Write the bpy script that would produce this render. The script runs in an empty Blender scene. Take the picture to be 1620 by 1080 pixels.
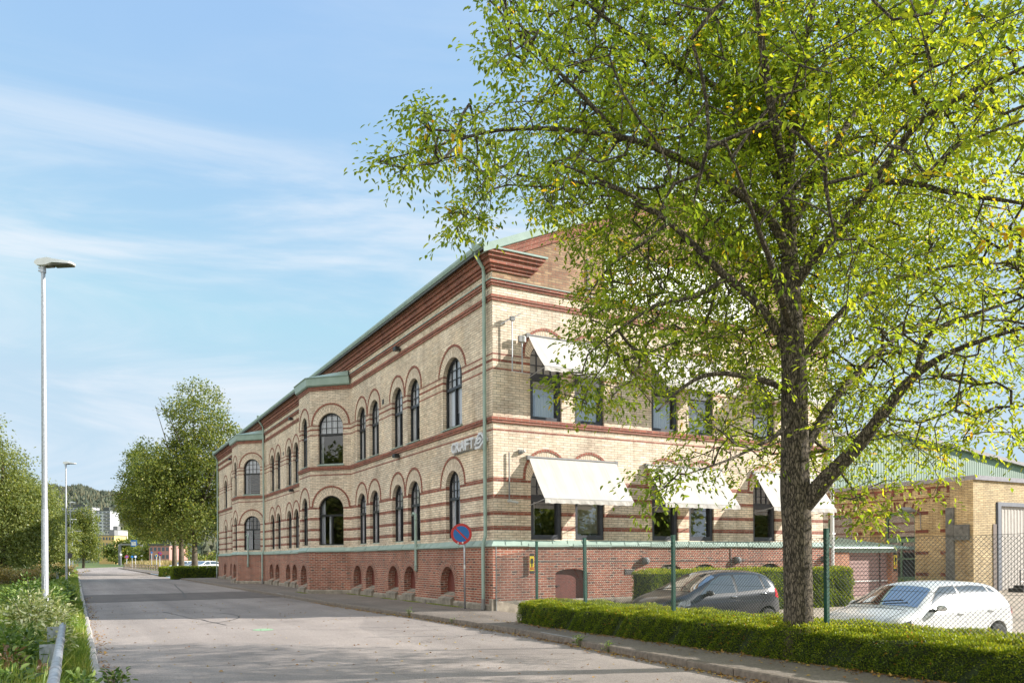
import bpy, bmesh, math, random
import numpy as np
from mathutils import Vector, Matrix
from mathutils.geometry import delaunay_2d_cdt
from mathutils.bvhtree import BVHTree
R = math.radians
random.seed(7); rng = np.random.default_rng(11)
scene = bpy.context.scene
col = scene.collection

# ---------------------------------------------------------------- camera
H = 1.65; PSI = R(29.04); ROLL = R(0.35); FPX = 1243.0
FW = Vector((math.sin(PSI), math.cos(PSI), 0)); RT0 = Vector((math.cos(PSI), -math.sin(PSI), 0)); UPZ = Vector((0, 0, 1))
RT = RT0 * math.cos(ROLL) - UPZ * math.sin(ROLL); UPV = UPZ * math.cos(ROLL) + RT0 * math.sin(ROLL)
cd = bpy.data.cameras.new('camera'); cam = bpy.data.objects.new('camera', cd); col.objects.link(cam)
cd.sensor_width = 36; cd.lens = FPX / 1620 * 36; cd.shift_y = (883 - 540) / 1620; cd.clip_end = 6000; cd.clip_start = 0.1
m = Matrix((RT, UPV, -FW)).transposed().to_4x4(); m.translation = Vector((0, 0, H)); cam.matrix_world = m
scene.camera = cam

# ---------------------------------------------------------------- light
SUN = Vector((2.35, -1.0, 1.14)).normalized()
el = math.asin(SUN.z); az = math.atan2(SUN.x, SUN.y)
world = bpy.data.worlds.new("World"); scene.world = world; world.use_nodes = True
CLR, CLS, CLN = (0.10, 0.40, 0.75), (1.0, 1.0, 5.5), 1.7
wt = world.node_tree; wn = wt.nodes; wl = wt.links
bg = wn['Background']
sky = wn.new('ShaderNodeTexSky'); sky.sky_type = 'NISHITA'; sky.sun_disc = False
sky.sun_elevation = el; sky.sun_rotation = az; sky.altitude = 50; sky.air_density = 1.1; sky.dust_density = 0.35; sky.ozone_density = 2.0
tc = wn.new('ShaderNodeTexCoord')
def wmath(op, a, b=None, clamp=False):
    n = wn.new('ShaderNodeMath'); n.operation = op; n.use_clamp = clamp
    for s_, v in zip(n.inputs, (a, b)):
        if v is None: continue
        if isinstance(v, (int, float)): s_.default_value = v
        else: wl.new(v, s_)
    return n.outputs[0]
def wramp(fac, p0, p1, v1=1.0):
    r = wn.new('ShaderNodeValToRGB'); r.color_ramp.interpolation = 'EASE'; r.color_ramp.elements[0].position = p0; r.color_ramp.elements[0].color = (0, 0, 0, 1); r.color_ramp.elements[1].position = p1; r.color_ramp.elements[1].color = (v1, v1, v1, 1); wl.new(fac, r.inputs['Fac']); return r.outputs['Color']
def wmix(f, a, b):
    x = wn.new('ShaderNodeMix'); x.data_type = 'RGBA'
    for s_, v in ((x.inputs['Factor'], f), (x.inputs[6], a), (x.inputs[7], b)):
        if isinstance(v, float): s_.default_value = v
        elif isinstance(v, tuple): s_.default_value = (*v, 1)
        else: wl.new(v, s_)
    return x.outputs[2]
def wnoise(rot, scale, sc, detail=9, rough=0.55, dist=0.5):
    mp = wn.new('ShaderNodeMapping'); mp.inputs['Rotation'].default_value = rot; mp.inputs['Scale'].default_value = scale; wl.new(tc.outputs['Generated'], mp.inputs['Vector'])
    ns = wn.new('ShaderNodeTexNoise'); ns.inputs['Scale'].default_value = sc; ns.inputs['Detail'].default_value = detail; ns.inputs['Roughness'].default_value = rough; ns.inputs['Distortion'].default_value = dist; wl.new(mp.outputs[0], ns.inputs['Vector']); return ns.outputs['Fac']
graded = wmix(0.62, sky.outputs[0], (1.12, 1.74, 2.52))            # thin even haze over the whole sky
cap = wn.new('ShaderNodeMix'); cap.data_type = 'RGBA'; cap.blend_type = 'DARKEN'; cap.inputs['Factor'].default_value = 1.0; wl.new(graded, cap.inputs[6]); cap.inputs[7].default_value = (1.58, 2.10, 2.55, 1); base_sky = cap.outputs[2]
sepz = wn.new('ShaderNodeSeparateXYZ'); wl.new(tc.outputs['Generated'], sepz.inputs[0])
streak = wnoise(CLR, CLS, CLN, 10, 0.58, 0.7); patchy = wnoise((0, 0, 0.3), (1, 1, 1.6), 1.7, 4, 0.5, 0.2)
wisps = wmath('MULTIPLY', wramp(streak, 0.42, 0.70, 0.85), wmath('MULTIPLY', wramp(patchy, 0.34, 0.58), wmath('SUBTRACT', 1.0, wmath('MULTIPLY', wramp(sepz.outputs['Z'], 0.38, 0.50), 0.85))))
c1_ = wmix(wisps, base_sky, (2.5, 2.65, 2.85))
# added, unseen white cloud in the western sky, filling the shaded street wall with light
vd = wn.new('ShaderNodeVectorMath'); vd.operation = 'DOT_PRODUCT'; wl.new(tc.outputs['Generated'], vd.inputs[0]); vd.inputs[1].default_value = Vector((-0.90, -0.30, 0.32)).normalized()
puff = wnoise((0, 0, 0), (1, 1, 2.2), 2.4, 8, 0.55, 0.3); fill_cloud = wmath('ADD', vd.outputs['Value'], wmath('MULTIPLY', wmath('SUBTRACT', puff, 0.5), 0.7))
c2_ = wmix(wramp(fill_cloud, 0.34, 0.56), c1_, (3.9, 3.95, 3.85))
wl.new(c2_, bg.inputs['Color']); bg.inputs['Strength'].default_value = 0.15
sd = bpy.data.lights.new('sun', 'SUN'); sd.energy = 4.0; sd.angle = R(0.53); sd.color = (1.0, 0.94, 0.86)
so = bpy.data.objects.new('sun', sd); col.objects.link(so); so.rotation_euler = (-SUN).to_track_quat('-Z', 'Y').to_euler(); so.location = (30, -20, 30)
scene.view_settings.view_transform = 'Standard'; scene.view_settings.look = 'None'; scene.view_settings.exposure = 1.25; scene.view_settings.gamma = 1
scene.render.engine = 'CYCLES'
scene.cycles.max_bounces = 8; scene.cycles.transparent_max_bounces = 12; scene.cycles.diffuse_bounces = 3; scene.cycles.glossy_bounces = 3; scene.cycles.transmission_bounces = 4

# ---------------------------------------------------------------- helpers
def empty(name, loc=(0, 0, 0), rz=0, label=None, cat=None, group=None, parent=None):
    o = bpy.data.objects.new(name, None); col.objects.link(o); o.location = loc; o.rotation_euler = (0, 0, rz); o.empty_display_size = 0.2
    tag(o, label, cat, group)
    if parent: o.parent = parent
    return o
def tag(o, label=None, cat=None, group=None, kind=None):
    if label: o['label'] = label
    if cat: o['category'] = cat
    if group: o['group'] = group
    if kind: o['kind'] = kind
    return o
def copy_tree(o, parent=None):
    c = o.copy(); col.objects.link(c); c.parent = parent
    for ch in o.children: copy_tree(ch, c)
    return c
def base_of(o):
    v = Vector((0, 0, 0))
    while o: v += o.location; o = o.parent
    return v
class MB:
    def __init__(s): s.v = []; s.f = []; s.uv = []; s.mi = []
    def add(s, vs, fs, uvs=None, mat=0):
        b = len(s.v); s.v += [tuple(p) for p in vs]
        for k, f in enumerate(fs):
            s.f.append([i + b for i in f]); s.mi.append(mat)
            if uvs is not None: s.uv.append([uvs[i] for i in f])
            else:
                P = [Vector(vs[i]) for i in f]; n = (P[1] - P[0]).cross(P[-1] - P[0])
                if abs(n.z) > max(abs(n.x), abs(n.y)): s.uv.append([(p.x, p.y) for p in P])
                else:
                    t = Vector((-n.y, n.x, 0)); t = t.normalized() if t.length > 1e-9 else Vector((1, 0, 0))
                    s.uv.append([(p.dot(t), p.z) for p in P])
    def box(s, x0, y0, z0, x1, y1, z1, mat=0, M=None):
        vs = [Vector(p) for p in ((x0, y0, z0), (x1, y0, z0), (x1, y1, z0), (x0, y1, z0), (x0, y0, z1), (x1, y0, z1), (x1, y1, z1), (x0, y1, z1))]
        if M is not None: vs = [M @ p for p in vs]
        s.add(vs, [(0, 3, 2, 1), (4, 5, 6, 7), (0, 1, 5, 4), (1, 2, 6, 5), (2, 3, 7, 6), (3, 0, 4, 7)], None, mat)
    def tube(s, pts, rad, n=8, mat=0, cap=True, square=False):
        pts = [Vector(p) for p in pts]; N = len(pts)
        if not hasattr(rad, '__len__'): rad = [rad] * N
        t0 = (pts[1] - pts[0]).normalized(); a = Vector((0, 0, 1)) if abs(t0.z) < 0.9 else Vector((1, 0, 0))
        u = t0.cross(a).normalized(); vs = []; uvs = []; L = 0
        for i, p in enumerate(pts):
            t = (pts[min(i + 1, N - 1)] - pts[max(i - 1, 0)]).normalized()
            u = (u - t * u.dot(t)).normalized(); w = t.cross(u)
            if i: L += (p - pts[i - 1]).length
            for k in range(n):
                an = 2 * math.pi * (k + (0.5 if square else 0)) / n
                vs.append(p + (u * math.cos(an) + w * math.sin(an)) * rad[i]); uvs.append((k / n * 6.28 * rad[0], L))
        fs = [(i * n + k, i * n + (k + 1) % n, (i + 1) * n + (k + 1) % n, (i + 1) * n + k) for i in range(N - 1) for k in range(n)]
        if cap: fs += [tuple(reversed(range(n))), tuple(range((N - 1) * n, N * n))]
        s.add(vs, fs, uvs, mat)
    def quad(s, a, b, c, d, mat=0, uvs=None): s.add([a, b, c, d], [(0, 1, 2, 3)], uvs, mat)
    def prism(s, poly, z0, z1, mat=0):
        n = len(poly); vs = [(p[0], p[1], z0) for p in poly] + [(p[0], p[1], z1) for p in poly]
        s.add(vs, [tuple(reversed(range(n))), tuple(range(n, 2 * n))] + [(i, (i + 1) % n, (i + 1) % n + n, i + n) for i in range(n)], None, mat)
    def build(s, name, mats, parent=None, world=True, smooth=False, loc=None):
        if not isinstance(mats, (list, tuple)): mats = [mats]
        off = base_of(parent) if (parent and world) else Vector((0, 0, 0))
        if loc is not None: off = off + Vector(loc)
        me = bpy.data.meshes.new(name); me.from_pydata([(v[0] - off.x, v[1] - off.y, v[2] - off.z) for v in s.v], [], s.f)
        uvl = me.uv_layers.new(name='UVMap'); flat = [c for f in s.uv for p in f for c in p]; uvl.data.foreach_set('uv', flat)
        me.polygons.foreach_set('material_index', s.mi)
        if smooth: me.polygons.foreach_set('use_smooth', [True] * len(s.f))
        for mm in mats: me.materials.append(mm)
        me.update(); o = bpy.data.objects.new(name, me); col.objects.link(o)
        if parent: o.parent = parent
        if loc is not None: o.location = loc
        return o
def smooth_by_angle(o, ang=35):
    me = o.data; bm = bmesh.new(); bm.from_mesh(me); bmesh.ops.remove_doubles(bm, verts=bm.verts, dist=1e-4)
    for f in bm.faces: f.smooth = True
    for e in bm.edges:
        if len(e.link_faces) == 2: e.smooth = e.calc_face_angle(3) < R(ang)
    bm.to_mesh(me); bm.free(); return o

# ---------------------------------------------------------------- materials
def mat_new(name):
    m = bpy.data.materials.new(name); m.use_nodes = True; nt = m.node_tree; return m, nt, nt.nodes, nt.links, nt.nodes['Principled BSDF']
def noise(nt, vec, scale, detail=4, rough=0.55):
    n = nt.nodes.new('ShaderNodeTexNoise'); n.inputs['Scale'].default_value = scale; n.inputs['Detail'].default_value = detail; n.inputs['Roughness'].default_value = rough
    if vec is not None: nt.links.new(vec, n.inputs['Vector'])
    return n
def ramp(nt, fac, stops, interp='LINEAR'):
    r = nt.nodes.new('ShaderNodeValToRGB'); r.color_ramp.interpolation = interp; e = r.color_ramp.elements
    while len(e) < len(stops): e.new(0.5)
    for i, (p, c) in enumerate(stops): e[i].position = p; e[i].color = (c[0], c[1], c[2], 1) if hasattr(c, '__len__') else (c, c, c, 1)
    nt.links.new(fac, r.inputs['Fac']); return r
def mixc(nt, fac, a, b, blend='MIX'):
    x = nt.nodes.new('ShaderNodeMix'); x.data_type = 'RGBA'; x.blend_type = blend
    for sock, v in ((x.inputs['Factor'], fac), (x.inputs[6], a), (x.inputs[7], b)):
        if isinstance(v, (int, float)): sock.default_value = v
        elif isinstance(v, (tuple, list)): sock.default_value = (v[0], v[1], v[2], 1)
        else: nt.links.new(v, sock)
    return x.outputs[2]
def bump(nt, bsdf, h, strength=0.4, dist=0.01):
    b = nt.nodes.new('ShaderNodeBump'); b.inputs['Strength'].default_value = strength; b.inputs['Distance'].default_value = dist
    nt.links.new(h, b.inputs['Height']); nt.links.new(b.outputs[0], bsdf.inputs['Normal']); return b
def plain(name, c, rough=0.6, metal=0.0, var=0.12, scale=6.0, bmp=0.0, spec=0.5):
    m, nt, n, l, b = mat_new(name); t = n.new('ShaderNodeTexCoord'); nz = noise(nt, t.outputs['Object'], scale)
    hi = tuple(min(1, x * (1 + var)) for x in c); lo = tuple(x * (1 - var) for x in c)
    r = ramp(nt, nz.outputs['Fac'], [(0.3, lo), (0.7, hi)]); l.new(r.outputs[0], b.inputs['Base Color'])
    b.inputs['Roughness'].default_value = rough; b.inputs['Metallic'].default_value = metal; b.inputs['Specular IOR Level'].default_value = spec
    if bmp: bump(nt, b, nz.outputs['Fac'], bmp, 0.02)
    return m
def brick_cols(nt, uv, c1, c2, mortar, bw=0.26, rh=0.0757, ms=0.009, bias=0.0):
    k = nt.nodes.new('ShaderNodeTexBrick'); nt.links.new(uv, k.inputs['Vector'])
    for nm, v in (('Color1', c1), ('Color2', c2), ('Mortar', mortar)): k.inputs[nm].default_value = (*v, 1)
    k.inputs['Scale'].default_value = 1; k.inputs['Mortar Size'].default_value = ms; k.inputs['Mortar Smooth'].default_value = 0.15; k.inputs['Bias'].default_value = bias
    k.inputs['Brick Width'].default_value = bw; k.inputs['Row Height'].default_value = rh; return k
YB1, YB2, YM = (0.91, 0.77, 0.61), (0.80, 0.64, 0.485), (0.36, 0.28, 0.205)
RB1, RB2, RM = (0.39, 0.125, 0.075), (0.25, 0.072, 0.05), (0.38, 0.28, 0.22)
def brick_mat(name, c1, c2, mo, bands=None, bw=0.26, rh=0.0757, stain=0.35, tymp=None, alt=None, rough=0.8, ms=0.0075):
    m, nt, n, l, b = mat_new(name); t = n.new('ShaderNodeUVMap'); k = brick_cols(nt, t.outputs[0], c1, c2, mo, bw, rh, ms); c = k.outputs['Color']
    # per brick speckle: noise sampled at brick scale
    mpn = n.new('ShaderNodeMapping'); mpn.inputs['Scale'].default_value = (1 / 0.27, 1 / 0.076, 1); l.new(t.outputs[0], mpn.inputs['Vector'])
    sp = noise(nt, mpn.outputs[0], 0.9, 2, 0.5)
    if alt:
        f = ramp(nt, sp.outputs['Fac'], [(0.54, 0), (0.62, 1)]); k3 = brick_cols(nt, t.outputs[0], alt, alt, mo, bw, rh, ms); c = mixc(nt, f.outputs[0], c, k3.outputs['Color'])
    if bands or tymp:
        g = n.new('ShaderNodeNewGeometry'); s = n.new('ShaderNodeSeparateXYZ'); l.new(g.outputs['Position'], s.inputs[0])
        dv = n.new('ShaderNodeMath'); dv.operation = 'DIVIDE'; dv.inputs[1].default_value = 16.0; l.new(s.outputs['Z'], dv.inputs[0])
        if tymp:
            ft = n.new('ShaderNodeMath'); ft.operation = 'GREATER_THAN'; ft.inputs[1].default_value = tymp; l.new(s.outputs['Z'], ft.inputs[0])
            k4 = brick_cols(nt, t.outputs[0], (0.50, 0.33, 0.19), (0.35, 0.17, 0.10), (0.24, 0.19, 0.14)); c = mixc(nt, ft.outputs[0], c, k4.outputs['Color'])
        st = [(0.0, 0)]
        for z0, z1 in bands: st += [(z0 / 16, 1), (z1 / 16, 0)]
        br = ramp(nt, dv.outputs[0], st, 'CONSTANT')
        k2 = brick_cols(nt, t.outputs[0], RB1, RB2, RM); c = mixc(nt, br.outputs[0], c, k2.outputs['Color'])
    v = ramp(nt, sp.outputs['Fac'], [(0.25, 0.72), (0.75, 1.22)]); c = mixc(nt, 1.0, c, v.outputs[0], 'MULTIPLY')
    big = noise(nt, t.outputs[0], 0.7, 6, 0.6); bv = ramp(nt, big.outputs['Fac'], [(0.3, 1 - stain), (0.62, 1.05)]); c = mixc(nt, 1.0, c, bv.outputs[0], 'MULTIPLY')
    # soot runs and rain streaks
    ms_ = n.new('ShaderNodeMapping'); ms_.inputs['Scale'].default_value = (2.2, 0.22, 1); l.new(t.outputs[0], ms_.inputs['Vector']); sk = noise(nt, ms_.outputs[0], 1.0, 6, 0.65); sr = ramp(nt, sk.outputs['Fac'], [(0.30, (.66, .62, .58)), (0.50, (1, 1, 1)), (0.75, (1.04, 1.04, 1.03))]); c = mixc(nt, 0.8, c, sr.outputs[0], 'MULTIPLY')
    rp = n.new('ShaderNodeTexVoronoi'); rp.inputs['Scale'].default_value = 0.5; rp.distance = 'CHEBYCHEV'; l.new(t.outputs[0], rp.inputs['Vector']); rs_ = n.new('ShaderNodeSeparateColor'); l.new(rp.outputs['Color'], rs_.inputs[0]); rr_ = ramp(nt, rs_.outputs[1], [(0.0, (.93, .93, .94)), (0.5, (1, 1, 1)), (1.0, (1.05, 1.03, .99))]); c = mixc(nt, 1.0, c, rr_.outputs[0], 'MULTIPLY')
    l.new(c, b.inputs['Base Color']); b.inputs['Roughness'].default_value = rough
    inv = n.new('ShaderNodeMath'); inv.operation = 'SUBTRACT'; inv.inputs[0].default_value = 1; l.new(k.outputs['Fac'], inv.inputs[1])
    bump(nt, b, inv.outputs[0], 0.5, 0.008); return m
BANDS = [(2.45, 2.58), (2.93, 3.05), (3.40, 3.52), (3.88, 4.01), (5.405, 5.48), (7.21, 7.30), (7.44, 7.53), (7.66, 7.75)]
M = {}
M['wall'] = brick_mat('yellow_brick_banded', YB1, YB2, YM, BANDS, tymp=None, stain=0.28)
M['gable'] = brick_mat('yellow_brick_gable', YB1, YB2, YM, BANDS, tymp=9.95, stain=0.28)
M['ybrick'] = brick_mat('yellow_brick_voussoir', YB1, YB2, YM, stain=0.15)
M['rbrick'] = brick_mat('red_brick_trim', RB1, RB2, RM, stain=0.2)
M['plinth'] = brick_mat('red_brick_plinth', (0.47, 0.155, 0.092), (0.34, 0.10, 0.06), (0.55, 0.44, 0.35), bw=0.25, stain=0.35, alt=(0.085, 0.04, 0.035), ms=0.011)
M['b2brick'] = brick_mat('ochre_brick', (0.68, 0.53, 0.29), (0.54, 0.39, 0.19), (0.24, 0.18, 0.12), stain=0.4, ms=0.010)
M['b2red'] = brick_mat('ochre_building_red_brick', (0.28, 0.075, 0.045), (0.17, 0.045, 0.03), (0.17, 0.12, 0.09))
M['garbrick'] = brick_mat('garage_brick', (0.50, 0.22, 0.12), (0.40, 0.15, 0.08), (0.40, 0.33, 0.27))
def copper():
    m, nt, n, l, b = mat_new('green_sheet_metal'); t = n.new('ShaderNodeTexCoord'); a = noise(nt, t.outputs['Object'], 3.0, 6); r = ramp(nt, a.outputs['Fac'], [(0.3, (0.27, 0.37, 0.32)), (0.7, (0.36, 0.46, 0.405))])
    l.new(r.outputs[0], b.inputs['Base Color']); b.inputs['Roughness'].default_value = 0.42; b.inputs['Specular IOR Level'].default_value = 0.6; bump(nt, b, a.outputs['Fac'], 0.15, 0.02); return m
M['copper'] = copper()
M['black'] = plain('black_frame_paint', (0.014, 0.015, 0.018), 0.35, var=0.3)
M['grey_frame'] = plain('dark_grey_frame_paint', (0.045, 0.048, 0.06), 0.4, var=0.2)
M['redpanel'] = plain('red_panel_paint', (0.17, 0.045, 0.032), 0.55, var=0.2, scale=9)
M['concrete'] = plain('concrete', (0.27, 0.235, 0.19), 0.9, var=0.4, scale=4, bmp=0.6)
M['stone'] = plain('kerb_stone', (0.20, 0.165, 0.135), 0.85, var=0.35, scale=14, bmp=0.5)
M['palestone'] = plain('pale_kerb_stone', (0.42, 0.39, 0.36), 0.85, var=0.3, scale=14, bmp=0.4)
M['galv'] = plain('galvanised_steel', (0.47, 0.49, 0.53), 0.42, 0.55, var=0.22, scale=22)
M['whitep'] = plain('white_paint', (0.78, 0.78, 0.76), 0.5, var=0.06)
M['lettering'] = plain('white_acrylic', (0.70, 0.70, 0.73), 0.4, var=0.05)
M['dark'] = plain('dark_plastic', (0.02, 0.02, 0.022), 0.5)
M['greyp'] = plain('grey_plastic', (0.22, 0.22, 0.22), 0.5)
M['roofdark'] = plain('dark_roof_sheet', (0.07, 0.08, 0.075), 0.6)
M['soffit'] = plain('interior', (0.10, 0.09, 0.08), 0.9)
M['wood'] = plain('weathered_wood', (0.25, 0.20, 0.15), 0.8, var=0.3)
def fabric():
    m, nt, n, l, b = mat_new('cream_awning_fabric'); t = n.new('ShaderNodeTexCoord'); s = n.new('ShaderNodeSeparateXYZ'); l.new(t.outputs['Object'], s.inputs[0])
    mpf = n.new('ShaderNodeMapping'); mpf.inputs['Scale'].default_value = (6, 1, 0.6); l.new(t.outputs['Object'], mpf.inputs['Vector']); a = noise(nt, mpf.outputs[0], 1.2, 6, 0.6); a2 = noise(nt, t.outputs['Object'], 1.7, 5)
    r = ramp(nt, a.outputs['Fac'], [(0.22, (0.64, 0.61, 0.57)), (0.42, (0.68, 0.65, 0.61)), (0.8, (0.71, 0.68, 0.64))]); r2 = ramp(nt, a2.outputs['Fac'], [(0.3, .90), (0.6, 1.0)])
    md = n.new('ShaderNodeMath'); md.operation = 'PINGPONG'; md.inputs[1].default_value = 0.55; l.new(s.outputs['X'], md.inputs[0]); sm = ramp(nt, md.outputs[0], [(0.0, .90), (0.012, .90), (0.016, 1.0)], 'LINEAR')
    c = mixc(nt, 1.0, mixc(nt, 1.0, r.outputs[0], r2.outputs[0], 'MULTIPLY'), sm.outputs[0], 'MULTIPLY'); l.new(c, b.inputs['Base Color']); b.inputs['Roughness'].default_value = 0.9
    wv = noise(nt, mpf.outputs[0], 0.9, 3); bump(nt, b, wv.outputs['Fac'], 0.3, 0.05)
    tr = n.new('ShaderNodeBsdfTranslucent'); l.new(c, tr.inputs[0]); ms = n.new('ShaderNodeMixShader'); ms.inputs[0].default_value = 0.25
    l.new(b.outputs[0], ms.inputs[1]); l.new(tr.outputs[0], ms.inputs[2]); l.new(ms.outputs[0], n['Material Output'].inputs[0]); return m
def fabric_plain():
    m, nt, n, l, b = mat_new('cream_awning_fabric'); t = n.new('ShaderNodeTexCoord'); a = noise(nt, t.outputs['Object'], 2.2, 5); r = ramp(nt, a.outputs['Fac'], [(0.3, (0.60, 0.56, 0.52)), (0.65, (0.72, 0.69, 0.65))])
    l.new(r.outputs[0], b.inputs['Base Color']); b.inputs['Roughness'].default_value = 0.9; w = noise(nt, t.outputs['Object'], 5, 2); bump(nt, b, w.outputs['Fac'], 0.3, 0.04)
    tr = n.new('ShaderNodeBsdfTranslucent'); l.new(r.outputs[0], tr.inputs[0]); ms = n.new('ShaderNodeMixShader'); ms.inputs[0].default_value = 0.25
    l.new(b.outputs[0], ms.inputs[1]); l.new(tr.outputs[0], ms.inputs[2]); l.new(ms.outputs[0], n['Material Output'].inputs[0]); return m
M['fabric'] = fabric()
def glass(name, tint=(0.75, 0.8, 0.82), refl=1.0, base=0.10):
    m, nt, n, l, b = mat_new(name); n.remove(b); tr = n.new('ShaderNodeBsdfTransparent'); tr.inputs[0].default_value = (*tint, 1); gl = n.new('ShaderNodeBsdfGlossy'); gl.inputs['Roughness'].default_value = 0.02
    gl.inputs['Color'].default_value = (refl, refl, refl, 1); lw = n.new('ShaderNodeFresnel'); lw.inputs[0].default_value = 1.5
    t = n.new('ShaderNodeTexCoord'); nz = noise(nt, t.outputs['Object'], 1.6, 2); bp = n.new('ShaderNodeBump'); bp.inputs['Strength'].default_value = 0.05; bp.inputs['Distance'].default_value = 0.02; l.new(nz.outputs['Fac'], bp.inputs['Height']); l.new(bp.outputs[0], gl.inputs['Normal'])
    ad = n.new('ShaderNodeMath'); ad.operation = 'ADD'; ad.use_clamp = True; ad.inputs[1].default_value = base; l.new(lw.outputs[0], ad.inputs[0])
    x = n.new('ShaderNodeMixShader'); l.new(ad.outputs[0], x.inputs[0]); l.new(tr.outputs[0], x.inputs[1]); l.new(gl.outputs[0], x.inputs[2]); l.new(x.outputs[0], n['Material Output'].inputs[0]); return m
M['glass'] = glass('window_glass', (.95, .96, .97), 1.0, .05)
def dark_glass(name, c, g_):
    m, nt, n, l, b = mat_new(name); b.inputs['Base Color'].default_value = (*c, 1); b.inputs['Roughness'].default_value = .15; gl = n.new('ShaderNodeBsdfGlossy'); gl.inputs['Roughness'].default_value = .015; gl.inputs['Color'].default_value = (.93, .96, 1, 1) if g_ > .1 else (.5, .52, .54, 1); fr = n.new('ShaderNodeFresnel'); fr.inputs[0].default_value = 1.5
    ad = n.new('ShaderNodeMath'); ad.operation = 'ADD'; ad.use_clamp = True; ad.inputs[1].default_value = g_; l.new(fr.outputs[0], ad.inputs[0]); x = n.new('ShaderNodeMixShader'); l.new(ad.outputs[0], x.inputs[0]); l.new(b.outputs[0], x.inputs[1]); l.new(gl.outputs[0], x.inputs[2]); l.new(x.outputs[0], n['Material Output'].inputs[0]); return m
M['carglass'] = dark_glass('car_side_glass', (.03, .034, .038), .15)
M['screenglass'] = dark_glass('car_windscreen_glass', (.05, .055, .055), .05)
M['glass_gable'] = glass('gable_window_glass', (.93, .95, .96), 1.0, .20)
def curtain():
    m, nt, n, l, b = mat_new('white_curtain'); t = n.new('ShaderNodeTexCoord'); w = n.new('ShaderNodeTexWave'); w.inputs['Scale'].default_value = 6; w.inputs['Distortion'].default_value = 1.5; l.new(t.outputs['Object'], w.inputs['Vector'])
    r = ramp(nt, w.outputs['Fac'], [(0.2, (0.70, 0.70, 0.76)), (0.8, (0.94, 0.94, 0.98))]); l.new(r.outputs[0], b.inputs['Base Color']); b.inputs['Roughness'].default_value = 0.9; return m
M['curtain'] = curtain()
M['blind'] = plain('roller_blind', (0.42, 0.38, 0.30), 0.9, var=0.05)
def asphalt(name, c, spots=0.5, warm=0.0, big=0.25, grit=0.0):
    m, nt, n, l, b = mat_new(name); t = n.new('ShaderNodeTexCoord'); P = t.outputs['Object']
    a = noise(nt, P, 55, 3, 0.7); g = noise(nt, P, 0.45, 7, 0.65); v = n.new('ShaderNodeTexVoronoi'); v.inputs['Scale'].default_value = 90; l.new(P, v.inputs['Vector'])
    r = ramp(nt, a.outputs['Fac'], [(0.3, tuple(x * (1 - spots) for x in c)), (0.7, tuple(x * (1 + spots) for x in c))]); r2 = ramp(nt, g.outputs['Fac'], [(0.3, 1 - big), (0.7, 1 + big * 0.5)])
    cc = mixc(nt, 1.0, r.outputs[0], r2.outputs[0], 'MULTIPLY')
    # coarse stone grain, wheel tracks and old repairs
    g2 = noise(nt, P, 16, 3, 0.8); r3 = ramp(nt, g2.outputs['Fac'], [(0.32, 0.82), (0.68, 1.14)]); cc = mixc(nt, 1.0, cc, r3.outputs[0], 'MULTIPLY')
    mt = n.new('ShaderNodeMapping'); mt.inputs['Scale'].default_value = (0.9, 0.05, 1); l.new(P, mt.inputs['Vector']); tk = noise(nt, mt.outputs[0], 1.0, 3, 0.5); r4 = ramp(nt, tk.outputs['Fac'], [(0.35, 0.84), (0.6, 1.06)]); cc = mixc(nt, 1.0, cc, r4.outputs[0], 'MULTIPLY')
    vp = n.new('ShaderNodeTexVoronoi'); vp.inputs['Scale'].default_value = 0.22; l.new(P, vp.inputs['Vector']); sp2 = n.new('ShaderNodeSeparateColor'); l.new(vp.outputs['Color'], sp2.inputs[0]); r5 = ramp(nt, sp2.outputs[0], [(0.80, 1.0), (0.83, 0.92)]); cc = mixc(nt, 1.0, cc, r5.outputs[0], 'MULTIPLY')
    stn = noise(nt, P, 2.6, 3, 0.6); r6 = ramp(nt, stn.outputs['Fac'], [(0.66, 1.0), (0.74, 0.72)]); cc = mixc(nt, 1.0, cc, r6.outputs[0], 'MULTIPLY')
    # wheel-track wear and tar cracks
    vc = n.new('ShaderNodeTexVoronoi'); vc.feature = 'DISTANCE_TO_EDGE'; vc.inputs['Scale'].default_value = 0.16; 
    dn = noise(nt, P, 1.3, 5, 0.6); ma = n.new('ShaderNodeVectorMath'); ma.operation = 'MULTIPLY_ADD'; ma.inputs[1].default_value = (1.4, 1.4, 0); l.new(dn.outputs['Color'], ma.inputs[0]); l.new(P, ma.inputs[2]); l.new(ma.outputs[0], vc.inputs['Vector'])
    ck = ramp(nt, vc.outputs['Distance'], [(0.0, 0.5), (0.004, 1.0)]); cm = noise(nt, P, 0.2, 2); mk = ramp(nt, cm.outputs['Fac'], [(0.5, 0), (0.56, 1)])
    ckm = mixc(nt, mk.outputs[0], (1, 1, 1), ck.outputs[0]); cc = mixc(nt, 1.0, cc, ckm, 'MULTIPLY')
    l.new(cc, b.inputs['Base Color']); b.inputs['Roughness'].default_value = 0.85; bump(nt, b, a.outputs['Fac'], 0.5, 0.006); return m
M['road'] = asphalt('road_asphalt', (0.33, 0.285, 0.26), 0.55, big=0.18)
M['patch'] = asphalt('asphalt_patch', (0.165, 0.14, 0.125), 0.35)
M['walk'] = asphalt('pavement_asphalt', (0.235, 0.20, 0.17), 0.4, big=0.3)
M['lot'] = asphalt('yard_asphalt', (0.42, 0.35, 0.27), 0.25)
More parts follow.
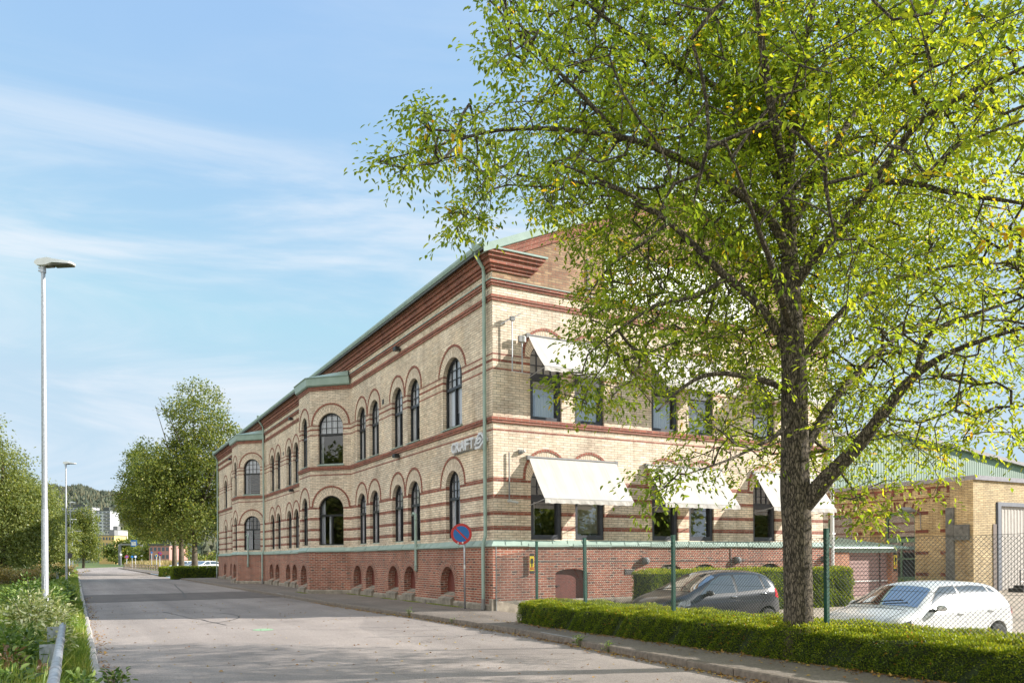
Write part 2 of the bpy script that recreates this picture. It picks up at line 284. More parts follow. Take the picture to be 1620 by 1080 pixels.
def ground_mat():
    m, nt, n, l, b = mat_new('lawn_soil'); t = n.new('ShaderNodeTexCoord'); P = t.outputs['Object']; a = noise(nt, P, 0.35, 8, 0.65); c = noise(nt, P, 20, 4, 0.7)
    r = ramp(nt, a.outputs['Fac'], [(0.3, (0.07, 0.11, 0.025)), (0.55, (0.11, 0.16, 0.035)), (0.75, (0.17, 0.17, 0.06))]); v = ramp(nt, c.outputs['Fac'], [(0.2, 0.55), (0.8, 1.35)])
    l.new(mixc(nt, 1.0, r.outputs[0], v.outputs[0], 'MULTIPLY'), b.inputs['Base Color']); b.inputs['Roughness'].default_value = 0.95; bump(nt, b, c.outputs['Fac'], 0.8, 0.05); return m
M['ground'] = ground_mat()
def leaf_mat(name, stops, trans=0.45, rough=0.45):
    m, nt, n, l, b = mat_new(name); a = n.new('ShaderNodeAttribute'); a.attribute_name = 'rnd'; a.attribute_type = 'GEOMETRY'
    r = ramp(nt, a.outputs['Fac'], stops); l.new(r.outputs[0], b.inputs['Base Color']); b.inputs['Roughness'].default_value = rough; b.inputs['Specular IOR Level'].default_value = 0.35
    tr = n.new('ShaderNodeBsdfTranslucent'); br = mixc(nt, 1.0, r.outputs[0], (1.9, 1.75, 0.7), 'MULTIPLY'); l.new(br, tr.inputs[0])
    ms = n.new('ShaderNodeMixShader'); ms.inputs[0].default_value = trans; l.new(b.outputs[0], ms.inputs[1]); l.new(tr.outputs[0], ms.inputs[2]); l.new(ms.outputs[0], n['Material Output'].inputs[0]); return m
M['leafA'] = leaf_mat('elm_leaf', [(0.0, (0.085, 0.145, 0.022)), (0.45, (0.19, 0.27, 0.034)), (0.8, (0.36, 0.405, 0.042)), (0.955, (0.50, 0.49, 0.045)), (0.98, (0.58, 0.44, 0.03)), (1.0, (0.50, 0.28, 0.03))], 0.55)
M['leafB'] = leaf_mat('far_tree_leaf', [(0.0, (0.07, 0.11, 0.03)), (0.5, (0.15, 0.19, 0.05)), (0.9, (0.24, 0.27, 0.08)), (1.0, (0.36, 0.33, 0.10))], 0.4)
M['leafC'] = leaf_mat('willow_leaf', [(0.0, (0.09, 0.13, 0.04)), (0.5, (0.18, 0.22, 0.07)), (1.0, (0.30, 0.32, 0.12))], 0.4)
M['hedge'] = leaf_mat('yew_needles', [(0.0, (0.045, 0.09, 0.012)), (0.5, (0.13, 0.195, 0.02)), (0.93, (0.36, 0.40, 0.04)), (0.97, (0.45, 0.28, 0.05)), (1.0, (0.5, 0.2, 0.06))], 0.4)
M['hedgecore'] = plain('hedge_inner_twigs', (0.03, 0.045, 0.015), 0.95, var=0.4)
M['shrub'] = leaf_mat('shrub_leaf', [(0.0, (0.05, 0.10, 0.025)), (0.5, (0.12, 0.20, 0.05)), (0.9, (0.23, 0.31, 0.09)), (1.0, (0.34, 0.42, 0.16))], 0.3, 0.3)
M['paleshrub'] = leaf_mat('pale_shrub_leaf', [(0.0, (0.12, 0.18, 0.05)), (0.5, (0.33, 0.38, 0.16)), (0.7, (0.65, 0.66, 0.42)), (1.0, (0.78, 0.78, 0.60))], 0.3, 0.35)
M['grassm'] = leaf_mat('grass_blade', [(0.0, (0.09, 0.17, 0.03)), (0.5, (0.20, 0.28, 0.05)), (0.85, (0.38, 0.38, 0.10)), (1.0, (0.48, 0.40, 0.17))], 0.3)
M['drygrass'] = leaf_mat('dry_weeds', [(0.0, (0.12, 0.13, 0.04)), (0.5, (0.30, 0.24, 0.11)), (1.0, (0.45, 0.34, 0.2))], 0.3)
M['litter'] = leaf_mat('fallen_leaf', [(0.0, (0.20, 0.09, 0.03)), (0.5, (0.36, 0.20, 0.07)), (1.0, (0.50, 0.36, 0.08))], 0.1)
M['deadleaf'] = leaf_mat('withered_leaf', [(0.0, (0.11, 0.07, 0.04)), (1.0, (0.22, 0.145, 0.085))], 0.15)
def bark_mat(name, c1, c2):
    m, nt, n, l, b = mat_new(name); t = n.new('ShaderNodeTexCoord'); mpn = n.new('ShaderNodeMapping'); mpn.inputs['Scale'].default_value = (1, 1, 0.28); l.new(t.outputs['Object'], mpn.inputs['Vector'])
    a = noise(nt, mpn.outputs[0], 26, 6, 0.7); v = n.new('ShaderNodeTexVoronoi'); v.inputs['Scale'].default_value = 32; v.feature = 'DISTANCE_TO_EDGE'
    ad = n.new('ShaderNodeVectorMath'); ad.operation = 'MULTIPLY_ADD'; ad.inputs[1].default_value = (0.05, 0.05, 0.05); l.new(a.outputs['Color'], ad.inputs[0]); l.new(mpn.outputs[0], ad.inputs[2]); l.new(ad.outputs[0], v.inputs['Vector'])
    r = ramp(nt, a.outputs['Fac'], [(0.32, c1), (0.62, c2), (0.78, tuple(x * 1.7 for x in c2))]); f = ramp(nt, v.outputs['Distance'], [(0.0, 0.35), (0.14, 1.0)])
    l.new(mixc(nt, 1.0, r.outputs[0], f.outputs[0], 'MULTIPLY'), b.inputs['Base Color']); b.inputs['Roughness'].default_value = 0.95; bump(nt, b, f.outputs[0], 1.0, 0.03); return m
M['bark'] = bark_mat('tree_bark', (0.048, 0.038, 0.027), (0.23, 0.19, 0.14))
M['barkfar'] = plain('far_bark', (0.10, 0.08, 0.055), 0.9, var=0.5, scale=2)
# ---------------------------------------------------------------- foliage mesh builders
def nrm(a): return a / (np.linalg.norm(a, axis=1, keepdims=True) + 1e-9)
def leaves(name, P, D, L, W, mat, parent=None, rnd=None, simple=False, fold=0.25, up=None):
    """P base points, D axis directions, L/W sizes: each leaf is a small folded blade."""
    N = len(P); P = np.asarray(P, float); D = nrm(np.asarray(D, float)); L = np.broadcast_to(L, (N,)).reshape(-1, 1); W = np.broadcast_to(W, (N,)).reshape(-1, 1)
    if up is None: up = rng.normal(size=(N, 3)) * 0.55 + np.array([0, 0, 1.0])
    S = nrm(np.cross(D, up)); U = np.cross(S, D)
    if simple:
        V = np.stack([P, P + D * L * 0.5 + S * W * 0.5, P + D * L, P + D * L * 0.5 - S * W * 0.5], 1); F = np.array([[0, 1, 2, 3]]); k = 4
    else:
        q = U * W * fold
        V = np.stack([P, P + D * L, P + D * L * .28 + S * W * .46 + q, P + D * L * .68 + S * W * .40 + q, P + D * L * .28 - S * W * .46 + q, P + D * L * .68 - S * W * .40 + q], 1)
        F = np.array([[0, 2, 3, 1], [0, 1, 5, 4]]); k = 6
    V = V.reshape(-1, 3); FF = (F[None] + (np.arange(N) * k)[:, None, None]).reshape(-1, 4)
    off = base_of(parent) if parent else Vector((0, 0, 0)); V = V - np.array(off)
    me = bpy.data.meshes.new(name); me.vertices.add(len(V)); me.vertices.foreach_set('co', V.astype(np.float32).ravel())
    me.loops.add(FF.size); me.loops.foreach_set('vertex_index', FF.astype(np.int32).ravel())
    me.polygons.add(len(FF)); me.polygons.foreach_set('loop_start', (np.arange(len(FF)) * 4).astype(np.int32)); me.polygons.foreach_set('loop_total', np.full(len(FF), 4, np.int32))
    if rnd is None: rnd = rng.random(N)
    at = me.attributes.new('rnd', 'FLOAT', 'POINT'); at.data.foreach_set('value', np.repeat(np.clip(rnd, 0, 1), k).astype(np.float32))
    me.materials.append(mat); me.update(calc_edges=True); me.validate()
    o = bpy.data.objects.new(name, me); col.objects.link(o)
    if parent: o.parent = parent
    return o
def tubes_np(name, segs, mat, parent, n=4):
    """segs: list of (points, radii) -> one mesh"""
    mb = MB()
    for pts, rad in segs: mb.tube(pts, rad, n if max(rad) < 0.03 else 8, cap=False)
    return mb.build(name, mat, parent, smooth=True)

# ---------------------------------------------------------------- ground, road, pavement, yard
def sheet(name, pts_grid, mat, kind='structure', label=None, parent=None, uvs=None):
    mb = MB(); nx = len(pts_grid); ny = len(pts_grid[0]); vs = [p for r in pts_grid for p in r]
    mb.add(vs, [(i * ny + j, (i + 1) * ny + j, (i + 1) * ny + j + 1, i * ny + j + 1) for i in range(nx - 1) for j in range(ny - 1)])
    o = mb.build(name, mat, parent); tag(o, label, None, None, kind); return o
def lot_z(x, y):
    z = -0.34 + (y - 9.9) * 0.03; z = max(-0.38, min(-0.1, z)); return z + 0.25 * max(0, min(1, (x - 24) / 8))
mb = MB()
for a, b, c, d in ((-1500, -200, 0.17, 3000), (10.75, -200, 3000, -6), (10.75, 71.4, 3000, 3000), (0.17, 195, 10.75, 3000), (0.17, -200, 10.75, -120), (50, -6, 3000, 71.4)):
    mb.quad((a, b, -0.02), (c, b, -0.02), (c, d, -0.02), (a, d, -0.02))
ground = mb.build('ground', M['ground']); tag(ground, kind='structure')
# undulating verge on the left, grass
xs = [-60, -30, -18, -10, -6, -4, -3, -2, -1.2, -0.5, 0.0, 0.17]; ys = [-8 + i * 1.5 for i in range(60)] + [90 + i * 12 for i in range(10)]
vz = lambda x, y: 0.09 + 0.05 * math.sin(x * 1.3 + y * 0.4) * min(1, abs(x - 0.17)) - (0.12 * max(0, min(1, (-x - 1) / 4)))
sheet('lawn', [[(x, y, vz(x, y)) for y in ys] for x in xs][::-1][::-1], M['ground'])
# road: straight to Y=190, then bending right
def road_edges():
    L, Rr = [], []
    for y in [-120, -20] + list(range(0, 195, 5)): L.append((0.30, y)); Rr.append((8.0 + (0.45 * math.exp(-((y - 17) / 6.0) ** 2) if y < 40 else 0) - (0.25 if y < 12 else 0) * min(1, (12 - y) / 6 if y < 12 else 0), y))
    cx, cy = 60.0, 190.0
    for i in range(1, 14):
        a = R(4 * i); L.append((120.3 - 120 * math.cos(a), cy + 120 * math.sin(a))); Rr.append((120.3 - 112.3 * math.cos(a), cy + 112.3 * math.sin(a)))
    return L, Rr
Lr, Rr = road_edges()
mb = MB(); vs = [(x, y, 0.0) for x, y in Lr] + [(x, y, 0.0) for x, y in Rr]; n = len(Lr)
mb.add(vs, [(i, n + i, n + i + 1, i + 1) for i in range(n - 1)]); road = mb.build('road', M['road']); tag(road, kind='structure')
mb = MB(); mb.quad((0.31, 35.2, .004), (8.0, 35.5, .004), (8.0, 43.1, .004), (0.31, 43.2, .004)); o = mb.build('asphalt_patch', M['patch']); tag(o, kind='structure')
def rx(y):
    for i in range(len(Rr) - 1):
        if Rr[i][1] <= y <= Rr[i + 1][1]:
            t = (y - Rr[i][1]) / (Rr[i + 1][1] - Rr[i][1] + 1e-9); return Rr[i][0] * (1 - t) + Rr[i + 1][0] * t
    return 8.0
# pavement on the right with building side edge
yy = [-120, -20] + [i for i in range(0, 80, 2)] + [82, 86, 90]
inner = lambda y: 10.80 if y > 17 else 10.715
mb = MB()
for i in range(len(yy) - 1):
    a, b = yy[i], yy[i + 1]; mb.quad((rx(a) + .14, a, .12), (inner(a + .01), a, .12), (inner(b - .01), b, .12), (rx(b) + .14, b, .12))
mb.quad((10.72, 15.9, .11), (12.3, 15.9, -.19), (12.3, 20.5, -.12), (10.79, 20.5, .11)); mb.quad((10.72, 15.9, .11), (10.72, 15.9, -.4), (12.3, 15.9, -.4), (12.3, 15.9, -.19))
pav = mb.build('pavement', M['walk']); tag(pav, kind='structure')
def kerb(name, xf, ys, w, side, ztop=0.125, km='stone'):
    mb = MB(); ch = 0.02
    y = ys[0]
    while y < ys[1]:
        l = 1.0; j = random.uniform(-.008, .008); jz = random.uniform(-.004, .004)
        x0 = xf(y) + j; x1 = xf(min(y + l, ys[1])) + j; z = ztop + jz; g = 0.006
        o = ch * side
        vs = [(x0, y + g, -.1), (x1, y + l - g, -.1), (x0, y + g, z - ch), (x1, y + l - g, z - ch), (x0 + o, y + g, z), (x1 + o, y + l - g, z), (x0 + w * side, y + g, z), (x1 + w * side, y + l - g, z), (x0 + w * side, y + g, -.1), (x1 + w * side, y + l - g, -.1)]
        mb.add(vs, [(0, 1, 3, 2), (2, 3, 5, 4), (4, 5, 7, 6), (6, 7, 9, 8), (0, 2, 4, 6, 8), (1, 9, 7, 5, 3)])
        y += l if y < 90 else 1.0
    o = mb.build(name, M[km]); tag(o, kind='structure'); return o
kerb('kerb', rx, (-4, 74), 0.12, 1)
kerb('kerb', lambda y: 0.30, (-4, 150), 0.13, -1, 0.10, 'palestone')
kerb('kerb', lambda y: 8.2, (110, 185), 0.14, 1)
mb = MB(); mb.quad((8.3, 80, .10), (10.80, 80, .10), (10.80, 200, .10), (8.3, 200, .10)); mb.quad((8.0, 90, -.01), (8.4, 90, -.01), (8.4, 200, -.01), (8.0, 200, -.01)); tag(mb.build('far_pavement', M['walk']), kind='structure')
# side street mouth and far pavement on the right
mb = MB(); mb.quad((8.0, 90, .112), (40, 90, .002), (40, 109, .002), (8.0, 109, .112)); tag(mb.build('side_street', M['walk']), kind='structure')
def seam(pts, w=.03):
    mb = MB(); P = [Vector((x, y, .007)) for x, y in pts]; vs = []
    for i, p in enumerate(P):
        t = (P[min(i + 1, len(P) - 1)] - P[max(i - 1, 0)]).normalized(); s_ = Vector((-t.y, t.x, 0)) * w * (.6 + .5 * random.random()); vs += [p - s_, p + s_]
    mb.add(vs, [(2 * i, 2 * i + 2, 2 * i + 3, 2 * i + 1) for i in range(len(P) - 1)]); tag(mb.build('tar_seam', M['tar']), kind='structure')
M['tar'] = plain('tar_seal', (.06, .055, .05), .6, var=.3)
def wob(x0, y0, x1, y1, n_=26, a=.18):
    out, o_ = [], 0
    for i in range(n_ + 1): o_ += random.uniform(-a, a) * .4; t = i / n_; out.append((x0 + (x1 - x0) * t + o_ * .3, y0 + (y1 - y0) * t + o_))
    return out
seam(wob(.4, 43.2, 7.9, 43.15, 20, .02), .04); seam(wob(.4, 35.2, 7.95, 35.5, 20, .02), .04); seam(wob(3.6, 19.5, 7.6, 16.6, 40, .14), .009); seam([(1.6 + 2.6 * math.cos(a_ * .14), 24.5 + 3.2 * math.sin(a_ * .14)) for a_ in range(-8, 12)], .02); seam(wob(2.4, 27.5, 3.4, 21.2, 26, .2), .022); seam(wob(4.2, 37, 6.2, 60, 50, .25), .03); seam(wob(6.2, 12.0, 7.6, 11.4, 20, .1), .008); seam([(6.9 + .8 * math.cos(a_ * .2), 31 + 1.6 * math.sin(a_ * .2)) for a_ in range(0, 14)], .02); pass
# yard behind hedge
xs = [10.75, 12, 14, 16, 18, 20, 22, 24, 26, 28, 30, 32, 36, 40, 45, 50]; ys = [-6, 0, 4, 7, 9, 11, 13, 15, 17, 19, 21, 24, 28]
sheet('yard', [[(x, y, lot_z(x, y)) for y in ys] for x in xs], M['lot'])
mb = MB(); mb.box(10.70, -6, -.4, 10.755, 16, .08); tag(mb.build('retaining_edge', M['concrete']), kind='structure')

# ---------------------------------------------------------------- wall panels with arched holes
def arc_pts(cx, cz, r, n=14): return [(cx + r * math.cos(math.pi * k / n), cz + r * math.sin(math.pi * k / n)) for k in range(n + 1)]
def frame_mat(o, ang): return Matrix.Translation((o[0], o[1], 0)) @ Matrix.Rotation(ang, 4, 'Z')
def hole_loop(h):
    u, w, zb, zc, r = h['u'], h['w'], h['zb'], h['zc'], h['w'] / 2
    rise = h.get('rise', r)
    return [(u - r, zb), (u + r, zb)] + [(u + r * math.cos(math.pi * k / 14), zc + rise * math.sin(math.pi * k / 14)) for k in range(15)]
def panel(mb, Mx, u0, u1, z0, z1, holes, depth=0.14, mat=0, top=None, rmat=None):
    out = [(u0, z0), (u1, z0)] + (top if top else [(u1, z1), (u0, z1)])
    pts = [Vector(p) for p in out]; edges = [(i, (i + 1) % len(out)) for i in range(len(out))]; loops = []
    for h in holes:
        lp = hole_loop(h); b = len(pts); pts += [Vector(p) for p in lp]; edges += [(b + i, b + (i + 1) % len(lp)) for i in range(len(lp))]; loops.append(lp)
    V, E_, F, *_ = delaunay_2d_cdt(pts, edges, [], 1, 1e-5)
    def inside(p, poly):
        c = False; j = len(poly) - 1
        for i in range(len(poly)):
            if (poly[i][1] > p[1]) != (poly[j][1] > p[1]) and p[0] < (poly[j][0] - poly[i][0]) * (p[1] - poly[i][1]) / (poly[j][1] - poly[i][1]) + poly[i][0]: c = not c
            j = i
        return c
    fs = []
    for f in F:
        c = sum((V[i] for i in f), Vector((0, 0))) / len(f)
        if inside(c, out) and not any(inside(c, lp) for lp in loops): fs.append(tuple(f))
    vs = [Mx @ Vector((v[0], 0, v[1])) for v in V]; uv = [(v[0], v[1]) for v in V]
    # orient outward (-y local)
    o2 = []
    for f in fs:
        a, b, c = (V[i] for i in f[:3]); o2.append(f if (b - a).cross(c - a) > 0 else tuple(reversed(f)))
    mb.add(vs, o2, uv, mat)
    for lp in loops:
        L = 0; k = len(lp)
        for i in range(k):
            a, b = lp[i], lp[(i + 1) % k]; d = math.hypot(b[0] - a[0], b[1] - a[1])
            q = [Mx @ Vector((a[0], 0, a[1])), Mx @ Vector((a[0], depth, a[1])), Mx @ Vector((b[0], depth, b[1])), Mx @ Vector((b[0], 0, b[1]))]
            if abs(a[0] - b[0]) < 1e-6: uvq = [(0, a[1]), (depth, a[1]), (depth, b[1]), (0, b[1])]
            else: uvq = [(0, L), (depth, L), (depth, L + d), (0, L + d)]
            mb.add(q, [(0, 1, 2, 3)], uvq, mat if rmat is None else rmat); L += d
def arch_trim(mb_s, mb_r, Mx, u, rh, zch, ro, zro, zband, t=0.08, n=16, ps=0.004, pr=0.022):
    """yellow voussoir ring between the opening and a thin proud red rim"""
    ri = ro - t
    def curve(r, zc, x0):
        pts = []
        a0 = math.asin(max(0.0, min(1, (zband - zc) / r)))
        for k in range(n + 1):
            a = a0 + (math.pi - 2 * a0) * k / n; pts.append((u + r * math.cos(a), zc + r * math.sin(a)))
        if zc > zband: pts = [(u + r, zband)] + pts + [(u - r, zband)]
        else: pts = [pts[0]] + pts + [pts[-1]]
        return pts
    A, B, Cc = curve(rh + .001, zch, u), curve(ri, zro, u), curve(ro, zro, u)
    L = 0; tr = lambda p, d: Mx @ Vector((p[0], -d, p[1]))
    for i in range(len(A) - 1):
        d = math.hypot((A[i + 1][0] + B[i + 1][0] - A[i][0] - B[i][0]) / 2, (A[i + 1][1] + B[i + 1][1] - A[i][1] - B[i][1]) / 2); w = math.hypot(A[i][0] - B[i][0], A[i][1] - B[i][1])
        if d > 1e-5: mb_s.add([tr(A[i], ps), tr(B[i], ps), tr(B[i + 1], ps), tr(A[i + 1], ps)], [(0, 1, 2, 3)], [(0, L), (w, L), (w, L + d), (0, L + d)])
        if math.hypot(B[i + 1][0] - B[i][0], B[i + 1][1] - B[i][1]) > 1e-5:
            mb_r.add([tr(B[i], pr), tr(Cc[i], pr), tr(Cc[i + 1], pr), tr(B[i + 1], pr), tr(B[i], 0), tr(Cc[i], 0), tr(Cc[i + 1], 0), tr(B[i + 1], 0)], [(0, 1, 2, 3), (1, 5, 6, 2), (3, 7, 4, 0)],
                     [(0, L), (t, L), (t, L + d), (0, L + d)] * 2)
        L += d
def sweep(mb, path, prof, closed=False, mat=0, caps=True):
    """path [(x,y)] seen from outside going left to right; prof [(offset_out, z)] polygon"""
    n = len(path); P = [Vector(p) for p in path]; rows = []
    for i in range(n):
        if closed or 0 < i < n - 1:
            d0 = (P[i] - P[i - 1]).normalized(); d1 = (P[(i + 1) % n] - P[i]).normalized()
        else:
            d0 = d1 = (P[1] - P[0]).normalized() if i == 0 else (P[-1] - P[-2]).normalized()
        n0 = Vector((d0.y, -d0.x)); n1 = Vector((d1.y, -d1.x)); m_ = (n0 + n1); m_ = m_ / (m_.dot(n0)) if m_.length > 1e-6 else n0
        rows.append([(P[i].x + m_.x * o, P[i].y + m_.y * o, z) for o, z in prof])
    k = len(prof); vs = [p for r in rows for p in r]; L = [0]
    for i in range(1, n): L.append(L[-1] + (P[i] - P[i - 1]).length)
    s = [0]
    for j in range(1, k + 1): s.append(s[-1] + math.hypot(prof[j % k][0] - prof[j - 1][0], prof[j % k][1] - prof[j - 1][1]))
    for i in range(n - 1 if not closed else n):
        a, b = i, (i + 1) % n
        for j in range(k):
            j2 = (j + 1) % k; mb.add([rows[a][j], rows[b][j], rows[b][j2], rows[a][j2]], [(3, 2, 1, 0)], [(L[a], s[j]), (L[a] + (P[b] - P[a]).length, s[j]), (L[a] + (P[b] - P[a]).length, s[j + 1]), (L[a], s[j + 1])], mat)
    if caps and not closed: mb.add(rows[0], [tuple(range(k))], None, mat); mb.add(rows[-1], [tuple(reversed(range(k)))], None, mat)

# ---------------------------------------------------------------- windows (local frame: x right, -y outward, z up, origin at sill centre)
win_cache = {}
def make_window(parent, Mx, u, zb, kind):
    """a part of the building: frame mesh 'window' with children glass, curtain, sill"""
    loc = Mx @ Vector((u, 0, zb)); ang = Mx.to_euler().z
    if kind in win_cache:
        src = win_cache[kind]; o = src.copy(); col.objects.link(o); o.parent = parent; o.location = loc - base_of(parent); o.rotation_euler = (0, 0, ang)
        for ch in src.children: c = ch.copy(); col.objects.link(c); c.parent = o
        return o
    K = dict(WK[kind]); w = K['w']; r = w / 2; zc = K['zc'] - K['zb']; zt = K['zt'] - K['zb']; rec = K.get('rec', 0.10); fw = K.get('fw', 0.06); style = K.get('style', 'street')
    fr = MB(); d0, d1 = rec, rec + 0.06
    fm = M['black'] if style != 'gable' else M['grey_frame']
    lp = [(-r, 0), (r, 0)] + arc_pts(0, zc, r, 14); li = [(-r + fw, fw), (r - fw, fw)] + arc_pts(0, zc, r - fw, 14)
    for i in range(len(lp)):
        j = (i + 1) % len(lp); a, b, c, d = lp[i], lp[j], li[j], li[i]
        fr.add([(a[0], d0, a[1]), (b[0], d0, b[1]), (c[0], d0, c[1]), (d[0], d0, d[1]), (c[0], d1, c[1]), (d[0], d1, d[1])], [(0, 1, 2, 3), (3, 2, 4, 5)])
    def bar(x0, z0, x1, z1, t0=d0 - .008, t1=d1): fr.box(x0, t0, z0, x1, t1, z1)
    bar(-r + fw - .01, zt - .045, r - fw + .01, zt + .045, d0 - .03)
    ri = r - fw
    zr = lambda x: zc + math.sqrt(max(0, ri * ri - x * x))
    if K.get('muntin', True):
        nc = K.get('nc', 3)
        for i in range(1, nc): x = -ri + 2 * ri * i / nc; bar(x - .012, zt, x + .012, zr(x), d0 + .01, d1 - .01)
        top = zr(0); nr = K.get('nr', 3)
        for i in range(1, nr):
            z = zt + (top - zt) * i / nr; xx = ri if z < zc else math.sqrt(max(0, ri * ri - (z - zc) ** 2)); bar(-xx, z - .012, xx, z + .012, d0 + .012, d1 - .012)
    if K.get('mull', True): bar(-.035, fw - .01, .035, zt, d0 - .015)
    if style == 'gable':   # heavy modern sash box standing a little proud in the lower light
        for (x0, z0, x1, z1) in ((-r + .01, .01, -r + .13, zt - .045), (r - .13, .01, r - .01, zt - .045), (-r + .13, .01, r - .13, .15), (-r + .13, zt - .17, r - .13, zt - .045)): fr.box(x0, d0 - .06, z0, x1, d1, z1)
    o = fr.build('window', fm, None, world=False); o.parent = parent; o.location = loc - base_of(parent); o.rotation_euler = (0, 0, ang)
    g = MB(); q = lp; g.add([(p[0] * .97, d0 + .04, p[1] if k > 1 else .02) for k, p in enumerate(q)], [tuple(range(len(q)))]); g.build('glass', M['glass_gable'] if style == 'gable' else M['glass'], o, world=False)
    c = MB()
    def drape(x0, x1, z0, z1, dd):
        nn = max(4, int((x1 - x0) / .035)); vs = []
        for i in range(nn + 1):
            x = x0 + (x1 - x0) * i / nn; y = dd + .02 * math.sin(i * 1.9)
            vs += [(x, y, z0), (x, y, z1)]
        c.add(vs, [(2 * i, 2 * i + 2, 2 * i + 3, 2 * i + 1) for i in range(nn)])
    cu = K.get('curtain', 'pair')
    if cu == 'pair': drape(-r, -r * .10, .02, K['top'] + .1, d1 + .03); drape(r * .16, r, .02, K['top'] + .1, d1 + .03); drape(-r * .2, r * .24, .5, K['top'] + .1, d1 + .07)
    elif cu == 'full': drape(-r, r, .02, K['top'], d1 + .10)
    elif cu == 'left': drape(-r, -r * .72, .02, K['top'], d1 + .12); drape(-r * .5, -r * .3, .02, zt, d1 + .25)
    elif cu == 'pale': drape(-r, r, zt, K['top'] + .2, d1 + .05); drape(-r * .45, r, .1, zt - .1, d1 + .14)  # lower drape imitates sky reflection in the upper gable glass
    elif cu == 'upper': drape(-r, r, zt + .02, K['top'], d1 + .08); drape(-r, -r * .8, .02, zt, d1 + .1)
    if c.v: c.build('curtain', M['curtain'], o, world=False)
    if cu == 'blind': c2 = MB(); c = MB(); drape(-r * .35, r, .1, zt - .3, d1 + .16); c.build('curtain', M['curtain'], o, world=False)  # drape added as a pale stand-in for sky reflected in the pane
    if cu in ('blind', 'blindlow'):
        b = MB(); zz = zt - .17; low = zz - (0.42 if cu == 'blind' else 0.95); b.box(-r + .13, d1 + .03, low, r - .13, d1 + .045, zz); b.box(-r + .03, d1 + .05, zt + .05, r - .03, d1 + .06, K['top']); b.build('blind', M['blind'], o, world=False)
    if K.get('sill', True):
        s = MB(); w2 = r + .05
        s.add([(-w2, d0, .035), (w2, d0, .035), (w2, -.07, -.03), (-w2, -.07, -.03), (w2, -.07, -.06), (-w2, -.07, -.06), (-w2, d0, -.0), (w2, d0, -.0)], [(3, 2, 1, 0), (5, 4, 2, 3), (6, 7, 4, 5), (0, 6, 5, 3), (2, 4, 7, 1)]); s.build('sill', M['copper'], o, world=False)
    win_cache[kind] = o; return o
WK = {
 'up_single': dict(w=1.50, zb=5.95, zc=7.48, zt=7.25, top=2.2, nc=4, rec=.13, fw=.075),
 'up_pair': dict(w=1.17, zb=5.95, zc=7.645, zt=7.25, top=2.2, rec=.13),
 'up_bay': dict(w=1.24, zb=5.95, zc=7.65, zt=7.30, top=2.2, nc=4, mull=False, curtain='upper', rec=.10),
 'up_front': dict(w=1.0, zb=5.95, zc=7.74, zt=7.25, top=2.2, rec=.10),
 'gr_single': dict(w=1.10, zb=2.30, zc=3.985, zt=3.62, top=2.15, nc=4, sill=False, rec=.13),
 'gr_pair': dict(w=1.17, zb=2.30, zc=3.92, zt=3.62, top=2.1, sill=False, rec=.13),
 'gr_bay': dict(w=1.24, zb=2.30, zc=3.92, zt=3.65, top=2.15, muntin=False, curtain='left', sill=False, rec=.10),
 'gr_bay2': dict(w=1.24, zb=2.30, zc=3.92, zt=3.65, top=2.15, nc=4, curtain='left', sill=False, rec=.10),
 'gr_front': dict(w=1.0, zb=2.30, zc=4.02, zt=3.62, top=2.15, sill=False, rec=.10),
 'up_gable': dict(w=1.13, zb=5.83, zc=7.66, zt=7.26, top=2.2, nc=4, nr=3, style='gable', mull=False, curtain='blind', rec=.12),
 'up_gable_b': dict(w=1.13, zb=5.83, zc=7.66, zt=7.26, top=2.2, nc=4, nr=3, style='gable', mull=False, curtain='pale', rec=.12),
 'gr_gable': dict(w=1.13, zb=2.22, zc=3.93, zt=3.55, top=2.1, nc=4, nr=3, style='gable', mull=False, curtain='left', sill=False, rec=.12),
 'gr_gable_b': dict(w=1.13, zb=2.22, zc=3.93, zt=3.55, top=2.1, nc=4, nr=3, style='gable', mull=False, curtain='blindlow', sill=False, rec=.12)}

# ---------------------------------------------------------------- main brick building
XW, YG, XE, YN = 10.80, 20.56, 25.37, 71.4
B = empty('brick_building', (XW, YG, 0.12), label='long two storey yellow brick building with red brick bands, arched windows and green metal trim', cat='building')
K1, K2 = 1.457, 1.40
Y1a, Y1b = 34.25, 39.11; Y2a, Y2b = 52.60, 57.75
RIM = dict(up_single=(1.12, 7.52), up_pair=(0.815, 7.87), up_bay=(0.975, 7.745), up_front=(0.94, 7.74), gr_single=(0.985, 4.02), gr_pair=(0.815, 4.18), gr_bay=(0.975, 4.015), gr_bay2=(0.975, 4.015), gr_front=(0.94, 4.06), up_gable=(0.83, 7.86), up_gable_b=(0.83, 7.86), gr_gable=(0.83, 4.16), gr_gable_b=(0.83, 4.16))
wallm, surm, rimm = MB(), MB(), MB()
S45 = math.sqrt(2)
def facade(Mx, u0, u1, wins, ztop=10.75, mat=0, top=None, mb=None):
    hs = []
    for u, k in wins:
        w = WK[k]; hs.append(dict(u=u, w=w['w'], zb=w['zb'], zc=w['zc']))
    panel(mb or wallm, Mx, u0, u1, 2.0, ztop, hs, 0.17, mat, top)
    for u, k in wins:
        w = WK[k]; ro, zro = RIM[k]; zband = 7.755 if k.startswith('up') else 4.015
        arch_trim(surm, rimm, Mx, u, w['w'] / 2, w['zc'], ro, zro, zband)
        make_window(B, Mx, u, w['zb'], k)
WL = R(-90)
def west(ya, yb, singles, pairs):   # ya > yb, seen from the street left end is ya
    Mx = frame_mat((XW, ya), WL); ws = []
    for y in singles: ws += [(ya - y, 'up_single'), (ya - y, 'gr_single')]
    for y in pairs: ws += [(ya - y, 'up_pair'), (ya - y, 'gr_pair')]
    facade(Mx, 0, ya - yb, ws)
west(Y1a, YG, [23.42], [26.80, 28.45, 31.12, 32.77])
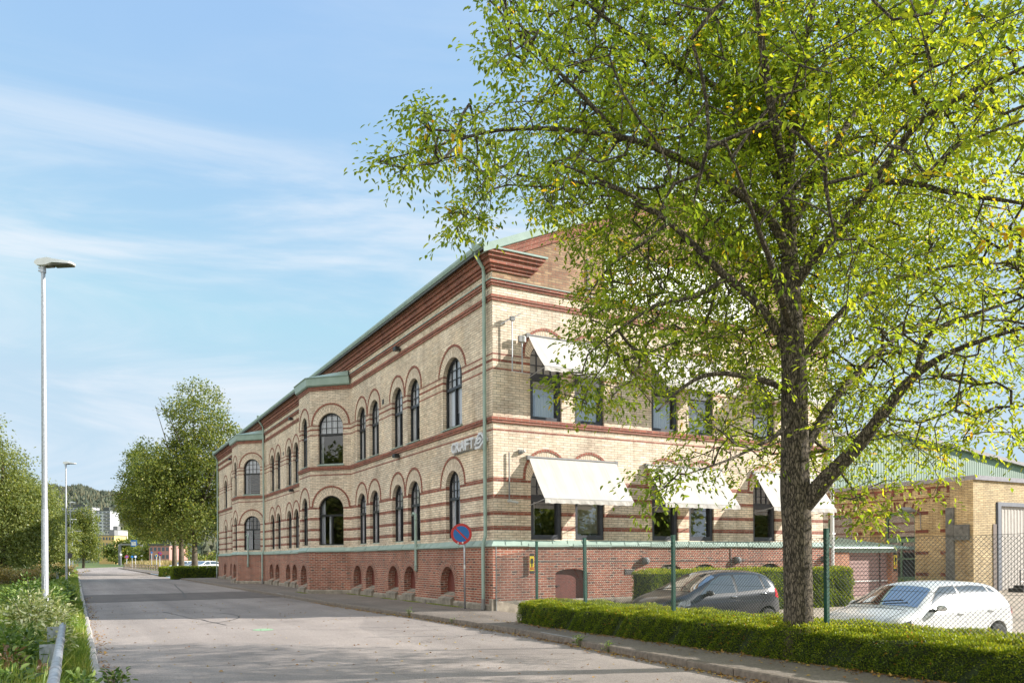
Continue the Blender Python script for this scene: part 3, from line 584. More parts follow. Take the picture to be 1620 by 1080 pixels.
west(Y2a, Y1b, [], [41.4, 44.3, 45.96, 48.72, 50.38])
west(YN, Y2b, [67.9], [59.1, 60.75, 63.2, 64.85])
def bay(ya, yb, k, ztop=9.86, gk='gr_bay'):
    c = k * S45; uc = c / 2
    # far cant, front, near cant  (left to right seen from the street)
    facade(frame_mat((XW, yb), R(-135 - 0)), 0, c, [(uc, 'up_bay'), (uc, gk)], ztop)
    fl = (yb - k) - (ya + k); facade(frame_mat((XW - k, yb - k), WL), 0, fl, [(fl / 2, 'up_front'), (fl / 2, 'gr_front')], ztop)
    facade(frame_mat((XW - k, ya + k), R(-45)), 0, c, [(c / 2 + .02, 'up_bay'), (c / 2 + .02, gk)], ztop)
bay(Y1a, Y1b, K1); bay(Y2a, Y2b, K2, gk='gr_bay2')
# hidden wall strips behind the bays and the upper wall above them
panel(wallm, frame_mat((XW, Y1b), WL), 0, Y1b - Y1a, 9.70, 10.75, []); panel(wallm, frame_mat((XW, Y2b), WL), 0, Y2b - Y2a, 9.70, 10.75, [])
wallm.build('street_wall', M['wall'], B)
gm = MB(); XP = 18.08; gs = 0.438; zv = lambda x: 10.72 + gs * ((x - XW) if x < XP else (XE - x))
gw = []
for uc, kk in ((13.45, 0), (18.12, 1), (22.75, 1)):
    for s in (-1, 1):
        u = uc + s * .805 - XW; gw += [(u, ['up_gable', 'up_gable_b'][s > 0 and kk == 0]), (u, 'gr_gable_b' if (s > 0 and kk == 0) else 'gr_gable')]
facade(frame_mat((XW, YG), 0), 0, XE - XW, gw, 10.7, 0, [(XE - XW, 10.72), (XP - XW, zv(XP)), (0, 10.72)], gm)
gm.build('gable_wall', M['gable'], B)
ob = MB(); ob.quad((XE, YG, 0), (XE, YN, 0), (XE, YN, 10.75), (XE, YG, 10.75)); ob.add([(XE, YN, 0), (XW, YN, 0), (XW, YN, 10.75), (XP, YN, zv(XP)), (XE, YN, 10.75)], [(0, 1, 2, 3, 4)]); ob.build('rear_wall', M['wall'], B)
surm.build('arch_voussoirs', M['ybrick'], B); rimm.build('arch_rim', M['rbrick'], B)
# floors inside so rooms are dark
fl = MB(); fl.box(XW + .35, YG + .35, 5.2, XE - .2, YN - .2, 5.4); fl.box(XW + .35, YG + .35, 1.7, XE - .2, YN - .2, 1.9); fl.box(XW + .35, YG + .35, 9.2, XE - .2, YN - .2, 9.4); fl.box(XW + 6, YG + .4, 1.9, XW + 6.1, YN - .3, 9.2); fl.box(XW + .4, YG + 5, 1.9, XE - .3, YG + 5.1, 9.2); fl.build('interior_floor', M['soffit'], B)
pathW = [(XW, YN), (XW, Y2b), (XW - K2, Y2b - K2), (XW - K2, Y2a + K2), (XW, Y2a), (XW, Y1b), (XW - K1, Y1b - K1), (XW - K1, Y1a + K1), (XW, Y1a), (XW, YG), (XE, YG), (XE, YN)]
# plinth with basement openings
PJ = 0.07
plm = MB(); rec_open = []
def off_path(path, d):
    n = len(path); out = []
    P = [Vector(p) for p in path]
    for i in range(n):
        d0 = (P[i] - P[i - 1]).normalized() if i else (P[1] - P[0]).normalized(); d1 = (P[i + 1] - P[i]).normalized() if i < n - 1 else d0
        n0 = Vector((d0.y, -d0.x)); n1 = Vector((d1.y, -d1.x)); m_ = n0 + n1; m_ = m_ / m_.dot(n0); out.append((P[i].x + m_.x * d, P[i].y + m_.y * d))
    return out
pp = off_path(pathW, PJ)
def pside(i, opens, w=1.12, zb=.46, zc=.84, depth=.30, kind='base'):
    a, b = Vector(pp[i]), Vector(pp[i + 1]); L = (b - a).length; ang = math.atan2(b.y - a.y, b.x - a.x); Mx = frame_mat(a, ang)
    hs = [dict(u=(Vector(o) - a).dot((b - a).normalized()), w=w, zb=zb, zc=zc) for o in opens]
    panel(plm, Mx, 0, L, 0.0, 2.03, hs, depth)
    for h in hs: rec_open.append((Mx, h['u'], kind))
xw = XW - PJ
ys_n = [23.72, 27.09, 28.80, 31.52, 33.2]; ys_m = [41.4, 44.45, 46.0, 48.75, 50.4]; ys_f = [59.1, 60.8, 63.2, 64.9, 67.9]
pside(0, [(xw, y) for y in ys_f])
for i in (1, 3, 5, 7): pside(i, [])
fm2 = ((Y2a + K2) + (Y2b - K2)) / 2; fm1 = ((Y1a + K1) + (Y1b - K1)) / 2
pside(2, [(XW - K2, fm2)]); pside(6, [(XW - K1, fm1)]); pside(4, [(xw, y) for y in ys_m]); pside(8, [(xw, y) for y in ys_n])
# gable plinth: low arched basement windows and a wider low door
a, b = Vector(pp[9]), Vector(pp[10]); Mg = frame_mat(a, 0)
hg = [dict(u=x - a.x, w=1.0, zb=.55, zc=1.18, rise=.24) for x in (17.45, 19.0, 22.15, 23.7)] + [dict(u=13.5 - a.x, w=1.2, zb=.05, zc=1.16, rise=.16)]
panel(plm, Mg, 0, (b - a).length, -0.35, 2.03, hg, .22); pside(10, [])
plm.build('plinth', M['plinth'], B)
# basement panels, rims, sills
pan0 = None
for Mx, u, k in rec_open:
    loc = Mx @ Vector((u, 0, 0))
    if pan0 is None:
        p = MB(); q = [(-.57, .44), (.57, .44)] + arc_pts(0, .84, .57, 16); p.add([(x, .26, z) for x, z in q], [tuple(range(len(q)))]); p.box(-.02, .245, .46, .02, .258, 1.38); p.box(-.50, .245, .78, .50, .258, .81)
        pan0 = p.build('basement_hatch', M['redpanel'], None, world=False); o = pan0
        rr = MB(); L = 0
        for kk in range(14):
            t0, t1 = math.pi * kk / 14, math.pi * (kk + 1) / 14; A = [(math.cos(t) * r_, .84 + math.sin(t) * r_) for t, r_ in ((t0, .561), (t0, .80), (t1, .80), (t1, .561))]; d = math.pi * .68 / 14
            rr.add([Vector((x, -.006, z)) for x, z in A], [(0, 1, 2, 3)], [(0, L), (.25, L), (.25, L + d), (0, L + d)]); L += d
        rr.build('arch', M['plinth'], o, world=False); sl = MB()
        sv = [(-.50, .26, .56), (.50, .26, .56), (-.50, -.13, .36), (.50, -.13, .36), (-.50, -.13, .12), (.50, -.13, .12), (-.50, .26, .12), (.50, .26, .12)]
        sl.add(sv, [(2, 3, 1, 0), (4, 5, 3, 2), (0, 6, 4, 2), (3, 5, 7, 1)]); sl.build('sill', M['concrete'], o, world=False)
    else:
        o = pan0.copy(); col.objects.link(o)
        for ch in pan0.children: c_ = ch.copy(); col.objects.link(c_); c_.parent = o
    o.parent = B; o.location = loc - base_of(B); o.rotation_euler = (0, 0, Mx.to_euler().z)
# gable basement windows and door leaf
gd = MB(); gd.box(13.5 - .6, YG - PJ + .15, .05, 13.5 + .6, YG - PJ + .19, 1.32); gd.box(12.95, YG - PJ + .13, .1, 13.0, YG - PJ + .15, 1.25); d_ = gd.build('basement_door', M['redpanel'], B)
hd = MB(); hd.box(12.98, YG - PJ + .09, .78, 13.12, YG - PJ + .13, .81); hd.build('handle', M['dark'], d_)
for x in (17.45, 19.0, 22.15, 23.7):
    w_ = MB(); y = YG - PJ + .15
    w_.box(x - .5, y, .55, x - .44, y + .05, 1.25); w_.box(x + .44, y, .55, x + .5, y + .05, 1.25); w_.box(x - .44, y, .55, x + .44, y + .05, .62); w_.box(x - .03, y - .01, .62, x + .03, y + .05, 1.42)
    for k in range(10):
        t0, t1 = math.pi * k / 10, math.pi * (k + 1) / 10; A = [(x + math.cos(t) * a_, 1.18 + math.sin(t) * b_) for t, a_, b_ in ((t0, .44, .18), (t0, .5, .24), (t1, .5, .24), (t1, .44, .18))]; w_.add([(p[0], y, p[1]) for p in A], [(0, 1, 2, 3)])
    w_.box(x - .25, y + .005, 1.1, x - .22, y + .04, 1.38); w_.box(x + .22, y + .005, 1.1, x + .25, y + .04, 1.38)
    wo = w_.build('basement_window', M['greyp'], B); g = MB(); g.quad((x - .5, y + .03, .55), (x + .5, y + .03, .55), (x + .5, y + .03, 1.42), (x - .5, y + .03, 1.42)); g.build('glass', M['glass'], wo)
cf = MB(); pf = [(0, -.35), (.045, -.35), (.045, .34), (.02, .40), (0, .40)]
sweep(cf, [pp[9], pp[10]], pf); sweep(cf, pp[:10], [(0, 0), (.05, 0), (.05, .25), (.0, .30)]); cf.build('foundation_course', M['concrete'], B)
st = MB(); st.prism([(xw - .09, YG - PJ - .09), (xw + .14, YG - PJ - .09), (xw + .14, YG - PJ + .1), (xw - .09, YG - PJ + .1)], .08, .46); st.build('corner_stone', M['concrete'], B)
# trim courses
tb = MB()
sweep(tb, pathW, [(0, 5.685), (.05, 5.685), (.05, 5.76), (.075, 5.765), (.075, 5.855), (0, 5.855)])
sweep(tb, pathW, [(0, 9.29), (.035, 9.29), (.035, 9.375), (.06, 9.38), (.06, 9.46), (0, 9.46)])
tb.build('string_course', M['rbrick'], B)
straights = [[(XW, YN), (XW, Y2b)], [(XW, Y2a), (XW, Y1b)], [(XW, Y1a), (XW, YG), (XE, YG), (XE, YG + 4)]]
lg, lgc = MB(), MB()
for s in straights:
    sweep(lg, s, [(0, 9.735), (.04, 9.735), (.04, 9.80), (.075, 9.805), (.075, 9.89), (0, 9.89)]); sweep(lgc, s, [(0, 9.893), (.10, 9.893), (.10, 9.915), (0, 9.96)])
lg.build('ledge_course', M['rbrick'], B)
cn = MB(); prof = [(0, 10.16), (.05, 10.16), (.05, 10.25), (.10, 10.255), (.10, 10.34), (.16, 10.345), (.16, 10.50), (.23, 10.505), (.23, 10.60), (.29, 10.605), (.29, 10.69), (0, 10.69)]
lay = [((0, 10.16), (.05, 10.16), (.05, 10.25), (0, 10.25)), ((0, 10.255), (.10, 10.255), (.10, 10.34), (0, 10.34)), ((0, 10.345), (.16, 10.345), (.16, 10.50), (0, 10.50)), ((0, 10.505), (.23, 10.505), (.23, 10.60), (0, 10.60)), ((0, 10.605), (.29, 10.605), (.29, 10.69), (0, 10.69))]
for q_, xe in zip(lay, (12.12, 12.20, 12.30, 12.40, 12.48)): sweep(cn, [(XW, YN), (XW, YG), (xe, YG)], list(q_))
# slanted end of the return
sweep(cn, [(23.9, YG), (XE, YG), (XE, YG + 3)], prof)
cn.build('cornice', M['rbrick'], B)
# verge corbels following the gable slope
vb = MB()
for d0, d1, pz0, pz1 in ((.0, .11, -.42, -.30), (.0, .15, -.295, -.18), (.0, .20, -.175, -.02)):
    for (xa, xb) in ((XW - .1, XP), (XP, XE + .1)):
        za, zb_ = zv(xa) + .12, zv(xb) + .12
        vb.add([(xa, YG - d1, za + pz0), (xb, YG - d1, zb_ + pz0), (xb, YG - d1, zb_ + pz1), (xa, YG - d1, za + pz1), (xa, YG + .01, za + pz0), (xb, YG + .01, zb_ + pz0), (xb, YG + .01, zb_ + pz1), (xa, YG + .01, za + pz1)], [(0, 1, 2, 3), (4, 5, 1, 0), (3, 2, 6, 7)], [(xa, 0), (xb, 0), (xb, .2), (xa, .2), (xa, .1), (xb, .1), (xb, .3), (xa, .3)])
vb.build('verge_course', M['rbrick'], B)
# roof
rf = MB(); e = .42; y0 = YG - .30; y1 = YN + .3; zr0 = lambda x: zv(x) + .14
for (xa, xb) in ((XW - e, XP), (XP, XE + e)):
    za, zb_ = zr0(xa), zr0(xb); za = 10.72 + gs * ((xa - XW)) + .2 if xa < XW else zb_ if False else zr0(xa); zb_ = 10.72 - gs * (xb - XE) + .2 if xb > XE else zr0(xb)
    if xa < XW: zb_ = zr0(XP) + .06
    else: za = zr0(XP) + .06
    rf.add([(xa, y0, za), (xb, y0, zb_), (xb, y1, zb_), (xa, y1, za), (xa, y0, za - .10), (xb, y0, zb_ - .10), (xb, y1, zb_ - .10), (xa, y1, za - .10)], [(3, 2, 1, 0), (4, 5, 6, 7), (0, 4, 7, 3), (1, 2, 6, 5)], None, 0)
roof = rf.build('roof', M['roofdark'], B)
vf = MB()
for (xa, xb) in ((XW - e - .02, XP), (XP, XE + e + .02)):
    za = (10.72 + gs * (xa - XW) if xa < XP else zr0(XP) - .06 - .14) + .2; zb_ = (10.72 - gs * (xb - XE) if xb > XP + .1 else zr0(XP) - .06 - .14) + .2
    if xa >= XP: za = zr0(XP) + .06
    if xb <= XP: zb_ = zr0(XP) + .06
    vf.add([(xa, y0 - .03, za - .20), (xb, y0 - .03, zb_ - .20), (xb, y0 - .03, zb_ + .03), (xa, y0 - .03, za + .03), (xa, y0 + .28, za + .03), (xb, y0 + .28, zb_ + .03), (xa, y0 + .25, za - .20), (xb, y0 + .25, zb_ - .20)], [(0, 1, 2, 3), (3, 2, 5, 4), (6, 7, 1, 0)])
vf.build('verge_flashing', M['copper'], B)
gt = MB(); gx = XW - e
sweep(gt, [(XW, YN + .3), (XW, YG - .30)], [(.29, 10.695), (.44, 10.72), (.47, 10.80), (.47, 10.86), (.40, 10.86), (.29, 10.74)])
sweep(gt, [(XW, YG), (12.55, YG)], [(0, 10.70), (.33, 10.695), (.33, 10.745), (0, 10.86)]); sweep(gt, [(23.6, YG), (XE, YG)], [(0, 10.70), (.33, 10.695), (.33, 10.745), (0, 10.86)])
gt.build('gutter', M['copper'], B)
lgc.build('ledge_flashing', M['copper'], B)
# plinth cap (sloping green sheet) with seams, extended ramps under windows
pc = MB(); sweep(pc, pathW, [(0, 2.00), (PJ + .06, 2.00), (PJ + .075, 2.03), (PJ + .06, 2.045), (0.0, 2.20)])
for i, (a, b) in enumerate(zip(pathW[:-2], pathW[1:-1])):
    a, b = Vector(a), Vector(b); L = (b - a).length; d = (b - a).normalized(); nn = Vector((d.y, -d.x)); k = 0.35
    while k < L - .2:
        p = a + d * k; q = [p + nn * (PJ + .066), p - nn * -.002]
        sk = d * .16
        A0 = Vector((q[0].x, q[0].y, 2.052)); B0 = Vector((q[1].x + sk.x * .3, q[1].y + sk.y * .3, 2.207)); w = Vector((d.x, d.y, 0)) * .008; up = Vector((0, 0, .014))
        pc.add([A0 - w, A0 + w, B0 + w, B0 - w, A0 - w + up, A0 + w + up, B0 + w + up, B0 - w + up], [(4, 5, 6, 7), (0, 1, 5, 4), (1, 2, 6, 5), (3, 0, 4, 7)]); k += 0.55
# tapering aprons below every ground floor window
for o in list(B.children):
    pass
pc.build('plinth_cap', M['copper'], B)
apm = {}
for o in [c for c in B.children if c.name.startswith('window')]:
    z = o.location.z + B.location.z
    if z > 3: continue
    w = .62
    if round(z, 3) in apm: c_ = apm[round(z, 3)].copy(); col.objects.link(c_); c_.parent = o; continue
    ap = MB(); ap.add([Vector(p) for p in ((-w, .12, .035), (w, .12, .035), (w + .1, -.145, 2.062 - z), (-w - .1, -.145, 2.062 - z), (w + .1, -.145, 2.0 - z), (-w - .1, -.145, 2.0 - z), (-w, .12, -.2), (w, .12, -.2))], [(3, 2, 1, 0), (5, 4, 2, 3), (6, 5, 3, 0), (4, 7, 1, 2)])
    apm[round(z, 3)] = ap.build('apron', M['copper'], o, world=False)
# bay roofs
for ya, yb, k in ((Y1a, Y1b, K1), (Y2a, Y2b, K2)):
    mb = MB(); path = [(XW, yb), (XW - k, yb - k), (XW - k, ya + k), (XW, ya)]
    sweep(mb, path, [(0, 9.47), (.10, 9.47), (.16, 9.52), (.20, 9.80), (.24, 9.86), (0, 9.86)])
    o_ = off_path(path, .24); t_ = [(XW - .02, yb + .05, 10.15), (XW - k * .25, yb - k * .9, 10.15), (XW - k * .25, ya + k * .9, 10.15), (XW - .02, ya - .05, 10.15)]
    vs = [(p[0], p[1], 9.862) for p in o_] + [(XW, yb - .3, 10.18), (XW, ya + .3, 10.18)]
    mb.add(vs, [(0, 1, 4), (1, 2, 5, 4), (2, 3, 5)][0:3]); mb.build('bay_roof', M['copper'], B)
def downpipe(x, y, x2, ztop=10.75, zbot=.2, gx=10.42, jog=True, flow=True):
    mb = MB(); pts = []
    if flow: mb.tube([(gx - .02, y, 10.98), (gx - .02, y, 10.72)], [.12, .10], 10); pts += [(gx - .02, y, 10.75), (gx, y, 10.62), (x - .02, y, 10.30), (x, y, 10.12)]
    else: pts += [(x, y, ztop)]
    pts += [(x, y, 2.34), (x2, y, 2.08), (x2, y, .45)]
    mb.tube(pts, .055, 10)
    for z in (9.3, 7.1, 4.9, 3.0): mb.tube([(x, y, z), (x, y, z + .05)], .064, 10)
    o = mb.build('downpipe', M['copper'], B, smooth=True); smooth_by_angle(o, 50)
    s = MB(); s.tube([(x2, y, .46), (x2, y, .16), (x2 - .03, y, .12)], .062, 10); s.build('pipe_shoe', M['greyp'], o)
downpipe(XW - .12, 20.86, XW - .20); downpipe(XW - .12, 52.42, XW - .22); downpipe(XW - .12, 71.35, XW - .2)
for yv in (26.30, 53.3):
    mb = MB(); x = XW - .14 if yv < 30 else XW - .95
    mb.tube([(x + .05, yv, 1.22), (x - .02, yv, 1.27), (x, yv, 1.36), (x, yv, 3.15), (x, yv, 3.24), (x - .06, yv + .07, 3.30), (x - .06, yv + .15, 3.22)], .05, 10)
    for z in (1.4, 3.05): mb.tube([(x, yv, z), (x, yv, z + .06)], .062, 10)
    mb.build('vent_pipe', M['copper'], B, smooth=True)
# white panelled opening in the gable, anchors, small vents
gw_ = MB(); y = YG
for k in range(4): gw_.box(14.86 + k * 1.62, y - .035, 9.97, 14.86 + k * 1.62 + 1.56, y - .002, 11.35)
gw_.box(14.80, y - .05, 11.35, 21.36, y - .002, 11.45); gw_.build('white_panel_strip', M['whitep'], B)
an = MB()
for x, z in ((14.2, 10.75), (21.96, 10.75)): an.box(x - .03, y - .04, z - .45, x + .03, y - .003, z + .35); an.box(x - .22, y - .06, z - .62, x + .12, y - .003, z - .56)
for yv, zvv in ((30.0, 7.85), (47.3, 7.85)): an.box(XW - .015, yv - .09, zvv, XW - .002, yv + .09, zvv + .2)
an.build('wall_anchor', M['dark'], B)
# awnings
aw0 = None
for xc in (13.605, 18.12, 22.98):
    for zt_, drop, pr in ((8.37, 1.12, .93), (4.69, 1.30, .90)):
        r_ = random.Random(int(xc * 10 + zt_ * 7)); A = empty('awning', (xc, YG - .02, zt_), parent=None); A.parent = B; A.location = Vector((xc, YG - .02, zt_)) - B.location
        mb = MB(); n, k = 26, 10; hw = 1.625; vs = []
        for i in range(n + 1):
            for j in range(k + 1):
                t = j / k; x = -hw + 2 * hw * i / n; sag = .05 * math.sin(math.pi * t) * (0.7 + .3 * math.sin(i * 1.3 + xc)) + .005 * math.sin(i * 1.3 + xc * 3) * t
                vs.append((x, -.06 - pr * t, -drop * t - sag + .0))
        for i in range(n + 1): x = -hw + 2 * hw * i / n; vs += [(x, -.06 - pr - .01, -drop - .11 + .012 * math.sin(i * 2.1))]
        fs = [(i * (k + 1) + j, i * (k + 1) + j + 1, (i + 1) * (k + 1) + j + 1, (i + 1) * (k + 1) + j) for i in range(n) for j in range(k)]
        b_ = (n + 1) * (k + 1); mb.add(vs, fs); fb = mb.build('fabric', M['fabric'], A, world=False, smooth=True); mb = MB()
        vs2 = []
        for i in range(n + 1): x = -hw + 2 * hw * i / n; vs2 += [(x, -.06 - pr - .012, -drop + .005), (x, -.06 - pr - .018 - .01 * math.sin(i * 1.7), -drop - .125 + .01 * math.sin(i * 2.3))]
        mb.add(vs2, [(2 * i, 2 * i + 1, 2 * i + 3, 2 * i + 2) for i in range(n)]); mb.build('valance', M['fabric'], A, world=False)
        mb = MB(); mb.tube([(-hw - .02, -.05, .02), (hw + .02, -.05, .02)], .035, 8); mb.tube([(-hw, -.06 - pr, -drop + .01), (hw, -.06 - pr, -drop + .01)], .014, 6); mb.build('roller_bar', M['greyp'], A, world=False)
        for s in (-1, 1):
            mb = MB(); mb.tube([(s * (hw - .03), 0, -drop - .14), (s * (hw - .03), -.05 - pr, -drop + .0)], .014, 6); mb.build('awning_arm', M['galv'], A, world=False); mb = MB(); mb.box(s * (hw + .01) - .05, -.08, -.06, s * (hw + .01) + .05, .018, .07); mb.build('end_bracket', M['greyp'], A, world=False)
# ---------------------------------------------------------------- wall-mounted things
def lettering():
    root = empty('wall_sign', (XW - .12, 22.5, 5.02), label='white block letters CRAFT with an angular emblem fixed high on the shaded street wall', cat='sign')
    Mx = Matrix.Translation((XW, 22.24, 0)) @ Matrix.Rotation(WL, 4, 'Z')
    u0 = 22.5 - 23.52; lh = .33; n = 5; wl_ = (23.52 - 21.86) / 5
    for k, ch in enumerate('CRAFT'):
        cu = bpy.data.curves.new('letter', 'FONT'); cu.body = ch; cu.size = .45; cu.extrude = .06; cu.offset = .014; cu.align_x = 'CENTER'
        t = bpy.data.objects.new('tmp', cu); me = bpy.data.meshes.new_from_object(t); bpy.data.objects.remove(t); bpy.data.curves.remove(cu)
        xs_ = [v.co.x for v in me.vertices]; wd = max(xs_) - min(xs_); cx_ = (max(xs_) + min(xs_)) / 2; ys_ = [v.co.y for v in me.vertices]; y0_, hh = min(ys_), max(ys_) - min(ys_)
        uc = u0 + wl_ * (k + .5)
        for v in me.vertices:
            p = Vector((uc + (v.co.x - cx_) / wd * wl_ * .90, -.07 - v.co.z, 5.05 + (v.co.y - y0_) / hh * lh)); v.co = (Mx @ p) - root.location
        me.name = 'letter'; me.materials.clear(); me.materials.append(M['lettering']); me.update(); o = bpy.data.objects.new('letter', me); col.objects.link(o); o.parent = root
    # emblem: a lozenge of interlocking bars ending in a point
    mb = MB(); cx_, cz_ = 22.5 - 21.47, 5.215
    def bar(pts, w=.035):
        for a, b in zip(pts[:-1], pts[1:]):
            a, b = Vector(a), Vector(b); d = (b - a).normalized(); nn = Vector((-d.y, d.x)) * w; a = a - d * w * .7; b = b + d * w * .7
            q = [a - nn, b - nn, b + nn, a + nn]; bar.k += .0025; mb.add([Mx @ Vector((p.x, yy_, p.y)) for yy_ in (-.13 - bar.k, -.01) for p in q], [(0, 1, 2, 3), (7, 6, 5, 4), (0, 4, 5, 1), (1, 5, 6, 2), (2, 6, 7, 3), (3, 7, 4, 0)])
    bar.k = 0
    bar([(cx_ - .30, cz_ - .10), (cx_ - .20, cz_ + .06), (cx_ - .04, cz_ + .20), (cx_ + .12, cz_ + .20), (cx_ + .34, cz_ - .0)]); bar([(cx_ - .26, cz_ - .2), (cx_ + .02, cz_ - .20), (cx_ + .34, cz_ - .02)])
    bar([(cx_ - .14, cz_ + .0), (cx_ + .02, cz_ + .08), (cx_ + .14, cz_ + .0), (cx_ + .0, cz_ - .08), (cx_ - .14, cz_ - .06)], .028)
    mb.build('emblem', M['lettering'], root)
    mb = MB(); mb.box(-.01 + u0, -.03, 5.02, 22.5 - 21.2, -.004, 5.05, M=Mx); mb.build('mounting_rail', M['greyp'], root)
lettering()
def floodlight(y, z, lab):
    r = empty('floodlight', (XW, y, z), label=lab, cat='wall light', group='black floodlights on the street wall')
    mb = MB(); mb.box(-.24, -.13, -.05, -.06, .13, .09); mb.box(-.06, -.04, -.03, 0, .04, .05); mb.build('housing', M['dark'], r, world=False)
    mb = MB(); mb.box(-.23, -.11, -.058, -.07, .11, -.052); mb.build('lens', M['greyp'], r, world=False)
floodlight(28.25, 5.56, 'black floodlight under the sill band between the near windows and the near bay')
floodlight(28.1, 9.58, 'black floodlight under the ledge nearest the building corner')
floodlight(44.9, 9.60, 'black floodlight high under the ledge between the two bays')
floodlight(44.9, 5.56, 'small black floodlight below the sill band between the two bays')
floodlight(65.0, 9.60, 'black floodlight high on the farthest stretch of street wall')
M['offwhite'] = plain('weathered_white_plastic', (.5, .5, .48), .5)
def cctv():
    r = empty('security_camera', (11.31, YG, 3.36), label='white security camera at the foot of a conduit beside the lower awning', cat='security camera')
    mb = MB(); mb.tube([(0, -.05, .02), (0, -.05, 1.45)], .022, 8); mb.build('conduit', M['greyp'], r, world=False)
    mb = MB(); mb.box(-.05, -.10, -.03, .05, 0, .05); mb.tube([(0, -.08, 0), (.08, -.16, -.02)], .015, 6); mb.tube([(.02, -.14, -.01), (.20, -.24, -.05)], .034, 10); mb.build('camera_body', M['offwhite'], r, world=False)
    r = empty('sensor_light', (11.72, YG, 4.85), label='small grey and white sensor light above the conduit near the lower awning', cat='wall light')
    mb = MB(); mb.box(-.07, -.08, -.06, .05, 0, .06); mb.build('base', M['greyp'], r, world=False); mb = MB(); mb.tube([(.03, -.06, 0), (.09, -.13, .03)], .045, 10); mb.build('lamp_head', M['offwhite'], r, world=False)
cctv()
def antennas():
    r = empty('antenna_mast', (11.38, YG - .15, 7.22), label='thin mast with a small tilted yagi antenna beside the upper awning', cat='antenna')
    mb = MB(); mb.tube([(0, 0, 0), (0, 0, 1.62)], .018, 6); mb.build('mast', M['galv'], r, world=False)
    mb = MB(); mb.tube([(-.42, -.05, 1.32), (.28, .0, 1.74)], .012, 5)
    for k in range(7): t = k / 6; p = Vector((-.42 + .7 * t, -.05 + .05 * t, 1.32 + .42 * t)); mb.tube([p + Vector((-.02, -.16, .0)), p + Vector((.02, .16, 0))], .006, 4)
    mb.build('yagi_elements', M['galv'], r, world=False); mb = MB(); mb.box(-.06, -.05, 1.5, .08, .05, 1.62); mb.build('mast_clamp', M['greyp'], r, world=False)
    r = empty('antenna_mast', (11.72, YG - .15, 7.2), label='short mast with a grey box and white dome left of the upper awning arch', cat='antenna')
    mb = MB(); mb.tube([(0, 0, 0), (0, 0, 1.0)], .018, 6); mb.tube([(-.36, 0, .02), (.36, .1, .02)], .012, 5); mb.build('mast', M['galv'], r, world=False)
    mb = MB(); mb.box(-.12, -.06, .92, -.02, .05, 1.1); mb.build('junction_box', M['greyp'], r, world=False); mb = MB(); mb.tube([(.06, 0, .93), (.06, 0, 1.08), (.06, 0, 1.13)], [.07, .07, .02], 10); mb.build('dome', M['offwhite'], r, world=False)
antennas()
for x, lab in ((16.35, 'round grey bulkhead lamp on the red brick plinth, nearest the street'), (20.45, 'round grey bulkhead lamp on the plinth above the dark hatchback'), (24.95, 'round grey bulkhead lamp on the plinth right of the tree trunk')):
    r = empty('bulkhead_lamp', (x, YG - PJ, 1.55), label=lab, cat='wall light', group='bulkhead lamps on the plinth')
    mb = MB(); mb.box(-.08, -.10, -.12, .08, 0, .12); mb.build('housing', M['greyp'], r, world=False); mb = MB(); mb.tube([(0, -.10, 0), (0, -.16, 0), (0, -.20, 0)], [.12, .11, .05], 14); mb.build('lamp_glass', M['greyp'], r, world=False)
mb = MB(); mb.tube([(12.3, YG - PJ - .015, 1.56), (25.2, YG - PJ - .015, 1.50)], .008, 4); mb.tube([(20.2, YG - PJ - .02, 1.0), (20.2, YG - PJ - .02, 1.98)], .015, 5); o = mb.build('wall_cable', M['greyp']); tag(o, 'thin grey cable strung along the red brick plinth between the round lamps', 'cable')
for x, lab in ((15.75, 'small louvred vent low on the plinth under the first round lamp'), (20.65, 'small louvred vent low on the plinth under the middle round lamp')):
    mb = MB()
    for k in range(4): mb.box(x - .17, YG - PJ - .03, 1.12 + k * .045, x + .17, YG - PJ - .003, 1.14 + k * .045)
    mb.box(x - .19, YG - PJ - .02, 1.10, x - .17, YG - PJ - .003, 1.30); mb.box(x + .17, YG - PJ - .02, 1.10, x + .19, YG - PJ - .003, 1.30); o = mb.build('wall_vent', M['greyp']); tag(o, lab, 'vent', 'vents on the plinth')
M['yellow'] = plain('yellow_enamel', (0.80, 0.62, 0.02), 0.4, var=0.03); M['red'] = plain('red_enamel', (0.52, 0.03, 0.03), 0.35, var=0.05); M['blue'] = plain('blue_enamel', (0.01, 0.15, 0.47), 0.35, var=0.05)
def warn(loc, s, lab):
    r = empty('warning_sign', loc, label=lab, cat='sign'); mb = MB(); mb.box(-.085 * s, -.02, -.26 * s, .085 * s, -.002, .26 * s); mb.build('plate', M['yellow'], r, world=False)
    mb = MB(); mb.box(-.087 * s, -.024, -.36 * s, .087 * s, -.002, -.262 * s); mb.box(-.087 * s, -.024, .262 * s, .087 * s, -.002, .34 * s); mb.tube([(0, -.021, .13 * s), (0, -.027, .13 * s)], .05 * s, 12); mb.box(-.055 * s, -.027, -.0 * s, .055 * s, -.021, .10 * s); mb.box(-.02 * s, -.027, -.12 * s, .02 * s, -.021, .02 * s); mb.build('pictogram', M['dark'], r, world=False)
    mb = MB(); mb.box(-.07 * s, -.026, -.17 * s, .07 * s, -.021, -.135 * s); mb.box(-.07 * s, -.026, -.22 * s, .07 * s, -.021, -.185 * s); mb.build('text_bars', M['red'], r, world=False)
warn((12.02, YG - PJ - .06, 1.50), .85, 'narrow yellow alarm sign with black guard pictogram on the plinth near the corner')
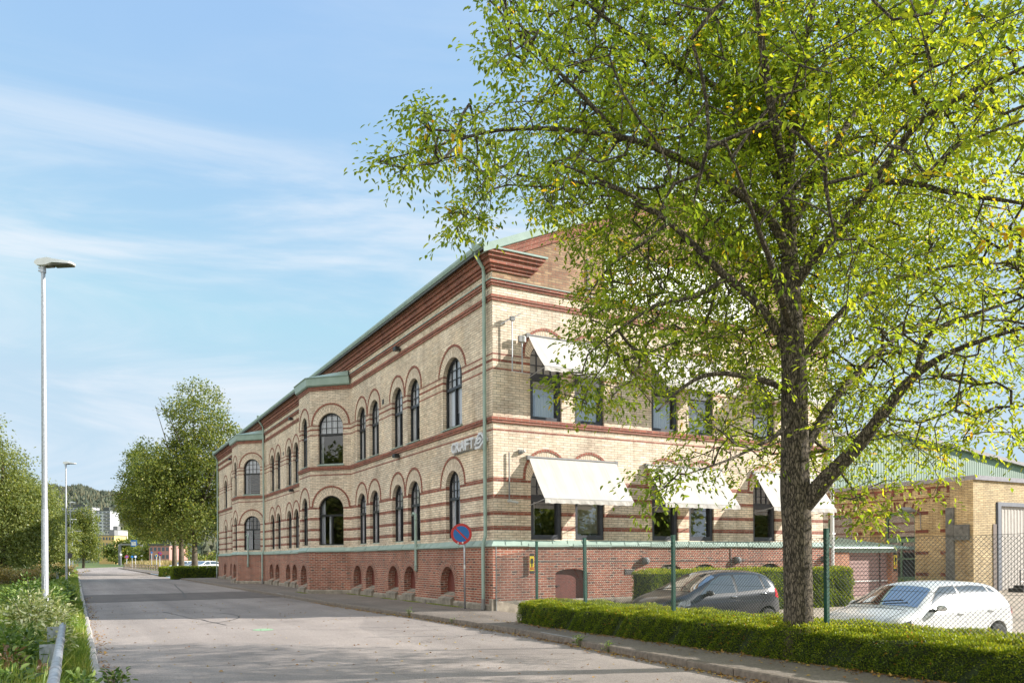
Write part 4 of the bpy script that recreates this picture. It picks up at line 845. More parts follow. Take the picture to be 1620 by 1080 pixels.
# ---------------------------------------------------------------- no parking sign
def sign_post():
    r = empty('no_parking_sign', (10.43, 21.78, .12), label='round blue and red no parking sign on a grey pole at the building corner', cat='road sign')
    mb = MB(); mb.tube([(0, 0, 0), (0, 0, 2.62)], .030, 10); mb.build('pole', M['galv'], r, world=False, smooth=True)
    a = math.atan2(-21.78, -10.43); nrmv = Vector((math.cos(a), math.sin(a), 0)); sd_ = Vector((-nrmv.y, nrmv.x, 0)) * -1
    # disc facing the camera direction, pole behind it
    rt = Vector((math.cos(PSI), -math.sin(PSI), 0)); f = Vector((-math.sin(PSI), -math.cos(PSI), 0)); f = (f + rt * .10).normalized(); rt = Vector((-f.y, f.x, 0)); c = f * .055 - rt * .10 + Vector((0, 0, 2.29))
    def disc(r0, r1, off, m_, name, n=40):
        mb = MB(); vs = []
        for k in range(n):
            t = 2 * math.pi * k / n; d = rt * math.cos(t) + Vector((0, 0, 1)) * math.sin(t); vs += [c + d * r0 + f * off, c + d * r1 + f * off, c + d * r1 + f * (off - .006), c + d * r0 + f * (off - .006)]
        fs = []
        for k in range(n):
            k2 = (k + 1) % n
            for i in range(4): fs.append((k * 4 + i, k * 4 + (i + 1) % 4, k2 * 4 + (i + 1) % 4, k2 * 4 + i))
        mb.add(vs, fs); return mb.build(name, m_, r, world=False)
    disc(0.001, .325, 0, M['greyp'], 'back_plate'); disc(.001, .262, .008, M['blue'], 'blue_disc'); disc(.245, .322, .012, M['red'], 'red_ring')
    mb = MB(); d = (rt * .707 - Vector((0, 0, 1)) * .707); w = Vector((0, 0, 1)) * .707 + rt * .707
    vs = [c + d * s * .262 + w * t * .026 + f * o_ for o_ in (.0135, .008) for s, t in ((-1, -1), (1, -1), (1, 1), (-1, 1))]; mb.add(vs, [(0, 1, 2, 3), (0, 4, 5, 1), (2, 6, 7, 3)]); mb.build('red_bar', M['red'], r, world=False)
    mb = MB(); mb.tube([c - f * .06 + Vector((0, 0, -.18)), c - f * .06 + Vector((0, 0, -.14))], .035, 8); mb.tube([c - f * .06 + Vector((0, 0, .14)), c - f * .06 + Vector((0, 0, .18))], .035, 8)
    mb.tube([c + f * .010 - rt * .10 + Vector((0, 0, -.27)), c + f * .018 - rt * .10 + Vector((0, 0, -.27))], .022, 8); mb.tube([c + f * .010 + rt * .04 + Vector((0, 0, -.26)), c + f * .018 + rt * .04 + Vector((0, 0, -.26))], .028, 8); mb.build('bracket', M['whitep'], r, world=False)
    mb = MB(); mb.tube([(0, 0, 1.22), (0, 0, 1.34)], .033, 10); mb.build('sticker', M['whitep'], r, world=False)
sign_post()
M['railgrey'] = plain('weathered_rail_zinc', (0.36, 0.38, 0.41), 0.5, 0.35, var=0.3, scale=14)
# ---------------------------------------------------------------- lampposts
def make_lamp():
    r = empty('street_lamp', (-.65, 22.1, 0)); 
    mb = MB(); mb.tube([(0, 0, -.1), (0, 0, 2.9), (0, 0, 2.92)], [.078, .074, .066], 16); mb.tube([(0, 0, 2.92), (0, 0, 6.0), (0, 0, 8.62)], [.066, .056, .046], 16); o = mb.build('pole', M['galv'], r, world=False, smooth=True); smooth_by_angle(o, 40)
    mb = MB(); mb.tube([(0, 0, 8.62), (0, 0, 8.80)], .062, 12); mb.box(-.12, -.02, 8.66, -.05, .02, 8.69); mb.box(-.12, -.02, 8.73, -.05, .02, 8.76); mb.build('collar', M['galv'], r, world=False)
    mb = MB(); mb.box(-.035, -.085, .9, .035, -.06, 1.3); mb.build('hatch', M['railgrey'], r, world=False)
    mb = MB(); prof = [(-.22, .10, .10, .04), (-.12, .13, .14, -.02), (.05, .15, .15, -.03), (.20, .16, .16, -.02), (.36, .16, .12, .02), (.60, .17, .08, .0), (.88, .15, .04, -.02), (.93, .10, .02, -.015)]
    vs = []
    for x, w, t, b in prof: vs += [(x, -w, 8.80 + b), (x, w, 8.80 + b), (x, w * .8, 8.80 + t), (x, -w * .8, 8.80 + t)]
    n = len(prof); fs = [(i * 4 + k, i * 4 + (k + 1) % 4, i * 4 + 4 + (k + 1) % 4, i * 4 + 4 + k) for i in range(n - 1) for k in range(4)] + [(3, 2, 1, 0), tuple((n - 1) * 4 + k for k in range(4))]; mb.add(vs, fs); mb.build('lamp_head', M['whitep'], r, world=False)
    mb = MB(); mb.box(.34, -.145, 8.762, .88, .145, 8.785); mb.box(.10, -.04, 8.74, .34, .04, 8.77); mb.build('lens', plain('brown_lens', (.09, .08, .05), .3), r, world=False)
    return r
lamp = make_lamp()
for ch in lamp.children:
    if ch.name.split('.')[0] in ('lamp_head', 'lens'): ch.scale = (.84, .8, 1); lamp.rotation_euler.z = -PSI * 1.2
tag(lamp, 'tall galvanised street lamp nearest the camera, standing among the left shrubs', 'street lamp', 'street lamps along the left kerb')
for k, lab in ((1, 'second galvanised street lamp along the left kerb, its arm over the road'), (2, 'third street lamp along the left kerb, behind the second one'), (3, 'farthest street lamp on the left, lowest in the picture')):
    c = copy_tree(lamp); c.location = (-.65 + .05 * k, 22.1 + 44.2 * k, 0); c['label'] = lab
M['railgrey_'] = plain('weathered_rail_zinc', (0.36, 0.38, 0.41), 0.5, 0.35, var=0.3, scale=14)
# ---------------------------------------------------------------- pipe guard rail
r = empty('pipe_guard_rail', (-.2, 8, 0), label='grey galvanised pipe guard rail leading along the left verge', cat='guard rail')
mb = MB(); mb.tube([(-.17, 1.5, .62), (-.17, 8, .64), (-.19, 14.55, .62)], .047, 14); mb.tube([(-.17, 8.3, .64), (-.17, 8.42, .64)], .052, 14); mb.tube([(-.175, 11.6, .63), (-.175, 11.72, .63)], .052, 14); mb.build('rail', M['railgrey'], r, smooth=True)
for y in (3.2, 7.3, 11.4, 14.4):
    mb = MB(); mb.box(-.30, y - .05, -.1, -.215, y + .05, .60); mb.box(-.40, y - .055, .2, -.225, y - .05, .62); mb.build('post', M['galv'], r)
# ---------------------------------------------------------------- chain link fence
M['fgreen'] = plain('green_fence_paint', (0.02, 0.085, 0.06), 0.4, var=0.2); M['wire'] = plain('green_grey_wire', (0.06, 0.075, 0.07), 0.5, 0.1)
fp = [(9.80, -5.0), (9.80, -1.0), (9.80, 3.6), (9.80, 7.98), (9.75, 11.36), (9.68, 14.15), (10.0, 16.75), (10.78, 20.38)]
fence = empty('chain_link_fence', (9.6, 11.2, .1), label='green chain link fence with square steel posts standing behind the low hedge', cat='fence')
for k, (x, y) in enumerate(fp):
    mb = MB(); lean = .0
    a, b = Vector((x, y, -.2)), Vector((x, y, 2.06))
    if k == 5: a, b = Vector((x - .05, y - .08, -.2)), Vector((x + .06, y + .12, 2.08))
    if k == 7: mb.tube([(x, y, -.2), (x, y, 2.0)], .016, 6); mb.build('end_post', M['greyp'], fence); continue
    mb.tube([a, b], .042 if k != 6 else .036, 4, square=True); mb.tube([b, b + Vector((0, 0, .012))], .047, 4, square=True)
    mb.build('post', M['fgreen'], fence)
def fence_mesh():
    # diamond mesh made of zig-zag wires, each wire a thin 3-sided tube (numpy)
    segs = []; pitch = .062; ztop = 1.93; zbot = .42
    V, F = [], []
    for (a, b) in zip(fp[:-1], fp[1:]):
        a = Vector(a); b = Vector(b); L = (b - a).length; d = (b - a) / L; last = b == Vector(fp[-1])
        nrow = int((ztop - zbot) / pitch); n = int(L / pitch)
        for s in (1, -1):
            # straight diagonal wires clipped to the panel
            k = -nrow
            while k < n + nrow:
                u0 = k * pitch; u1 = u0 + (ztop - zbot) * 1.0; z0, z1 = (zbot, ztop) if s == 1 else (ztop, zbot)
                ua, ub, za, zb = u0, u1, z0, z1
                if ua < 0: za = z0 + (z1 - z0) * (0 - u0) / (u1 - u0); ua = 0
                if ub > L: zb = z0 + (z1 - z0) * (L - u0) / (u1 - u0); ub = L
                if ub - ua > .02:
                    def pt(u, z):
                        zz = z
                        if last: zz = zbot + (z - zbot) * (1 - .16 * (u / L)) 
                        sag = .035 * math.sin(math.pi * u / L) * (z - zbot) / 1.5
                        p = a + d * u; q = .02 * math.sin(3 * u + z * 2); return Vector((p.x + q - .035, p.y, zz - sag))
                    m_ = max(1, int((ub - ua) / .5)); P = [pt(ua + (ub - ua) * i / m_, za + (zb - za) * i / m_) for i in range(m_ + 1)]
                    segs.append(P)
                k += 1
    rad = .0028
    for P in segs:
        b0 = len(V); t = (P[-1] - P[0]).normalized(); u = t.cross(Vector((1, 0, 0))).normalized(); w = t.cross(u)
        for p in P:
            for k in range(3): an = k * 2.094; V.append(p + u * math.cos(an) * rad + w * math.sin(an) * rad)
        for i in range(len(P) - 1):
            for k in range(3): F.append((b0 + i * 3 + k, b0 + i * 3 + (k + 1) % 3, b0 + i * 3 + 3 + (k + 1) % 3, b0 + i * 3 + 3 + k))
    off = base_of(fence); me = bpy.data.meshes.new('wire_mesh'); me.from_pydata([tuple(v - off) for v in V], [], F); me.materials.append(M['wire']); me.update()
    o = bpy.data.objects.new('wire_mesh', me); col.objects.link(o); o.parent = fence
    mb = MB()
    for (a, b) in zip(fp[:-1], fp[1:]):
        last = b == fp[-1]
        for z in (1.93, 1.2):
            z2 = z if not last else .42 + (z - .42) * .84; mb.tube([(a[0] - .035, a[1], z), ((a[0] + b[0]) / 2 - .035, (a[1] + b[1]) / 2, (z + z2) / 2 - .03), (b[0] - .035, b[1], z2)], .0025, 4)
    mb.build('line_wire', M['wire'], fence)
fence_mesh()
# ---------------------------------------------------------------- hedges
def hedge(loc0, x0, y0, x1, y1, z0, z1, n, lab, size=.036, zf=None, group=None, rot=0, wob=.085, cellf=None):
    """box hedge: dark twig core and a dense shell of small leaves with a wavy clipped surface"""
    cx, cy = (x0 + x1) / 2, (y0 + y1) / 2
    r = empty('hedge', (cx, cy, z0), label=lab, cat='hedge', group=group)
    A = {'top': (x1 - x0) * (y1 - y0), 'w': (y1 - y0) * (z1 - z0), 'e': (y1 - y0) * (z1 - z0), 's': (x1 - x0) * (z1 - z0), 'n': (x1 - x0) * (z1 - z0)}; tot = sum(A.values())
    Ps, Ns = [], []
    for s, a in A.items():
        m_ = int(n * a / tot); u = rng.random(m_); v = rng.random(m_)
        if s == 'top': P = np.stack([x0 + u * (x1 - x0), y0 + v * (y1 - y0), np.full(m_, z1)], 1); N = np.array([0, 0, 1.])
        elif s in 'we': P = np.stack([np.full(m_, x0 if s == 'w' else x1), y0 + u * (y1 - y0), z0 + v * (z1 - z0)], 1); N = np.array([-1. if s == 'w' else 1., 0, 0])
        else: P = np.stack([x0 + u * (x1 - x0), np.full(m_, y0 if s == 's' else y1), z0 + v * (z1 - z0)], 1); N = np.array([0, -1. if s == 's' else 1., 0])
        Ps.append(P); Ns.append(np.tile(N, (m_, 1)))
    P = np.concatenate(Ps); N = np.concatenate(Ns)
    # round the edges
    rr_ = .10; C = np.stack([np.clip(P[:, 0], x0 + rr_, x1 - rr_), np.clip(P[:, 1], y0 + rr_, y1 - rr_), np.minimum(P[:, 2], z1 - rr_)], 1); D = P - C; dl = np.linalg.norm(D, axis=1, keepdims=True); dirn = D / (dl + 1e-9)
    w = wob * (np.sin(P[:, 0] * 5.1 + P[:, 1] * 3.7) * .5 + np.sin(P[:, 1] * 7.3 + P[:, 2] * 9.1 + P[:, 0] * 2) * .35 + np.sin(P[:, 1] * 19 + P[:, 2] * 17 + P[:, 0] * 23) * .3)
    P = C + dirn * (np.minimum(dl, rr_) + w[:, None] + (rng.random((len(P), 1)) - .75) * .06)
    Dv = dirn * .8 + rng.normal(size=P.shape) * .6 + np.array([0, 0, .35]); red = (rng.random(len(P)) < .02) * (np.sin(P[:, 1] * 2.2) > .2)
    rn = rng.random(len(P)) * .8 + .12 * np.sin(P[:, 1] * 1.7) * .3 + .1; rn = np.clip(rn, 0, .92); rn = np.where(N[:, 2] > .5, np.clip(rn * .62 + .40, 0, .95), rn * .9); rn[red] = 1.0  # top leaves coloured lighter and yellower to stand in for sunlight there
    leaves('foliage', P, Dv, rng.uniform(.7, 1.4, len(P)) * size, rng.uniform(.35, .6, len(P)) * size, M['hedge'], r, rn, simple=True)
    mb = MB(); q = .07; mb.box(x0 + q, y0 + q, z0 + .0, x1 - q, y1 - q, z1 - q); mb.build('twig_core', M['hedgecore'], r)
    return r
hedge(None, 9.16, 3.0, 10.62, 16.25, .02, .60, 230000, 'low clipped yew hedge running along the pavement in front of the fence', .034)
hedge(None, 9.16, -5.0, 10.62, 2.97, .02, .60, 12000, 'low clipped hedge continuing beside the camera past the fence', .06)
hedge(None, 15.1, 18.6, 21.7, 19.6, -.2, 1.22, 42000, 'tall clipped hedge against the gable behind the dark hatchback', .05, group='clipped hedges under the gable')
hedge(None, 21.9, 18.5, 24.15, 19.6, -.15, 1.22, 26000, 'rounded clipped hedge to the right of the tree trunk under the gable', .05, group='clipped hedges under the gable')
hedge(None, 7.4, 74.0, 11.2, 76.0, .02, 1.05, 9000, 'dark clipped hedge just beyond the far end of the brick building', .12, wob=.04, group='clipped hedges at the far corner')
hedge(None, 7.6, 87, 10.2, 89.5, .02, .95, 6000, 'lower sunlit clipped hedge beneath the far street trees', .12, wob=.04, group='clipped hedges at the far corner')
# ---------------------------------------------------------------- trees
CAMP = np.array([0, 0, H]); FWn = np.array(FW); RTn = np.array(RT); UPn = np.array(UPV)
def view_slopes(P):
    v = P - CAMP; d = v @ FWn; return 810 + FPX * (v @ RTn) / d, 883 - FPX * (v @ UPn) / d, d
def at_px(x, y, d): return Vector(CAMP) + (FW + RT * ((x - 810) / FPX) - UPV * ((y - 883) / FPX)) * d
def in_poly(x, y, poly):
    c = np.zeros(len(x), bool); j = len(poly) - 1
    for i in range(len(poly)):
        xi, yi = poly[i]; xj, yj = poly[j]
        with np.errstate(divide='ignore', invalid='ignore'): t = ((yi > y) != (yj > y)) & (x < (xj - xi) * (y - yi) / (yj - yi + 1e-12) + xi)
        c ^= t; j = i
    return c
def grow(main, clusters, rmin=.0045, step=.28, gain=.0032):
    """attach every leaf cluster to the nearest branch node; returns twig segments and cluster directions"""
    NP = [p for pts, rad in main for p in pts]; NR = [r_ for pts, rad in main for r_ in rad]
    cap = len(NP) + len(clusters) * 6; nodes = np.zeros((cap, 3)); nodes[:len(NP)] = np.array([tuple(p) for p in NP]); nr = np.zeros(cap); nr[:len(NR)] = NR; n = len(NP)
    base = nodes[:n].copy(); d0 = np.min(np.linalg.norm(clusters[:, None] - base[None], axis=2), axis=1); order = np.argsort(d0); paths = []; par = np.full(cap, -1); cnt = np.zeros(cap); nodelist = []
    dirs = np.zeros_like(clusters)
    for ci in order:
        c = clusters[ci]; dd = np.linalg.norm(nodes[:n] - c, axis=1); j = int(np.argmin(dd)); dist = dd[j]; a = nodes[j].copy(); m_ = max(1, min(5, int(dist / step + .5)))
        mid = rng.normal(size=3) * .05 * dist + np.array([0, 0, .10 * dist]); prev = j; ids = [j]
        for k in range(1, m_ + 1):
            t = k / m_; p = a * (1 - t) + c * t + mid * (4 * t * (1 - t)) * .6; nodes[n] = p; par[n] = prev; ids.append(n); prev = n; n += 1
        dirs[ci] = nodes[ids[-1]] - nodes[ids[-2]]; paths.append(ids); q = prev
        while q >= 0 and par[q] >= 0: cnt[q] += 1; q = par[q]
    segs = []
    for ids in paths:
        rad = [min(.022, max(rmin, gain * math.sqrt(cnt[i]))) if par[i] >= 0 else None for i in ids]; rad[0] = min(rad[1] * 1.15, .025) if rad[0] is None else rad[0]
        segs.append(([Vector(nodes[i]) for i in ids], rad))
    return segs, dirs
def resample(pts, rad, step=.22, jit=.02):
    P, Q = [], []
    for i in range(len(pts) - 1):
        a, b = Vector(pts[i]), Vector(pts[i + 1]); m_ = max(1, int((b - a).length / step))
        for k in range(m_):
            t = k / m_; P.append(a.lerp(b, t) + Vector(rng.normal(size=3)) * jit * (0 if (k == 0 and i == 0) else 1)); Q.append(rad[i] * (1 - t) + rad[i + 1] * t)
    P.append(Vector(pts[-1])); Q.append(rad[-1])
    # smooth
    for _ in range(2):
        P = [P[0]] + [(P[i - 1] + P[i] * 2 + P[i + 1]) / 4 for i in range(1, len(P) - 1)] + [P[-1]]
    return P, Q
def leaf_sprays(C, D, per, spread, L, W, droop=.25):
    """each cluster is a flat, slightly drooping fan: short twiglets in one plane with alternate leaves"""
    n = len(C); k = per; d = nrm(D * np.array([1, 1, .35]) + rng.normal(size=D.shape) * .25 + np.array([0, 0, -.12])); upc = nrm(np.array([0, 0, 1.0]) + rng.normal(size=(n, 3)) * .28); s_ = nrm(np.cross(d, upc))
    d = np.repeat(d, k, 0); s_ = np.repeat(s_, k, 0); upc = np.repeat(upc, k, 0); base = np.repeat(C, k, 0); ang = rng.choice([-.85, -.42, 0, .42, .85], n * k)[:, None] + rng.normal(size=(n * k, 1)) * .08
    t = rng.random((n * k, 1)) ** .75; tw = d * np.cos(ang) + s_ * np.sin(ang); sc = np.repeat(rng.uniform(.7, 1.35, (n, 1)), k, 0); P = base - d * .10 + tw * t * spread * sc + np.array([0, 0, -1.0]) * (t * spread) ** 2 * .5
    sg = rng.choice([-1, 1], (n * k, 1)); a2 = ang + sg * rng.uniform(.5, 1.0, (n * k, 1)); Dv = nrm(d * np.cos(a2) + s_ * np.sin(a2) + np.array([0, 0, -droop]) * (.4 + t) + rng.normal(size=P.shape) * .13); return P, Dv, upc + rng.normal(size=P.shape) * .22
def main_tree():
    g = .10; root = empty('street_tree', (9.45, 8.19, .1), label='large leafy tree with yellowing leaves and a thick rough trunk behind the hedge', cat='tree')
    B0 = (1262, 1015, 11.57)
    raw = [
     ([(1262, 1040, 11.57), (1262, 985, 11.57), (1262, 930, 11.57), (1260, 860, 11.57), (1259, 780, 11.57), (1257, 700, 11.57), (1257, 600, 11.57), (1253, 520, 11.57), (1250, 450, 11.6), (1250, 380, 11.6), (1246, 300, 11.6), (1252, 220, 11.6), (1265, 120, 11.5), (1285, 20, 11.4), (1295, -120, 11.3), (1300, -260, 11.2)], [24, 23, 22.5, 22.5, 23.5, 21.5, 20, 18, 15, 13.5, 12, 9, 8, 6.5, 4, 2]),
     ([(1262, 815, 11.57), (1290, 775, 11.4), (1325, 740, 11.2), (1362, 700, 11.1), (1400, 650, 10.9), (1430, 605, 10.8), (1475, 570, 10.6), (1530, 545, 10.4), (1620, 515, 10.1), (1700, 500, 9.8)], [14, 15, 14, 13, 11, 9, 6.5, 5, 3.5, 2]),
     ([(1262, 735, 11.57), (1283, 690, 11.8), (1305, 655, 12.1), (1335, 610, 12.5), (1385, 560, 13.0), (1440, 520, 13.5), (1500, 500, 13.9)], [11, 10, 8.5, 7, 5, 3.5, 2]),
     ([(1252, 575, 11.57), (1225, 515, 11.5), (1200, 480, 11.4), (1150, 440, 11.3), (1110, 400, 11.1), (1060, 350, 10.9), (1004, 312, 10.7), (950, 280, 10.5), (890, 262, 10.3)], [9, 8, 7.5, 7, 6, 5, 4, 3, 2]),
     ([(1256, 585, 11.57), (1290, 540, 11.7), (1333, 489, 11.9), (1365, 466, 12.1), (1420, 440, 12.4), (1500, 420, 12.8), (1600, 415, 13.2)], [8, 7, 6, 5, 4, 3, 2]),
     ([(1250, 420, 11.57), (1237, 370, 11.5), (1205, 330, 11.3), (1155, 296, 11.1), (1100, 259, 11.0), (1050, 238, 10.9), (980, 215, 10.8), (910, 205, 10.7), (850, 203, 10.6), (790, 205, 10.5), (735, 216, 10.4), (690, 232, 10.3), (640, 245, 10.25), (600, 255, 10.2)], [11, 9, 7.5, 7, 6.5, 6, 5, 4.3, 3.8, 3, 2.4, 1.8, 1.3, .9]),
     ([(1246, 340, 11.57), (1235, 290, 11.8), (1215, 240, 12.2), (1185, 195, 12.5), (1155, 148, 12.8), (1130, 100, 13.0), (1100, 40, 13.3), (1060, -60, 13.6)], [9, 8.5, 8, 7, 6, 5, 4, 2]),
     ([(1248, 280, 11.57), (1225, 200, 11.0), (1212, 120, 10.6), (1200, 20, 10.2), (1190, -90, 9.8)], [9, 8, 7, 5, 3]),
     ([(1252, 360, 11.57), (1290, 290, 11.8), (1322, 222, 12.2), (1374, 152, 12.8), (1426, 93, 13.3), (1480, 40, 13.8), (1560, -40, 14.3)], [9, 8.5, 7.5, 6.5, 5, 4, 2]),
     ([(1254, 460, 11.57), (1290, 400, 11.4), (1335, 352, 11.2), (1400, 263, 10.9), (1452, 189, 10.6), (1520, 150, 10.4), (1600, 115, 10.1), (1700, 70, 9.8)], [9, 8.5, 8, 7, 6, 5, 3.5, 2]),
     ([(1378, 290, 11.0), (1430, 285, 10.8), (1490, 305, 10.6), (1560, 312, 10.4), (1620, 322, 10.2), (1700, 340, 10.0)], [6, 5.5, 5, 4, 3, 2]),
     ([(1257, 625, 11.57), (1215, 602, 11.2), (1165, 592, 10.9), (1115, 592, 10.6), (1075, 610, 10.4), (1040, 650, 10.2)], [7, 6, 5, 4, 3, 2]),
     ([(1450, 590, 10.8), (1462, 528, 10.9), (1528, 500, 11.2), (1620, 470, 11.5)], [6, 5, 4, 2]),
     ([(1250, 480, 11.57), (1262, 440, 12.4), (1280, 400, 13.4), (1290, 360, 14.6), (1300, 330, 15.8)], [9, 8, 7, 5, 3]),
     ([(1252, 520, 11.57), (1235, 470, 10.8), (1215, 400, 9.9), (1190, 330, 9.0), (1150, 230, 8.2)], [8, 7, 5.5, 4, 2]),
     ([(1254, 300, 11.57), (1330, 250, 12.6), (1430, 200, 14.2), (1500, 170, 15.6)], [8, 7, 5, 3]),
     ([(1150, 440, 11.3), (1100, 470, 11.0), (1040, 480, 10.8), (980, 520, 10.6), (930, 560, 10.5)], [5, 4, 3, 2, 1]),
     ([(1060, 350, 10.9), (1010, 390, 10.8), (960, 420, 10.7), (930, 470, 10.6)], [4, 3, 2, 1]),
     ([(980, 215, 10.8), (930, 160, 10.7), (880, 110, 10.6), (820, 50, 10.4), (770, 0, 10.3), (740, -40, 10.2)], [4.5, 4, 3, 2.2, 1.5, 1]),
     ([(1004, 312, 10.7), (960, 290, 10.5), (900, 285, 10.4), (850, 300, 10.3), (800, 285, 10.2), (760, 308, 10.1), (735, 345, 10.0)], [3.5, 3, 2.5, 2, 1.6, 1.2, .8]),
     ([(1155, 148, 12.8), (1080, 110, 12.6), (1000, 60, 12.4), (930, 10, 12.2), (880, -40, 12.0)], [6, 5, 4, 3, 2]),
     ([(1257, 655, 11.57), (1230, 690, 10.9), (1180, 715, 10.3), (1130, 735, 9.9), (1085, 750, 9.7)], [5, 4, 3, 2, 1.2]),
    ]
    main = []
    for pts, rad in raw:
        P = [at_px(p[0], p[1], p[2] + .18) for p in pts]; Rr_ = [r_ * p[2] / FPX * (1.0 if r_ > 14 else .88) for r_, p in zip(rad, pts)]
        main.append(resample(P, Rr_, .20, .012))
    tb_ = MB()
    for k, (P, Q) in enumerate(main):
        if k == 0: Q = [q * (1 + .10 * math.exp(-max(0, p.z + .0) / .35)) for p, q in zip(P, Q)]
        tb_.tube(P, Q, 14 if k == 0 else 8, cap=False)
    tr = tb_.build('trunk', M['bark'], root, smooth=True)
    # crown envelope, traced as view directions, filled through a thick volume
    poly = [(755, 0), (762, 25), (752, 60), (770, 98), (800, 112), (792, 88), (850, 75), (872, 110), (858, 150), (840, 172), (800, 160), (770, 150), (735, 165), (700, 175), (655, 150), (620, 165), (640, 188), (700, 200), (650, 215), (583, 236), (598, 272), (660, 262), (700, 268), (732, 282), (738, 310), (712, 330), (716, 352), (732, 368), (755, 352), (785, 335), (760, 320), (800, 300), (830, 330), (850, 350), (880, 350), (890, 385), (915, 400), (935, 430), (925, 452), (895, 470), (925, 505), (885, 530), (930, 562), (935, 590), (880, 605), (860, 618), (900, 640), (930, 665), (960, 640), (1010, 650), (1060, 620), (1090, 680), (1062, 705), (1030, 730), (1000, 752), (1040, 778), (1090, 752), (1140, 770), (1170, 792), (1185, 745), (1240, 735), (1300, 760), (1312, 812), (1350, 835), (1400, 828), (1412, 790), (1440, 770), (1480, 800), (1492, 745), (1530, 700), (1560, 690), (1600, 705), (1640, 690), (1750, 700), (1900, 600), (1980, 300), (1850, -50), (1600, -300), (1250, -400), (950, -300), (800, -130)]
    N = 60000; C0 = np.array([9.45 - .4, 8.2, 8.6]); rad = np.array([6.6, 6.3, 6.6]); u = nrm(rng.normal(size=(N, 3))) * (rng.random((N, 1)) ** .45); P = C0 + u * rad; x, y, d = view_slopes(P)
    ok = in_poly(x, y, poly) & (d > 5.5) & (P[:, 2] > 2.3)
    # clumpiness: keep where a smooth 3D noise is high
    q = np.sin(P[:, 0] * 2.1 + 1.3 * np.sin(P[:, 1] * 1.7)) + np.sin(P[:, 1] * 2.3 + 1.1 * np.sin(P[:, 2] * 1.9)) + np.sin(P[:, 2] * 2.7 + P[:, 0]); ok &= rng.random(N) < np.clip(.48 + .36 * q, .03, 1)
    xx, yy_, dd_ = x, y, d
    left = np.clip((x - 700) / 500, 0, 1); ok &= rng.random(N) < np.where(y > 560, .95, .45 + .55 * left)
    # keep the lower trunk and the gap below the right limb clear
    ok |= in_poly(x, y, poly) & (d > 12.2) & (P[:, 2] > 3.0) & (x > 850) & (rng.random(N) < .35)
    ok &= ~((d < 10.6) & (x > 900) & (rng.random(N) < np.where(y < 520, .72, .45)))
    hole = ((x > 1225) & (x < 1300) & (y > 560) & (d < 11.9)) | ((x > 1290) & (y > 740) & (rng.random(N) < .2)) | ((y > 570) & (x < 1230) & (rng.random(N) < .4)) | ((x > 1190) & (x < 1310) & (y > 190) & (y < 560) & (d < 11.2) & (rng.random(N) < .7))
    ok &= ~hole
    P = P[ok]; P = P[:CROWN_N]
    # edge tips, along the traced outline of the left limbs
    e = []
    for (px, py, dd) in [(590, 245, 10.2), (600, 262, 10.2), (625, 262, 10.3), (650, 250, 10.3), (630, 168, 10.3), (645, 172, 10.3), (668, 190, 10.4), (690, 205, 10.4), (720, 205, 10.5), (660, 232, 10.3), (680, 255, 10.3), (715, 255, 10.4), (735, 270, 10.2), (700, 332, 10.0), (708, 352, 10.0), (718, 360, 10.0), (740, 340, 10.1), (745, 300, 10.1), (780, 105, 10.4), (765, 60, 10.3), (790, 90, 10.4), (820, 95, 10.5), (835, 160, 10.6), (800, 150, 10.5), (860, 330, 10.4), (880, 600, 10.4), (905, 600, 10.4), (1010, 760, 9.8), (1030, 775, 9.8), (1055, 760, 9.8), (1600, 695, 10.2), (1350, 815, 10.8), (1380, 800, 10.9), (1330, 800, 10.9)]:
        for k in range(5): e.append(at_px(px + 16 + rng.normal() * 9, py + rng.normal() * 9, dd + rng.normal() * .25))
    P = np.concatenate([P, np.array([tuple(v) for v in e])])
    segs, D = grow(main, P); tubes_np('twigs', segs, M['bark'], tr, 4)
    LP, LD, LU = leaf_sprays(P, D, LEAF_PER, .44, .1, .05, .45); n = len(LP)
    xr, yr, dr = view_slopes(LP); rnv = rng.random(n) * .55 + np.repeat(rng.random(len(P)), LEAF_PER) * .33 + np.clip((xr - 1150) / 450, 0, 1) * .14; cl = np.repeat(rng.random(len(P)), LEAF_PER); rnv = np.clip(rnv, 0, .94); yel = (cl < .020) & (rng.random(n) < .7) | (rng.random(n) < .004); rnv[yel] = .96 + .04 * rng.random(yel.sum())  # leaves on the right tinted paler, painting in the sun's backlight
    leaves('crown', LP, LD, rng.uniform(.05, .105, n), rng.uniform(.026, .046, n), M['leafA'], root, rnv, up=LU)
    return root
CROWN_N = 9600; LEAF_PER = 18
main_tree()
